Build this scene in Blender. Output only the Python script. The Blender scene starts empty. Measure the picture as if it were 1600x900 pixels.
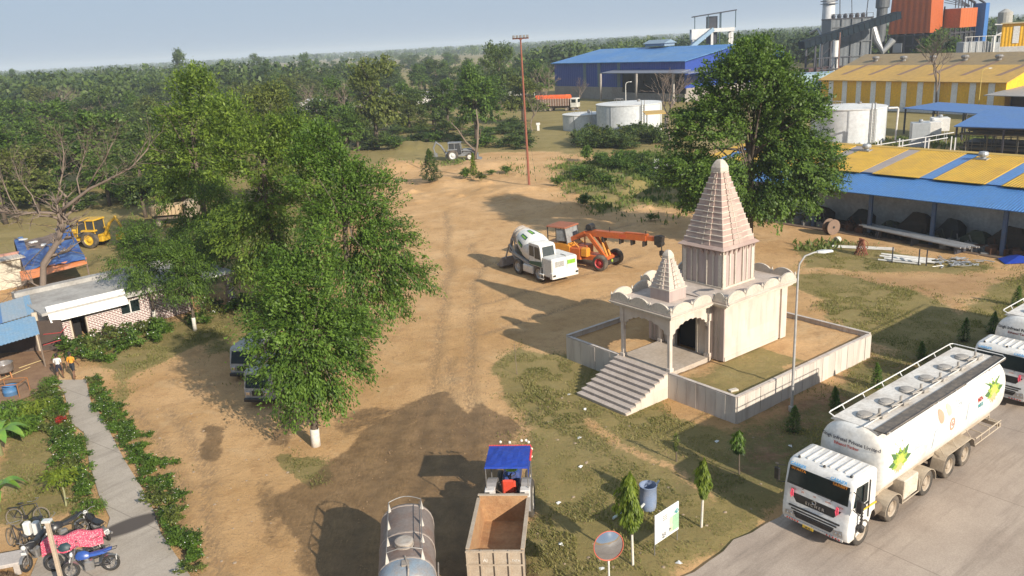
import bpy, math, random
import numpy as np
from mathutils import Vector, Matrix, Quaternion, noise
R = math.radians
SC = bpy.context.scene
COL = SC.collection
# ---------------------------------------------------------------- camera
CAM_H, FPX, PITCH, ROLL = 17.0, 1284.0, R(16.63), R(3.2)
fw = Vector((0, math.cos(PITCH), -math.sin(PITCH)))
_r0 = Vector((1, 0, 0)); _u0 = _r0.cross(fw)
RT = _r0*math.cos(ROLL) - _u0*math.sin(ROLL); UP = RT.cross(fw)
cd = bpy.data.cameras.new('camera'); cam = bpy.data.objects.new('camera', cd); COL.objects.link(cam)
cam.matrix_world = Matrix(((RT.x, UP.x, -fw.x, 0), (RT.y, UP.y, -fw.y, 0), (RT.z, UP.z, -fw.z, CAM_H), (0, 0, 0, 1)))
cd.sensor_width = 36; cd.lens = 36*FPX/1600; cd.clip_start = .1; cd.clip_end = 60000
SC.camera = cam
# ---------------------------------------------------------------- light
SUN_AZ, SUN_EL = R(143.2), R(25.5)
world = bpy.data.worlds.new('World'); SC.world = world; world.use_nodes = True
wn = world.node_tree.nodes; wl = world.node_tree.links
bg = wn['Background']; sky = wn.new('ShaderNodeTexSky'); sky.sky_type = 'NISHITA'
sky.sun_disc = False; sky.sun_elevation = SUN_EL; sky.sun_rotation = SUN_AZ
sky.air_density = 1.0; sky.dust_density = 1.0; sky.ozone_density = 2.5; sky.altitude = 100
mxw = wn.new('ShaderNodeMix'); mxw.data_type = 'RGBA'; mxw.inputs[0].default_value = .95; mxw.inputs[7].default_value = (2.25, 2.82, 3.60, 1)   # even blue-grey veil of a hazy day
wl.new(sky.outputs[0], mxw.inputs[6]); wl.new(mxw.outputs[2], bg.inputs[0]); bg.inputs[1].default_value = .125
to_sun = Vector((math.sin(SUN_AZ)*math.cos(SUN_EL), math.cos(SUN_AZ)*math.cos(SUN_EL), math.sin(SUN_EL)))
sd = bpy.data.lights.new('sun', 'SUN'); sd.energy = 4.9; sd.angle = R(.55); sd.color = (1, .905, .77)
sun = bpy.data.objects.new('sun', sd); COL.objects.link(sun); sun.rotation_euler = to_sun.to_track_quat('Z', 'Y').to_euler()
vs = SC.view_settings; SC.display_settings.display_device = 'sRGB'
vs.view_transform = 'Standard'; vs.look = 'None'; vs.gamma = 1; vs.use_curve_mapping = False; vs.exposure = 0.50
SC.render.engine = 'CYCLES'
cy = SC.cycles; cy.max_bounces = 6; cy.diffuse_bounces = 3; cy.glossy_bounces = 3; cy.transmission_bounces = 4
cy.transparent_max_bounces = 8; cy.volume_bounces = 1; cy.use_denoising = True; cy.caustics_reflective = False; cy.caustics_refractive = False
# ---------------------------------------------------------------- helpers
def G(px, py, z=0.0):
    """point of the level z under a place read off the 1600x900 survey photo"""
    d = fw*FPX + RT*(px-800) - UP*(py-450); t = (z-CAM_H)/d.z
    return Vector((d.x*t, d.y*t, z))
def AtY(px, py, Y):
    d = fw*FPX + RT*(px-800) - UP*(py-450); t = Y/d.y
    return Vector((d.x*t, Y, CAM_H+d.z*t))
def new_mat(name): 
    m = bpy.data.materials.new(name); m.use_nodes = True
    return m, m.node_tree.nodes, m.node_tree.links, m.node_tree.nodes['Principled BSDF']
def node(nt, t, **kw):
    n = nt.new(t)
    for k, v in kw.items():
        if k in n.inputs: n.inputs[k].default_value = v
        else: setattr(n, k, v)
    return n
def c4(c): return (c[0], c[1], c[2], 1)
_mc = {}
def mat(name, col, rough=.6, dirt=None, amt=.5, scale=2.0, metal=0.0, bump=0.0, bscale=30, spec=None, fine=0.12, rise=0.0):
    """painted/solid surface with blotchy weathering; 'rise' mixes dust in from below (object z)"""
    if name in _mc: return _mc[name]
    m, n, l, b = new_mat(name); _mc[name] = m
    b.inputs['Roughness'].default_value = rough; b.inputs['Metallic'].default_value = metal
    if spec is not None: b.inputs['Specular IOR Level'].default_value = spec
    tc = node(n, 'ShaderNodeTexCoord')
    n1 = node(n, 'ShaderNodeTexNoise', Scale=scale, Detail=6.0, Roughness=.65); l.new(tc.outputs['Object'], n1.inputs['Vector'])
    n2 = node(n, 'ShaderNodeTexNoise', Scale=scale*9, Detail=4.0); l.new(tc.outputs['Object'], n2.inputs['Vector'])
    d = dirt or tuple(x*.62 for x in col)
    r = node(n, 'ShaderNodeValToRGB'); r.color_ramp.elements[0].position = .42; r.color_ramp.elements[1].position = .68
    l.new(n1.outputs[0], r.inputs[0])
    mr = node(n, 'ShaderNodeMath', operation='MULTIPLY'); mr.inputs[1].default_value = amt; l.new(r.outputs[0], mr.inputs[0])
    fac = mr.outputs[0]
    if rise > 0:
        sx = node(n, 'ShaderNodeSeparateXYZ'); l.new(tc.outputs['Object'], sx.inputs[0])
        mm = node(n, 'ShaderNodeMapRange'); mm.inputs[1].default_value = rise; mm.inputs[2].default_value = 0; mm.inputs[3].default_value = 0; mm.inputs[4].default_value = .9
        l.new(sx.outputs[2], mm.inputs[0])
        ad = node(n, 'ShaderNodeMath', operation='MAXIMUM'); l.new(mm.outputs[0], ad.inputs[0]); l.new(fac, ad.inputs[1]); fac = ad.outputs[0]
    mx = node(n, 'ShaderNodeMix', data_type='RGBA'); mx.inputs[6].default_value = c4(col); mx.inputs[7].default_value = c4(d); l.new(fac, mx.inputs[0])
    mv = node(n, 'ShaderNodeMapRange'); mv.inputs[3].default_value = 1-fine; mv.inputs[4].default_value = 1+fine; mv.inputs[1].default_value = .3; mv.inputs[2].default_value = .7
    l.new(n2.outputs[0], mv.inputs[0])
    vm = node(n, 'ShaderNodeVectorMath', operation='SCALE'); l.new(mx.outputs[2], vm.inputs[0]); l.new(mv.outputs[0], vm.inputs['Scale'])
    l.new(vm.outputs[0], b.inputs['Base Color'])
    if bump:
        n3 = node(n, 'ShaderNodeTexNoise', Scale=bscale, Detail=4.0); l.new(tc.outputs['Object'], n3.inputs['Vector'])
        bp = node(n, 'ShaderNodeBump', Strength=bump, Distance=.05); l.new(n3.outputs[0], bp.inputs['Height']); l.new(bp.outputs[0], b.inputs['Normal'])
    return m
def corr_mat(name, col, axis='X', pitch=.25, rough=.45, dirt=None, amt=.5, scale=.4, rust=None, strength=.7):
    """ribbed sheet metal: ribs as bump across the object's axis"""
    if name in _mc: return _mc[name]
    m = mat(name, col, rough, dirt, amt, scale); n = m.node_tree.nodes; l = m.node_tree.links; b = n['Principled BSDF']
    tc = node(n, 'ShaderNodeTexCoord'); w = node(n, 'ShaderNodeTexWave', wave_type='BANDS', bands_direction=axis, Scale=math.pi/pitch/10*1.0)
    w.inputs['Scale'].default_value = 2*math.pi/pitch/20
    l.new(tc.outputs['Object'], w.inputs['Vector'])
    bp = node(n, 'ShaderNodeBump', Strength=strength, Distance=.06); l.new(w.outputs['Fac'], bp.inputs['Height']); l.new(bp.outputs[0], b.inputs['Normal'])
    return m
class MB:
    def __init__(s): s.v = []; s.f = []; s.m = []; s.M = Matrix.Identity(4); s.mi = 0; s.st = []
    def push(s, M): s.st.append(s.M); s.M = s.M @ M; return s
    def pop(s): s.M = s.st.pop(); return s
    def add(s, vs, fs):
        o = len(s.v); s.v += [tuple(s.M @ Vector(p)) for p in vs]
        for f in fs: s.f.append([i+o for i in f]); s.m.append(s.mi)
        return s
    def mat(s, i): s.mi = i; return s
    def box(s, x0, x1, y0, y1, z0, z1):
        return s.add([(x0,y0,z0),(x1,y0,z0),(x1,y1,z0),(x0,y1,z0),(x0,y0,z1),(x1,y0,z1),(x1,y1,z1),(x0,y1,z1)],
            [(3,2,1,0),(4,5,6,7),(0,1,5,4),(1,2,6,5),(2,3,7,6),(3,0,4,7)])
    def cbox(s, x0, x1, y0, y1, z0, z1, b=.03):
        """box with chamfered vertical and top edges"""
        def ring(i, z): 
            return [(x0+i,y0+b,z),(x0+b,y0+i,z),(x1-b,y0+i,z),(x1-i,y0+b,z),(x1-i,y1-b,z),(x1-b,y1-i,z),(x0+b,y1-i,z),(x0+i,y1-b,z)]
        rs = [ring(0,z0), ring(0,z1-b), [(p[0]+(b if p[0]<(x0+x1)/2 else -b)*.9, p[1]+(b if p[1]<(y0+y1)/2 else -b)*.9, z1) for p in ring(0,z1)]]
        return s.loft(rs, True)
    def loft(s, rings, caps=True, close=True):
        n = len(rings[0]); vs = [p for r in rings for p in r]; fs = []
        for k in range(len(rings)-1):
            for i in range(n if close else n-1):
                j = (i+1) % n; fs.append((k*n+i, k*n+j, (k+1)*n+j, (k+1)*n+i))
        if caps: fs.append(tuple(range(n-1,-1,-1))); fs.append(tuple((len(rings)-1)*n+i for i in range(n)))
        return s.add(vs, fs)
    def prism(s, pts, axis, a, b):
        """2-D outline extruded along axis: 'z' pts=(x,y); 'y' pts=(x,z); 'x' pts=(y,z)"""
        f = {'z': lambda p,t: (p[0],p[1],t), 'y': lambda p,t: (p[0],t,p[1]), 'x': lambda p,t: (t,p[0],p[1])}[axis]
        n = len(pts); vs = [f(p,a) for p in pts]+[f(p,b) for p in pts]
        fs = [tuple(range(n-1,-1,-1)), tuple(range(n,2*n))]+[(i,(i+1)%n,(i+1)%n+n,i+n) for i in range(n)]
        return s.add(vs, fs)
    def cyl(s, p0, p1, r0, r1=None, n=12, caps=True):
        p0, p1 = Vector(p0), Vector(p1); r1 = r0 if r1 is None else r1
        z = (p1-p0).normalized(); a = z.orthogonal().normalized(); b = z.cross(a); rs = []
        for p, r in ((p0,r0),(p1,r1)): rs.append([tuple(p+(a*math.cos(2*math.pi*i/n)+b*math.sin(2*math.pi*i/n))*r) for i in range(n)])
        return s.loft(rs, caps)
    def tube(s, pts, r, n=6, r1=None, close=False):
        pts = [Vector(p) for p in pts]; r1 = r if r1 is None else r1; rs = []; prev = None; N = len(pts)
        for i, p in enumerate(pts):
            if close: d = pts[(i+1)%N]-pts[i-1]
            else: d = pts[min(i+1,N-1)]-pts[max(i-1,0)]
            d.normalize()
            a = (prev - d*prev.dot(d)) if prev is not None else d.orthogonal()
            if a.length < 1e-4: a = d.orthogonal()
            a.normalize(); prev = a; b = d.cross(a); rr = r+(r1-r)*i/max(1,N-1)
            rs.append([tuple(p+(a*math.cos(2*math.pi*k/n)+b*math.sin(2*math.pi*k/n))*rr) for k in range(n)])
        if close: rs.append(rs[0]); return s.loft(rs, False)
        return s.loft(rs, True)
    def lathe(s, prof, n=16, c=(0,0,0), ax='z', caps=True):
        """prof = [(r, h)...] round axis"""
        g_ = {'z': lambda x,y,h: (c[0]+x,c[1]+y,c[2]+h), 'y': lambda x,y,h: (c[0]+x,c[1]+h,c[2]+y), 'x': lambda x,y,h: (c[0]+h,c[1]+x,c[2]+y)}[ax]
        return s.loft([[g_(max(r,1e-3)*math.cos(2*math.pi*i/n), max(r,1e-3)*math.sin(2*math.pi*i/n), h) for i in range(n)] for r, h in prof], caps)
    def ring(s, c, ax, R0, r, n=20, m=6):
        c = Vector(c); A = {'x':(Vector((0,1,0)),Vector((0,0,1))),'y':(Vector((1,0,0)),Vector((0,0,1))),'z':(Vector((1,0,0)),Vector((0,1,0)))}[ax]
        return s.tube([c+(A[0]*math.cos(2*math.pi*i/n)+A[1]*math.sin(2*math.pi*i/n))*R0 for i in range(n)], r, m, close=True)
    def quad(s, a, b, c, d): return s.add([a,b,c,d], [(0,1,2,3)])
    def ell(s, c, rx, ry, rz, n=10, m=6):
        rs = []
        for k in range(m+1):
            t = math.pi*k/m; q = max(math.sin(t), .01)
            rs.append([(c[0]+rx*q*math.cos(2*math.pi*i/n), c[1]+ry*q*math.sin(2*math.pi*i/n), c[2]-rz*math.cos(t)) for i in range(n)])
        return s.loft(rs, True)
    def build(s, name, mats, parent=None, smooth=False, label=None, autos=None):
        me = bpy.data.meshes.new(name); me.from_pydata(s.v, [], s.f)
        if not isinstance(mats, (list, tuple)): mats = [mats]
        for m_ in mats: me.materials.append(m_)
        if len(mats) > 1: me.polygons.foreach_set('material_index', s.m)
        if smooth or autos: me.polygons.foreach_set('use_smooth', [True]*len(s.f))
        if autos: me.set_sharp_from_angle(angle=R(autos))
        me.update()
        o = bpy.data.objects.new(name, me); COL.objects.link(o)
        if parent: o.parent = parent; CH.setdefault(parent.name, []).append(o)
        if label: o['label'] = label
        return o
def tag(o, label, cat, group=None):
    o['label'] = label; o['category'] = cat
    if group: o['group'] = group
    return o
def thing(name, label, cat, loc=(0,0,0), rz=0, group=None):
    o = bpy.data.objects.new(name, None); o.empty_display_size = .3; COL.objects.link(o)
    o.location = loc; o.rotation_euler = (0,0,rz); return tag(o, label, cat, group)
CH = {}
def kids(o): return CH.get(o.name, [])
def dup(root, loc, rz=0, label=None, group=None, scale=None):
    r = root.copy(); COL.objects.link(r); r.location = loc; r.rotation_euler = (0,0,rz)
    if label: r['label'] = label
    if group: r['group'] = group
    if scale: r.scale = (scale,)*3 if not isinstance(scale,(tuple,list)) else scale
    for ch in kids(root):
        c = ch.copy(); COL.objects.link(c); c.parent = r
        for g2 in kids(ch):
            d = g2.copy(); COL.objects.link(d); d.parent = c
    return r
def structure(o): o['kind'] = 'structure'; return o
def stuff(o, cat=None, label=None):
    o['kind'] = 'stuff'
    if label: o['label'] = label; o['category'] = cat
    return o
_fc = {}
def text_mb(mb, s, size, M, depth=.004, font=None, warp=None, align='CENTER'):
    """letters as thin solids placed by matrix M (x right, y up, z out)"""
    cu = bpy.data.curves.new('t', 'FONT'); cu.body = s; cu.size = size; cu.align_x = align; cu.align_y = 'CENTER'; cu.extrude = depth; cu.resolution_u = 2; cu.offset = size*.022
    o = bpy.data.objects.new('t', cu); COL.objects.link(o)
    me = o.to_mesh(); vs = [Vector(v.co) for v in me.vertices]; fs = [tuple(p.vertices) for p in me.polygons]
    o.to_mesh_clear(); bpy.data.objects.remove(o); bpy.data.curves.remove(cu)
    vs = [Vector(warp(v)) if warp else M @ v for v in vs]
    mb.add(vs, fs)
def frame(origin, xdir, zdir=(0,0,1)):
    x = Vector(xdir).normalized(); z = Vector(zdir); z = (z - x*z.dot(x)).normalized(); y = z.cross(x)
    return Matrix(((x.x,y.x,z.x,origin[0]),(x.y,y.y,z.y,origin[1]),(x.z,y.z,z.z,origin[2]),(0,0,0,1)))
def rot(a, ax='Z'): return Matrix.Rotation(a, 4, ax)
def tr(x, y, z=0): return Matrix.Translation((x, y, z))
# ================================================================ ground
rs = np.random.RandomState(5)
_lat = rs.rand(512, 512)
def vnoise(x, y, s, o=0.0):
    x = x/s+o*13.7+200; y = y/s+o*7.3+200; xi = np.floor(x).astype(int); yi = np.floor(y).astype(int); fx = x-xi; fy = y-yi
    fx = fx*fx*(3-2*fx); fy = fy*fy*(3-2*fy); L = lambda a, b: _lat[a % 512, b % 512]
    return (L(xi,yi)*(1-fx)+L(xi+1,yi)*fx)*(1-fy)+(L(xi,yi+1)*(1-fx)+L(xi+1,yi+1)*fx)*fy
def fbm(x, y, s, o=0, n=4): 
    return sum(vnoise(x, y, s/2**k, o+k)*.5**k for k in range(n))/sum(.5**k for k in range(n))
def sdist(px, py, poly):
    d = np.full(px.shape, 1e9); ins = np.zeros(px.shape, bool); n = len(poly)
    for i in range(n):
        ax, ay = poly[i]; bx, by = poly[(i+1) % n]; ex, ey = bx-ax, by-ay; wx, wy = px-ax, py-ay
        t = np.clip((wx*ex+wy*ey)/(ex*ex+ey*ey+1e-9), 0, 1); d = np.minimum(d, np.hypot(wx-ex*t, wy-ey*t))
        c = ((ay <= py) & (by > py)) | ((by <= py) & (ay > py))
        xx = ax+(py-ay)/(by-ay+1e-12)*(bx-ax); ins ^= c & (px < xx)
    return np.where(ins, d, -d)
def PW(*pts): return [tuple(G(x, y)[:2]) for x, y in pts]
def spread(lo, hi, dlo, dhi, step, grow=1.12):
    a = list(np.arange(dlo, dhi+step/2, step)); s_ = step
    while a[-1] < hi: s_ *= grow; a.append(a[-1]+s_)
    s_ = step; b = [a[0]]
    while b[-1] > lo: s_ *= grow; b.append(b[-1]-s_)
    return np.array(b[:0:-1]+a)
gx = spread(-6800, 6800, -46, 46, .33, 1.1); gy = spread(-250, 8000, 17, 106, .33, 1.1)
X, Y = np.meshgrid(gx, gy); XF, YF = X.ravel(), Y.ravel()
wx_ = XF+(fbm(XF, YF, 4, 1)-.5)*3.2; wy_ = YF+(fbm(XF, YF, 4, 2)-.5)*3.2
def mask(poly, soft=1.0, warp=True):
    d = sdist(wx_ if warp else XF, wy_ if warp else YF, poly); t = np.clip(d/soft*.5+.5, 0, 1); return t*t*(3-2*t)
grass = np.zeros(XF.shape); wet = np.zeros(XF.shape); red = np.zeros(XF.shape)
def up(a, m, v): return np.maximum(a, m*v)
verge = PW((775,575),(830,545),(900,560),(1150,670),(1363,566),(1600,420),(1700,470),(1500,640),(1226,800),(1060,915),(940,1000),(820,1000),(850,820),(850,740),(800,650))
m_v = mask(verge, 1.6); grass = up(grass, m_v, .80)
sand = mask(PW((905,648),(950,655),(1140,780),(1120,800)), .8); grass *= 1-sand*.8
grass *= 1-mask(PW((930,930),(900,640),(830,560),(800,600),(840,740),(860,930)), 1.2)*.0
for p, v, s in (
  (PW((1150,690),(1250,620),(1380,565),(1500,520),(1600,480),(1600,540),(1480,590),(1280,720),(1235,760),(1150,760)), .9, 1.2),):
    red = up(red, mask(p, s), v); grass *= 1-mask(p, s)*.45
for p, v, s in (
  (PW((1225,430),(1280,480),(1300,500),(1400,520),(1530,540),(1450,460),(1330,430)), .75, 1.2),
  (PW((1240,385),(1330,375),(1450,400),(1560,415),(1500,430),(1330,420),(1245,420)), .7, 1.2),
  (PW((1260,470),(1320,520),(1440,560),(1500,540),(1430,500),(1330,470)), .8, 1.2),
  (PW((130,548),(180,515),(300,495),(420,460),(450,510),(330,535),(240,565),(165,590)), .85, 1.2),
  (PW((145,560),(200,590),(215,640),(240,700),(290,770),(330,900),(300,900),(262,800),(225,720),(180,640)), .62, .8),
  (PW((290,520),(440,530),(450,600),(330,600)), .42, 1.0),
  (PW((480,705),(520,715),(545,740),(500,760),(460,740),(455,715)), .85, .5),
  (PW((860,270),(950,250),(1050,235),(1080,300),(1000,300),(1020,345),(930,335),(870,300)), .8, 3),
  (PW((795,260),(830,262),(832,276),(790,275)), .85, 1),
  (PW((600,240),(640,225),(760,235),(745,255),(700,262),(650,250)), .8, 3),
  (PW((930,330),(1010,315),(1060,335),(1040,350),(950,350)), .5, 2),
  (PW((770,215),(850,205),(1040,225),(1040,240),(880,236),(790,232)), .9, 5),
  (PW((800,575),(850,585),(880,650),(800,700),(800,640)), .5, 1.5),
  (PW((0,600),(70,590),(110,640),(125,720),(140,800),(60,830),(0,800)), .6, 1.0)):
    grass = up(grass, mask(p, s), v)
far = np.clip((np.hypot(XF, YF)-118)/30, 0, 1); grass = np.maximum(grass, far*(.95+.5*fbm(XF, YF, 60, 3)))
left_far = mask(PW((-400,300),(560,235),(640,165),(-400,165)), 8, False); grass = up(grass, left_far, .8)
leftwood = mask(PW((-500,420),(180,440),(330,470),(420,420),(600,300),(600,240),(-600,200)), 3); grass = up(grass, leftwood, .55)
sandfar = mask(PW((605,245),(700,262),(760,238),(870,236),(880,300),(1060,330),(1060,400),(690,560),(560,640),(600,400)), 2.5); grass *= 1-sandfar*.85
hedge_zone = mask(PW((865,262),(1040,240),(1080,330),(1010,318),(930,335),(900,300)), 2.5); grass = up(grass, hedge_zone, .9)
yard = mask(PW((180,590),(420,540),(450,640),(470,900),(330,900),(270,760),(210,640)), .8); grass *= 1-yard*.75
wetp = mask(PW((470,1000),(455,900),(455,830),(430,790),(480,760),(540,720),(570,700),(620,660),(650,625),(690,612),(710,640),(745,612),(785,650),(812,700),(838,800),(850,900),(860,1000)), .55)
wet = up(wet, wetp, 1.0); wet = up(wet, mask(PW((312,690),(330,665),(352,672),(360,700),(340,718),(318,712)), .45), .95); wet = up(wet, mask(PW((440,640),(480,655),(470,700),(430,700)), .6), .7); wet = up(wet, mask(PW((395,760),(420,740),(450,800),(440,880),(405,860)), .7), .6)
wet = up(wet, mask(PW((530,655),(600,640),(640,660),(560,690),(530,680)), .5), .6)
wet = up(wet, mask(PW((330,610),(440,600),(480,690),(420,720),(340,650)), 1.0), .35)
wet *= .75+.5*(fbm(XF, YF, 1.2, 9)-.2)
red = up(red, mask(PW((1280,430),(1390,450),(1480,470),(1600,450),(1600,420),(1500,430)), 1.5), .35)
red = up(red, mask(PW((470,640),(560,560),(650,440),(600,300),(300,430),(330,600)), 2.0), .25)
grass = np.clip(grass*(.62+.9*fbm(XF, YF, 2.4, 4)), 0, 1)
base_h = (fbm(XF, YF, 2.2, 6)-.5)*.10+(fbm(XF, YF, .8, 7, 2)-.5)*.045
flat = np.zeros(XF.shape)
track = np.zeros(XF.shape)
def rut(p0, p1, w=.28, dep=.05):
    global base_h, track
    (ax, ay), (bx, by) = PW(p0)[0], PW(p1)[0]; ex, ey = bx-ax, by-ay; wx2, wy2 = XF-ax+(fbm(XF,YF,6,8)-.5)*2, YF-ay
    t = np.clip((wx2*ex+wy2*ey)/(ex*ex+ey*ey), 0, 1); d = np.hypot(wx2-ex*t, wy2-ey*t); track = np.maximum(track, np.exp(-(d/(w*1.25))**2)); base_h = base_h-dep*np.exp(-(d/w)**2)+dep*.6*np.exp(-((d-w*1.7)/(w*.6))**2)
for a, b in (((640,900),(690,600)),((690,600),(700,330)),((745,900),(740,600)),((740,600),(745,380)),((700,880),(715,560)),((820,640),(870,900)),((560,900),(640,640)),((740,480),(1000,400)),((760,520),(960,460)),((730,420),(980,350)),((300,900),(230,640)),((345,900),(280,640))): rut(a, b)
mounds = np.zeros(XF.shape)
def mound(px, py, h, r):
    global mounds
    p = G(px, py); d = np.hypot(XF-p.x, YF-p.y)/r; mounds = mounds+h*np.exp(-d*d*1.6)
for a in ((985,300,1.6,3.2),(640,232,1.4,4),(620,262,.9,4),(700,285,.6,5),(880,330,.5,3),(905,352,.4,3),(760,260,.7,6),(800,300,.5,5),(945,655,.18,1.0),(1085,775,.15,.9),(1250,690,.15,1.2),(690,232,1.0,5)): mound(*a)
for k in range(60):
    mound(rs.uniform(620, 1060), rs.uniform(262, 335), rs.uniform(.08, .3), rs.uniform(.5, 1.6))
ZF = base_h+mounds*(.8+.4*fbm(XF, YF, .8, 11, 2)); ZF = np.where(np.hypot(XF, YF) > 150, 0, ZF)
road_b = (XF-11.348)*-.615+(YF-24.047)*.789          # distance from the tankers' kerb-side wheels
on_road = np.clip((3.6-road_b)/.8, 0, 1); ZF = ZF*(1-on_road)-.10*on_road
path_poly = PW((84,594),(100,612),(112,662),(131,676),(140,725),(155,775),(172,810),(160,850),(130,858),(60,872),(40,920),(40,1000),(330,1000),(297,900),(252,835),(240,797),(220,760),(195,720),(174,680),(166,660),(142,628),(134,594))
dp = sdist(XF, YF, path_poly); onp = np.clip(dp/.3+1, 0, 1); ZF = ZF*(1-onp)-.07*onp; grass *= 1-onp
u2, v2 = (.795, .606), (-.606, .795); ta = (XF-9.745)*u2[0]+(YF-33.6)*u2[1]; tb = (XF-9.745)*v2[0]+(YF-33.6)*v2[1]
near_t = np.clip(1-np.maximum(np.maximum(-3.4-ta, ta-11.8), np.maximum(-.6-tb, tb-11.9))/1.0, 0, 1); ZF *= 1-near_t
me = bpy.data.meshes.new('ground'); NX, NY = len(gx), len(gy)
vv = np.stack([XF, YF, ZF], 1).astype(np.float32); ii = np.arange(NX*NY).reshape(NY, NX)
q = np.stack([ii[:-1,:-1], ii[:-1,1:], ii[1:,1:], ii[1:,:-1]], -1).reshape(-1, 4)
me.vertices.add(len(vv)); me.vertices.foreach_set('co', vv.ravel()); me.loops.add(q.size); me.loops.foreach_set('vertex_index', q.ravel().astype(np.int32))
me.polygons.add(len(q)); me.polygons.foreach_set('loop_start', np.arange(0, q.size, 4, dtype=np.int32)); me.polygons.foreach_set('use_smooth', np.ones(len(q), bool)); me.update(calc_edges=True)
for nm, arr in (('grass', grass), ('wet', wet), ('red', red), ('track', track)):
    a = me.attributes.new(nm, 'FLOAT', 'POINT'); a.data.foreach_set('value', arr.astype(np.float32))
def ground_material():
    m, n, l, b = new_mat('ground'); geo = node(n, 'ShaderNodeNewGeometry'); P = geo.outputs['Position']
    def nz(sc, det=8.0, ro=.6, dist=0.0):
        x = node(n, 'ShaderNodeTexNoise', Scale=sc, Detail=det, Roughness=ro, Distortion=dist); l.new(P, x.inputs['Vector']); return x.outputs[0]
    def ramp(i, p0, p1, c0=(0,0,0), c1=(1,1,1)):
        r = node(n, 'ShaderNodeValToRGB'); e = r.color_ramp.elements; e[0].position = p0; e[1].position = p1; e[0].color = c4(c0); e[1].color = c4(c1); l.new(i, r.inputs[0]); return r.outputs[0]
    def mix(f, a, c, ty='MIX'):
        x = node(n, 'ShaderNodeMix', data_type='RGBA', blend_type=ty)
        for k, v in ((0, f), (6, a), (7, c)):
            if isinstance(v, (tuple, float, int)): x.inputs[k].default_value = c4(v) if isinstance(v, tuple) else v
            else: l.new(v, x.inputs[k])
        return x.outputs[2]
    def mth(op, a, c):
        x = node(n, 'ShaderNodeMath', operation=op); x.use_clamp = True
        for k, v in ((0, a), (1, c)):
            if isinstance(v, (int, float)): x.inputs[k].default_value = v
            else: l.new(v, x.inputs[k])
        return x.outputs[0]
    at = lambda s_: node(n, 'ShaderNodeAttribute', attribute_name=s_).outputs['Fac']
    col = ramp(nz(.18, 6), .35, .68, (.49,.290,.122), (.64,.405,.200))
    col = mix(mth('MULTIPLY', ramp(nz(.9, 8, .7), .5, .72), .55), col, (.30,.155,.062))
    col = mix(mth('MULTIPLY', ramp(nz(3.1, 8, .75, .6), .55, .7), .5), col, (.23,.14,.08))
    col = mix(mth('MULTIPLY', ramp(nz(.35, 5, .6, 1.5), .56, .66), .4), col, (.62,.43,.235))
    col = mix(mth('MULTIPLY', ramp(nz(14, 5, .8), .56, .64), .55), col, (.60,.44,.27))
    col = mix(mth('MULTIPLY', ramp(nz(24, 4, .8), .56, .66), .7), col, (.16,.10,.06))
    tn = node(n, 'ShaderNodeMapping'); tn.inputs['Scale'].default_value = (5, 1.4, 1); l.new(P, tn.inputs[0]); tx = node(n, 'ShaderNodeTexNoise', Scale=1.6, Detail=9.0, Roughness=.8); l.new(tn.outputs[0], tx.inputs['Vector'])
    col = mix(mth('MULTIPLY', at('track'), ramp(tx.outputs[0], .42, .58)), col, (.27,.18,.10))
    col = mix(mth('MULTIPLY', ramp(tx.outputs[0], .60, .70), .35), col, (.62,.46,.29))
    col = mix(mth('MULTIPLY', ramp(nz(7, 9, .85), .56, .64), .55), col, (.22,.145,.08))
    col = mix(at('red'), col, mix(ramp(nz(2.2, 8, .7), .4, .65), (.155,.085,.05), (.27,.165,.10)))
    # turf: dry straw, olive and fresh green in patches broken by a fine threshold
    gcol = ramp(nz(.5, 6), .35, .65, (.072,.115,.025), (.165,.185,.055))
    gcol = mix(mth('MULTIPLY', ramp(nz(1.7, 8, .7), .54, .72), .5), gcol, (.29,.235,.105))
    gcol = mix(mth('MULTIPLY', ramp(nz(9, 6, .8), .5, .64), .75), gcol, (.045,.055,.018)); gcol = mix(mth('MULTIPLY', ramp(nz(4.2, 9, .85), .55, .63), .8), gcol, (.26,.165,.082)); gcol = mix(mth('MULTIPLY', ramp(nz(13, 6, .8), .60, .68), .7), gcol, (.40,.34,.16))
    gcol = mix(mth('MULTIPLY', ramp(at('grass'), .72, .98), .72), gcol, mix(ramp(nz(.3, 6), .4, .62), (.060,.105,.024), (.115,.150,.040)))
    thr = mth('SUBTRACT', mth('ADD', at('grass'), mth('MULTIPLY', mth('ADD', mth('MULTIPLY', nz(5.5, 8, .75), .55), mth('MULTIPLY', nz(1.5, 6, .7), .5)), 1.0)), .84)
    col = mix(ramp(thr, .02, .24), col, gcol)
    wf = ramp(mth('ADD', at('wet'), mth('MULTIPLY', nz(2.2, 9, .8, .8), .9)), .78, 1.12)
    wcol = mix(ramp(nz(1.3, 6), .4, .65), (.105,.066,.032), (.195,.125,.062))
    col = mix(mth('MULTIPLY', wf, ramp(tx.outputs[0], .30, .62, (.97,.97,.97), (.62,.62,.62))), col, wcol)
    l.new(col, b.inputs['Base Color'])
    ro = node(n, 'ShaderNodeMapRange'); ro.inputs[3].default_value = .95; ro.inputs[4].default_value = .55; l.new(wf, ro.inputs[0]); l.new(ro.outputs[0], b.inputs['Roughness'])
    b.inputs['Specular IOR Level'].default_value = .25
    bp = node(n, 'ShaderNodeBump', Strength=.8, Distance=.12); l.new(nz(3.4, 12, .82, .4), bp.inputs['Height']); l.new(bp.outputs[0], b.inputs['Normal'])
    return m
me.materials.append(ground_material()); ground = bpy.data.objects.new('ground', me); COL.objects.link(ground); structure(ground)
from bisect import bisect_right
ZG = ZF.reshape(NY, NX)
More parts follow.
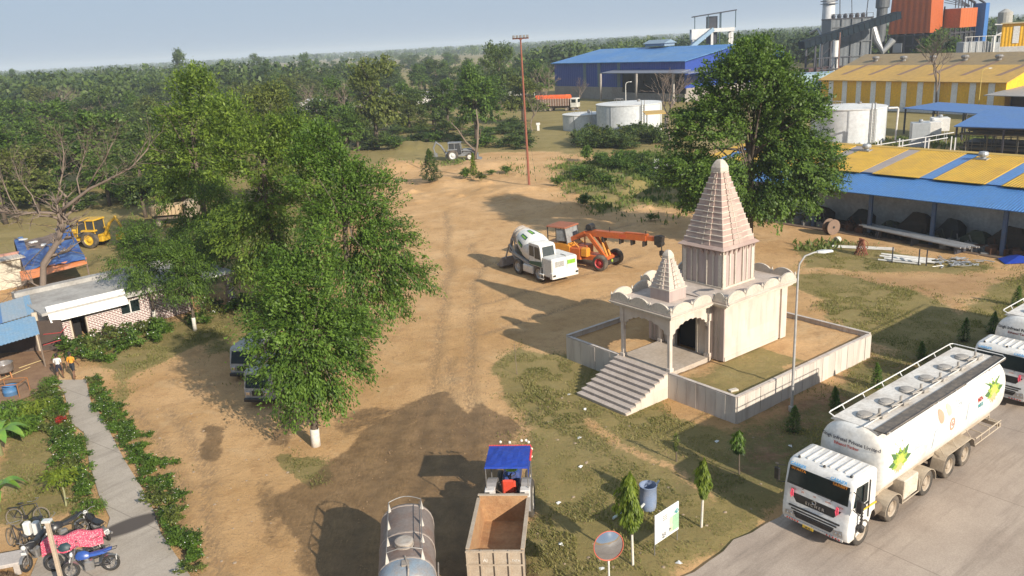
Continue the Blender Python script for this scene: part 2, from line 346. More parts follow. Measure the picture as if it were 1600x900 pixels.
def gz(x, y):
    i = min(max(int(np.searchsorted(gx, x))-1, 0), NX-2); j = min(max(int(np.searchsorted(gy, y))-1, 0), NY-2)
    fx = (x-gx[i])/(gx[i+1]-gx[i]); fy = (y-gy[j])/(gy[j+1]-gy[j])
    return float((ZG[j,i]*(1-fx)+ZG[j,i+1]*fx)*(1-fy)+(ZG[j+1,i]*(1-fx)+ZG[j+1,i+1]*fx)*fy)
def GG(px, py): p = G(px, py); p.z = gz(p.x, p.y); return p
# ---- concrete road and garden path
TU = Vector((.789, .615, 0)); TV = Vector((-.615, .789, 0)); T0 = Vector((11.348, 24.047, 0))
def tf(a, b, z=0): return T0+TU*a+TV*b+Vector((0,0,z))
def concrete(name, c0, c1, joint=4.5, ang=0.0, dark_ellipse=None):
    m, n, l, b = new_mat(name); geo = node(n, 'ShaderNodeNewGeometry')
    vr = node(n, 'ShaderNodeVectorRotate', rotation_type='Z_AXIS'); vr.inputs['Angle'].default_value = -ang; l.new(geo.outputs['Position'], vr.inputs[0])
    n1 = node(n, 'ShaderNodeTexNoise', Scale=.35, Detail=9.0, Roughness=.7); l.new(vr.outputs[0], n1.inputs['Vector'])
    r1 = node(n, 'ShaderNodeValToRGB'); r1.color_ramp.elements[0].position = .33; r1.color_ramp.elements[1].position = .68; r1.color_ramp.elements[0].color = c4(c0); r1.color_ramp.elements[1].color = c4(c1); l.new(n1.outputs[0], r1.inputs[0])
    st = node(n, 'ShaderNodeMapping'); st.inputs['Scale'].default_value = (.12, 1.3, 1); l.new(vr.outputs[0], st.inputs[0])
    n2 = node(n, 'ShaderNodeTexNoise', Scale=1.1, Detail=8.0, Roughness=.75); l.new(st.outputs[0], n2.inputs['Vector'])
    r2 = node(n, 'ShaderNodeValToRGB'); r2.color_ramp.elements[0].position = .5; r2.color_ramp.elements[1].position = .75; l.new(n2.outputs[0], r2.inputs[0])
    mx = node(n, 'ShaderNodeMix', data_type='RGBA'); mx.inputs[7].default_value = c4(tuple(x*.68 for x in c0)); l.new(r1.outputs[0], mx.inputs[6]); l.new(r2.outputs[0], mx.inputs[0])
    n3 = node(n, 'ShaderNodeTexNoise', Scale=22.0, Detail=3.0); l.new(geo.outputs['Position'], n3.inputs['Vector'])
    r3 = node(n, 'ShaderNodeMapRange'); r3.inputs[1].default_value = .3; r3.inputs[2].default_value = .7; r3.inputs[3].default_value = .86; r3.inputs[4].default_value = 1.1; l.new(n3.outputs[0], r3.inputs[0])
    sc = node(n, 'ShaderNodeVectorMath', operation='SCALE'); l.new(mx.outputs[2], sc.inputs[0]); l.new(r3.outputs[0], sc.inputs['Scale'])
    # sealed joints
    sp = node(n, 'ShaderNodeSeparateXYZ'); l.new(vr.outputs[0], sp.inputs[0]); md = node(n, 'ShaderNodeMath', operation='PINGPONG'); md.inputs[1].default_value = joint/2; l.new(sp.outputs[0], md.inputs[0])
    lt = node(n, 'ShaderNodeMath', operation='LESS_THAN'); lt.inputs[1].default_value = .018; l.new(md.outputs[0], lt.inputs[0])
    mj = node(n, 'ShaderNodeMix', data_type='RGBA'); mj.inputs[7].default_value = c4(tuple(x*.5 for x in c0)); l.new(sc.outputs[0], mj.inputs[6])
    ml = node(n, 'ShaderNodeMath', operation='MULTIPLY'); ml.inputs[1].default_value = .6; l.new(lt.outputs[0], ml.inputs[0]); l.new(ml.outputs[0], mj.inputs[0])
    # one darker ellipse with a soft edge
    if dark_ellipse:
        mp = node(n, 'ShaderNodeMapping', vector_type='TEXTURE'); mp.inputs['Location'].default_value = (dark_ellipse[0], dark_ellipse[1], 0); mp.inputs['Rotation'].default_value = (0,0,dark_ellipse[4]); mp.inputs['Scale'].default_value = (dark_ellipse[2], dark_ellipse[3], 9); l.new(geo.outputs['Position'], mp.inputs[0])
        ln_ = node(n, 'ShaderNodeVectorMath', operation='LENGTH'); l.new(mp.outputs[0], ln_.inputs[0]); sr = node(n, 'ShaderNodeMapRange'); sr.inputs[1].default_value = 1.0; sr.inputs[2].default_value = .72; l.new(ln_.outputs['Value'], sr.inputs[0])
        ms = node(n, 'ShaderNodeMix', data_type='RGBA'); ms.inputs[7].default_value = (.085,.070,.06,1); l.new(sr.outputs[0], ms.inputs[0]); l.new(mj.outputs[2], ms.inputs[6]); mj = ms
    l.new(mj.outputs[2], b.inputs['Base Color']); b.inputs['Roughness'].default_value = .85
    bp = node(n, 'ShaderNodeBump', Strength=.25, Distance=.02); l.new(n3.outputs[0], bp.inputs['Height']); l.new(bp.outputs[0], b.inputs['Normal'])
    return m
mb = MB(); e = [tf(a, 2.98+.10*math.sin(a*1.7)+.06*math.sin(a*4.1), 0) for a in np.arange(-22, 62, .8)]
for i in range(len(e)-1):
    a, b_ = e[i], e[i+1]; c, d = b_-TV*26, a-TV*26
    mb.add([(a.x,a.y,.015),(b_.x,b_.y,.015),(c.x,c.y,.015),(d.x,d.y,.015),(a.x,a.y,-.25),(b_.x,b_.y,-.25)], [(3,2,1,0),(0,1,5,4)])
structure(mb.build('road', concrete('road_concrete', (.33,.262,.208), (.44,.36,.29), 6.0, math.atan2(.615,.789))))
mb = MB(); mb.prism([p for p in path_poly], 'z', -.2, .03)
structure(mb.build('path', concrete('path_concrete', (.34,.29,.235), (.46,.40,.33), 2.9, R(55), (G(203,822).x, G(203,822).y, 1.45, .62, R(38)))))
# ================================================================ temple
def block_mat(name, c0, c1, size=(.5,.5,.25), rough=.75, joint=True, grime=(.30,.25,.21)):
    """masonry of slabs, each with its own tone"""
    m, n, l, b = new_mat(name); tc = node(n, 'ShaderNodeTexCoord')
    of = node(n, 'ShaderNodeVectorMath', operation='ADD'); of.inputs[1].default_value = (.013,.017,.011); l.new(tc.outputs['Object'], of.inputs[0])
    sn = node(n, 'ShaderNodeVectorMath', operation='SNAP'); sn.inputs[1].default_value = size; l.new(of.outputs[0], sn.inputs[0])
    wn_ = node(n, 'ShaderNodeTexWhiteNoise', noise_dimensions='3D'); l.new(sn.outputs[0], wn_.inputs[0])
    mx = node(n, 'ShaderNodeMix', data_type='RGBA'); mx.inputs[6].default_value = c4(c0); mx.inputs[7].default_value = c4(c1); l.new(wn_.outputs[0], mx.inputs[0])
    n1 = node(n, 'ShaderNodeTexNoise', Scale=1.4, Detail=8.0, Roughness=.7); mp = node(n, 'ShaderNodeMapping'); mp.inputs['Scale'].default_value = (1.6,1.6,.22); l.new(tc.outputs['Object'], mp.inputs[0]); l.new(mp.outputs[0], n1.inputs['Vector'])
    r = node(n, 'ShaderNodeValToRGB'); r.color_ramp.elements[0].position = .48; r.color_ramp.elements[1].position = .72; r.color_ramp.elements[1].color = (.85,.85,.85,1); l.new(n1.outputs[0], r.inputs[0])
    m2 = node(n, 'ShaderNodeMix', data_type='RGBA'); m2.inputs[7].default_value = c4(grime); l.new(mx.outputs[2], m2.inputs[6]); l.new(r.outputs[0], m2.inputs[0])
    l.new(m2.outputs[2], b.inputs['Base Color']); b.inputs['Roughness'].default_value = rough
    n2 = node(n, 'ShaderNodeTexNoise', Scale=25.0, Detail=4.0); l.new(tc.outputs['Object'], n2.inputs['Vector'])
    bp = node(n, 'ShaderNodeBump', Strength=.2, Distance=.02); l.new(n2.outputs[0], bp.inputs['Height']); l.new(bp.outputs[0], b.inputs['Normal'])
    return m
ST_WALL = block_mat('cream_sandstone', (.56,.48,.405), (.62,.545,.47), (.62,.62,.6), grime=(.42,.34,.28))
ST_PINK = block_mat('pink_sandstone', (.46,.355,.30), (.35,.25,.215), (.55,.55,.26), grime=(.36,.26,.23))
ST_PANEL = block_mat('lilac_panel', (.46,.375,.335), (.40,.32,.29), (.4,.4,3), grime=(.33,.25,.23))
ST_TRIM = mat('pale_stone_trim', (.57,.505,.42), .7, (.37,.32,.26), .5, 1.2, bump=.15)
ST_ROOF = mat('roof_screed', (.52,.44,.38), .85, (.33,.27,.22), .7, .8, bump=.2)
ST_FLOOR = mat('porch_floor', (.47,.40,.33), .7, (.34,.27,.20), .7, .7)
ST_STEP = mat('step_stone', (.47,.405,.36), .75, (.33,.275,.23), .6, 1.1, bump=.15)
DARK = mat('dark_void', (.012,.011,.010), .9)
TA = math.atan2(.606, .795)
def sq(mb, x, y, h0, z0, h1, z1):
    mb.loft([[(x-h0,y-h0,z0),(x+h0,y-h0,z0),(x+h0,y+h0,z0),(x-h0,y+h0,z0)],[(x-h1,y-h1,z1),(x+h1,y-h1,z1),(x+h1,y+h1,z1),(x-h1,y+h1,z1)]])
def spire(par, name, trimname, cx, cy, h0, z0, h1, z1, n, cap, label):
    body, trim = MB(), MB()
    for i in range(n):
        a = h0+(h1-h0)*i/n; a2 = h0+(h1-h0)*(i+1)/n; za = z0+(z1-z0)*i/n; zb = z0+(z1-z0)*(i+1)/n; t = (zb-za)
        sq(body, cx, cy, a, za, (a+a2)/2, zb-t*.13)
        sq(trim, cx, cy, (a+a2)/2+.022, zb-t*.13, (a+a2)/2+.006, zb)
        # central offsets on the four faces
        w = a*.36
        for k in range(4):
            body.push(tr(cx, cy)@rot(k*math.pi/2)); body.add([(a-.02,-w,za+.01),(a+.055,-w,za+.01),(a+.055,w,za+.01),(a-.02,w,za+.01),(a2-.05,-w*.95,zb-t*.16),(a2+.075,-w*.95,zb-t*.16),(a2+.075,w*.95,zb-t*.16),(a2-.05,w*.95,zb-t*.16)],[(3,2,1,0),(4,5,6,7),(0,1,5,4),(1,2,6,5),(2,3,7,6),(3,0,4,7)]); body.pop()
            trim.push(tr(cx, cy)@rot(k*math.pi/2)); trim.box(a2+.02, (a+a2)/2+.095, -w*.98, w*.98, zb-t*.155, zb-.006)
            trim.add([(a+.045,-.018,za+.012),(a+.078,-.018,za+.012),(a+.078,.018,za+.012),(a+.045,.018,za+.012),(a2+.05,-.018,zb-t*.17),(a2+.098,-.018,zb-t*.17),(a2+.098,.018,zb-t*.17),(a2+.05,.018,zb-t*.17)],[(3,2,1,0),(4,5,6,7),(0,1,5,4),(1,2,6,5),(2,3,7,6),(3,0,4,7)]); trim.pop()
    s = body.build(name, ST_PINK, par, label=label); trim.build(trimname, ST_TRIM, s)
    c = MB(); r = h1; k = cap
    prof = [(r*1.0,0),(r*1.22,.03*k),(r*1.22,.36*k),(r*.98,.62*k),(r*.66,.86*k),(r*.40,.97*k),(r*.10,1.0*k)]
    rings = []
    for rr, h in prof:
        ring = []
        for q in range(16):
            t = 2*math.pi*q/16+math.pi/4; e = 9; x = abs(math.cos(t))**(2/e)*(1 if math.cos(t) > 0 else -1); y = abs(math.sin(t))**(2/e)*(1 if math.sin(t) > 0 else -1)
            ring.append((cx+rr*x, cy+rr*y, z1+h))
        rings.append(ring)
    c.loft(rings); c.build('finial', ST_TRIM, s)
temple = thing('temple', 'cream and pink stone temple with tall stepped spire and arched porch', 'temple', (9.745, 33.6, 0), TA)
Z0 = 1.2
mb = MB(); mb.box(3.15, 3.27, 3.15, 3.95, Z0, 4.05); mb.box(3.15, 3.29, 3.95, 4.9, Z0, 4.05); mb.box(3.15, 3.29, 6.3, 7.3, Z0, 4.05); mb.box(3.15, 3.27, 7.3, 8.15, Z0, 4.05); mb.box(3.15, 3.29, 4.9, 6.3, 3.35, 4.05)
mb.box(3.27, 7.6, 3.15, 3.3, Z0, 4.05); mb.box(7.6, 7.76, 3.2, 3.3, Z0, 4.05); mb.box(7.76, 8.25, 3.09, 3.3, Z0, 4.05)
mb.box(3.27, 8.25, 8.0, 8.15, Z0, 4.05); mb.box(8.1, 8.25, 3.3, 8.0, Z0, 4.05)
for b_ in (3.40, 3.65, 7.45, 7.75): mb.box(3.10, 3.15, b_, b_+.2, Z0, 4.05)
for a_ in (3.152,): mb.box(3.17, 7.58, 3.11, 3.15, Z0, Z0+.22)
mb.build('body_wall', ST_WALL, temple)
for b0_, b1_ in ((3.16,3.94),(7.32,8.12)): mb = MB(); mb.box(3.10, 3.148, b0_, b1_, Z0+.02, 4.04); mb.build('facing_panel', ST_PANEL, temple)
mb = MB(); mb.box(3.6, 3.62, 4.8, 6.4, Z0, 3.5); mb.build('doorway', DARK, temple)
mb = MB(); mb.box(3.08, 3.22, 4.78, 4.9, 1.3, 3.4); mb.box(3.08, 3.22, 6.3, 6.42, 1.3, 3.4); mb.box(3.08, 3.22, 4.78, 6.42, 3.4, 3.52); mb.build('door_frame', ST_TRIM, temple)
mb = MB(); mb.box(.0, 3.1, 3.92, 7.3, .3, 1.30); mb.build('porch_floor', ST_FLOOR, temple)
# stairs: nine steps
mb = MB(); n = 9; run = 2.95/n; pts = [(0, -.1), (0, 1.30)]; x, z = 0, 1.30
prof = [(0,-.1),(-2.95,-.1)]
for i in range(n): prof += [(-2.95+i*run, (i+1)*1.30/n-.03), (-2.95+(i+1)*run, (i+1)*1.30/n-.03)]
mb.prism([(p[0]-.003, p[1]) for p in prof], 'y', 4.02, 7.33)
for i in range(n): mb.box(-2.95+i*run-.035, -2.95+(i+1)*run-.004, 4.0, 7.36, (i+1)*1.30/n-.027, (i+1)*1.30/n+.003)
st = mb.build('staircase', ST_STEP, temple)
mb = MB(); mb.prism([(-2.9,-.1)]+[(p[0], p[1]-.02) for p in prof[2:]]+[(-.003,-.1)], 'y', 3.97, 4.018); mb.build('stair_cheek', ST_WALL, temple)
# columns
for a_ in (.17, 2.98):
    for b_ in (4.06, 7.16):
        if a_ > 2 : pass
        mb = MB(); mb.cbox(a_-.14, a_+.14, b_-.14, b_+.14, 1.30, 1.48, .02); mb.cbox(a_-.10, a_+.10, b_-.10, b_+.10, 1.48, 3.2, .03); mb.cbox(a_-.13, a_+.13, b_-.13, b_+.13, 3.2, 3.95, .02)
        mb.build('column', ST_WALL, temple)
def arch(mb, x0, x1, zs, zt, ztop, y0, y1, n=11, along='y'):
    """cusped arch panel between x0 and x1"""
    w = (x1-x0)/2; cx = (x0+x1)/2; pts = []
    for k in range(n):
        t0, t1 = math.pi*k/n, math.pi*(k+1)/n
        for q in range(5):
            t = t0+(t1-t0)*q/5; s_ = math.sin(math.pi*q/5); rr = 1+.07*s_
            pts.append((cx-w*min(1,rr*abs(math.cos(t)))*(1 if math.cos(t) > 0 else -1), min(zs+(zt-zs)*math.sin(t)*rr+.0, ztop-.06)))
    pts.append((x1, zs)); pts[0] = (x0, zs)
    vs = []; fs = []
    for (x, z) in pts:
        for yy in (y0, y1):
            for zz in (z, ztop): vs.append((x, yy, zz) if along == 'y' else (yy, x, zz))
    N = len(pts)
    for i in range(N-1):
        a, b_ = i*4, (i+1)*4; fs += [(a,b_,b_+1,a+1),(a+2,a+3,b_+3,b_+2),(a,a+2,b_+2,b_),(a+1,b_+1,b_+3,a+3)]
    mb.add(vs, fs)
for spec in (('x', 4.16, 7.06, .10, .24), ('y', .27, 2.88, 3.99, 4.13), ('y', .27, 2.88, 7.09, 7.23)):
    mb = MB(); arch(mb, spec[1], spec[2], 2.75, 3.62, 4.0, spec[3], spec[4], 11, 'x' if spec[0] == 'x' else 'y'); mb.build('arch_panel', ST_WALL, temple)
# cornices and roof
def slab(mb, a0, a1, b0, b1, z, ov, th):
    mb.loft([[(a0+.02,b0+.02,z),(a1-.02,b0+.02,z),(a1-.02,b1-.02,z),(a0+.02,b1-.02,z)],[(a0-ov,b0-ov,z+th*.35),(a1+ov,b0-ov,z+th*.35),(a1+ov,b1+ov,z+th*.35),(a0-ov,b1+ov,z+th*.35)],[(a0-ov,b0-ov,z+th),(a1+ov,b0-ov,z+th),(a1+ov,b1+ov,z+th),(a0-ov,b1+ov,z+th)]])
mb = MB(); slab(mb, .07, 3.0, 3.96, 7.26, 4.0, .22, .10); slab(mb, -.1, 2.9, 3.78, 7.44, 4.1, .16, .09); slab(mb, -.2, 2.7, 3.68, 7.54, 4.19, .14, .08)
mb.build('porch_cornice', ST_TRIM, temple)
mb = MB(); slab(mb, 3.15, 8.25, 3.15, 8.15, 4.02, .22, .11); slab(mb, 2.98, 8.42, 2.98, 8.32, 4.13, .16, .09); slab(mb, 2.88, 8.52, 2.88, 8.42, 4.22, .14, .08); mb.build('body_cornice', ST_TRIM, temple)
mb = MB(); mb.box(-.28, 2.74, 3.6, 7.62, 4.271, 4.36); mb.box(2.8, 8.6, 2.8, 8.5, 4.301, 4.40); mb.build('roof_slab', ST_ROOF, temple)
def scallop(p0, p1, h=.40, z=4.36):
    p0, p1 = Vector(p0), Vector(p1); d = (p1-p0); L_ = d.length; M = frame((p0.x, p0.y, z), (d.x, d.y, 0))
    mb = MB(); mb.push(M); n = 10; pts = [(.03,0)]+[(L_/2-(L_/2-.05)*math.cos(math.pi*k/n), .06+h*math.sin(math.pi*k/n)) for k in range(n+1)]+[(L_-.03,0)]
    mb.prism(pts, 'y', -.05, .05)
    mb.prism([(L_/2+(q[0]-L_/2)*1.02, q[1]*1.0+.004) for q in pts[1:-1]], 'y', -.065, -.051) if False else None
    mb.pop(); mb.build('parapet_scallop', ST_TRIM, temple)
    mb = MB(); mb.lathe([(.055,0),(.05,.12),(.03,.16),(.06,.22),(.05,.28),(.01,.38)], 8, (p0.x, p0.y, z)); mb.build('parapet_finial', ST_TRIM, temple)
def run_scallops(p0, p1, n, z):
    p0, p1 = Vector(p0), Vector(p1)
    for i in range(n): scallop(p0+(p1-p0)*i/n, p0+(p1-p0)*(i+1)/n, z=z)
run_scallops((-.22,7.56), (-.22,3.66), 3, 4.36); run_scallops((-.22,3.66), (2.75,3.66), 2, 4.36); run_scallops((2.75,7.56), (-.22,7.56), 2, 4.36)
run_scallops((2.87,2.87), (8.53,2.87), 4, 4.40); run_scallops((8.53,2.87), (8.53,8.43), 4, 4.40); run_scallops((8.53,8.43), (2.87,8.43), 4, 4.40)
run_scallops((2.87,3.62), (2.87,2.87), 1, 4.40); run_scallops((2.87,8.43), (2.87,7.66), 1, 4.40)
# main tower
cx, cy_ = 5.78, 5.68; h = 1.26
mb = MB(); mb.box(cx-h, cx+h, cy_-h, cy_+h, 4.40, 6.38)
mb.build('tower_shaft', ST_PANEL, temple)
mb = MB()
for k in range(4):
    mb.push(tr(cx, cy_)@rot(k*math.pi/2))
    for y0, y1, pr in ((-h-.06,-h+.22,.06),(h-.22,h+.06,.06)): mb.box(h, h+pr, y0, y1, 4.41, 6.37)
    for y0, y1, pr in ((-.74,-.66,.05),(-.34,-.28,.09),(.28,.34,.09),(.66,.74,.05)): mb.box(h, h+pr, y0, y1, 4.41, 6.36)
    mb.box(h, h+.10, -1.32, 1.32, 4.402, 4.50)
    mb.pop()
mb.build('tower_pilasters', ST_TRIM, temple)
mb = MB()
for k in range(4):
    mb.push(tr(cx, cy_)@rot(k*math.pi/2))
    for i in range(7):
        y = -1.14+i*.38; mb.prism([(h,6.08),(h+.17,6.36),(h,6.36)], 'y', y-.055, y+.055)
    mb.pop()
mb.build('eave_brackets', ST_PINK, temple)
mb = MB(); sq(mb, cx, cy_, 1.42, 6.38, 1.49, 6.44); sq(mb, cx, cy_, 1.49, 6.44, 1.32, 6.58); mb.build('tower_eave', ST_PINK, temple)
spire(temple, 'spire', 'tier_edges', cx, cy_, 1.28, 6.58, .27, 10.15, 13, .62, 'pink stepped spire with pale tier edges')
mb = MB(); mb.box(1.18, 2.42, 4.99, 6.23, 4.36, 4.92); mb.build('porch_spire_base', ST_PANEL, temple)
mb = MB(); sq(mb, 1.8, 5.61, .66, 4.92, .66, 4.98); mb.build('porch_spire_ledge', ST_TRIM, temple)
ST_PINK2 = ST_PINK; ST_PINK = block_mat('pale_pink_stone', (.55,.465,.40), (.48,.395,.35), (.5,.5,.2))
spire(temple, 'porch_spire', 'tier_edges', 1.8, 5.61, .60, 4.98, .18, 6.42, 7, .40, 'smaller paler spire over the porch')
ST_PINK = ST_PINK2
# compound wall of upright stone slabs (retains the raised court)
cw = thing('compound_wall', 'low wall of upright pale stone slabs round the temple court', 'wall', (9.745, 33.6, 0), TA)
mb = MB(); rr = random.Random(3)
def slabs(p0, p1, inward, h0=1.27):
    p0, p1 = Vector(p0), Vector(p1); d = p1-p0; L_ = d.length; M = frame((p0.x, p0.y, 0), (d.x, d.y, 0)); n = int(L_/.56)
    mb.push(M)
    for i in range(n):
        w = L_/n; o_ = rr.uniform(-.012, .012); mb.box(i*w+.008, (i+1)*w-.008, -.06+o_, .06+o_, -.2, h0+rr.uniform(-.012, .012))
    mb.pop()
slabs((0,0), (11.25,0), 1); slabs((11.25,0), (11.25,11.35), 1, 1.33); slabs((11.25,11.35), (0,11.35), 1, 1.36); slabs((0,11.35), (0,7.36), 1, 1.30); slabs((0,3.96), (0,0), 1, 1.26)
mb.build('stone_slabs', block_mat('slab_lilac', (.60,.54,.475), (.52,.465,.41), (.56,.56,3), grime=(.36,.29,.25)), cw)
mb = MB()
for p0, p1, z in (((0,0),(11.25,0),1.285),((11.25,0),(11.25,11.35),1.345),((11.25,11.35),(0,11.35),1.375),((0,11.35),(0,7.36),1.315),((0,3.96),(0,0),1.275)):
    p0, p1 = Vector(p0), Vector(p1); d = p1-p0; mb.push(frame((p0.x,p0.y,z), (d.x,d.y,0))); k = 0
    while k < d.length-.1: e_ = min(k+2.4, d.length); mb.box(k+.01, e_-.01, -.05, .13, 0, .035); k += 2.4
    mb.pop()
mb.build('coping', mat('coping_stone', (.54,.48,.43), .8, (.3,.25,.21), .6, 2.0), cw)
# raised court soil
n_ = 60; vs = []; fs = []; cg = []
for j in range(n_+1):
    for i in range(n_+1):
        a, b_ = .05+11.15*i/n_, .05+11.25*j/n_
        w = Vector((9.745, 33.6, 0))+Vector((u2[0], u2[1], 0))*a+Vector((v2[0], v2[1], 0))*b_
        edge = min(a, b_, 11.2-a, 11.3-b_); z = 1.13+.05*noise.noise((a*.9, b_*.9, 0))+.03*noise.noise((a*3, b_*3, 1)) - (.03 if edge < .2 else 0)
        if -.2 < a < 3.15 and 3.85 < b_ < 7.4: z = .9
        vs.append((w.x, w.y, z)); g_ = .62*max(0, 1-abs(b_-1.5)/2.6)*(1 if a < 6 else .35)+.45*(noise.noise((a*.5+3, b_*.5, 4))*.5+.3)
        if a > 6.5: g_ *= .55
        cg.append(max(0, min(1, g_)))
for j in range(n_):
    for i in range(n_): k = j*(n_+1)+i; fs.append((k, k+1, k+n_+2, k+n_+1))
mb = MB(); mb.add(vs, fs); court = mb.build('court_ground', ground.data.materials[0], smooth=True)
at_ = court.data.attributes.new('grass', 'FLOAT', 'POINT'); at_.data.foreach_set('value', np.array(cg, dtype=np.float32)); structure(court)
mb = MB(); t_ = thing('stone_offcut', 'small white slab lying in the corner of the temple court', 'stone', tuple(Vector((9.745,33.6,0))+Vector((u2[0],u2[1],0))*.75+Vector((v2[0],v2[1],0))*.75+Vector((0,0,1.15))), .4)
mb.cbox(-.22,.22,-.12,.12,-.02,.07,.02); mb.build('slab', ST_TRIM, t_)
# ================================================================ tanker trucks
WHITE = mat('truck_white', (.74,.73,.70), .32, (.45,.37,.28), .35, .7, rise=.9)
WHITE2 = mat('tank_white', (.76,.745,.70), .38, (.52,.45,.35), .55, .8, rise=1.7)
TOPW = mat('tank_top_dusty', (.66,.63,.58), .6, (.36,.30,.24), .7, .9)
RUB = mat('tyre_rubber', (.055,.048,.040), .85, (.20,.16,.12), .8, 1.5)
HUB = mat('dusty_hub', (.42,.35,.27), .6, (.25,.19,.13), .7, 6)
BEIGE = mat('dusty_beige_steel', (.44,.37,.28), .65, (.27,.20,.14), .6, 1.5)
CHAS = mat('dusty_chassis', (.16,.12,.085), .8, (.06,.05,.04), .5, 2)
GLASS = mat('dark_windscreen', (.010,.017,.018), .12, (.025,.035,.03), .5, 1, spec=.25)
BLACK = mat('black_plastic', (.018,.018,.018), .5, (.07,.055,.045), .5, 3)
GREY = mat('grey_steel', (.26,.25,.24), .5, (.14,.12,.10), .5, 3, metal=.4)
GRATE = mat('walkway_grating', (.12,.11,.10), .7, (.25,.21,.17), .8, 5)
CHROME = mat('lamp_reflector', (.55,.55,.55), .18, (.3,.3,.3), .3, 9, metal=.8)
def P(name, col, rough=.5): return mat(name, col, rough, None, .2, 4)
YEL, ORA, REDP, PINK, SKYB, DKTX, GRN = P('decal_yellow',(.75,.48,.03)), P('decal_orange',(.85,.30,.02)), P('decal_red',(.55,.06,.04)), P('decal_pink',(.75,.10,.16)), P('decal_sky_blue',(.08,.33,.62)), P('decal_dark',(.06,.065,.09)), P('decal_green',(.075,.17,.055))
PALEB = P('decal_pale_blue',(.50,.56,.60)); LIME = P('decal_lime',(.30,.42,.06)); PALEY = P('decal_pale_yellow', (.66,.62,.12)); PALER = P('decal_pale_red', (.70,.32,.22)); PALEG = P('decal_pale_green', (.50,.62,.38))
def wheel(par, c, r, w, ax='y', hub=HUB, n=22, name='wheel', lug=True):
    mb = MB(); s = w/2
    mb.lathe([(r*.62,-s*.85),(r*.9,-s),(r*.985,-s*.8),(r,-s*.35),(r,s*.35),(r*.985,s*.8),(r*.9,s),(r*.62,s*.85)], n, c, ax, False)
    t = mb.build(name, RUB, par, smooth=True)
    mb = MB()
    for sg in (-1, 1):
        mb.lathe([(r*.63,s*.84*sg),(r*.56,s*.62*sg),(r*.54,s*.25*sg),(r*.3,s*.30*sg),(r*.24,s*.75*sg),(r*.1,s*.85*sg),(.002,s*.85*sg)], n, c, ax, False)
        if lug:
            for k in range(8):
                a = 2*math.pi*k/8; q = {'y': (c[0]+r*.40*math.cos(a), c[1]+s*.27*sg, c[2]+r*.40*math.sin(a)), 'x': (c[0]+s*.27*sg, c[1]+r*.40*math.cos(a), c[2]+r*.40*math.sin(a))}[ax]
                mb.ell(q, r*.06, r*.06, r*.06, 5, 3)
    mb.build('rim', hub, t, autos=40); return t
def star(mb, S, cx, cy, r0, r1, n, lift, ph=0.0):
    pts = []
    for k in range(2*n):
        r = r1 if k % 2 == 0 else r0; a = math.pi*k/n+ph; pts.append((cx+r*math.cos(a), cy+r*math.sin(a)))
    c = S(cx, cy, lift); vs = [c]
    # subdivide petals towards the centre so they follow the curve
    ringm = [(cx+(p[0]-cx)*.5, cy+(p[1]-cy)*.5) for p in pts]
    vs += [S(p[0], p[1], lift) for p in ringm]+[S(p[0], p[1], lift) for p in pts]; N = len(pts)
    fs = [(0, 1+i, 1+(i+1) % N) for i in range(N)]+[(1+i, 1+N+i, 1+N+(i+1) % N, 1+(i+1) % N) for i in range(N)]
    mb.add(vs, fs)
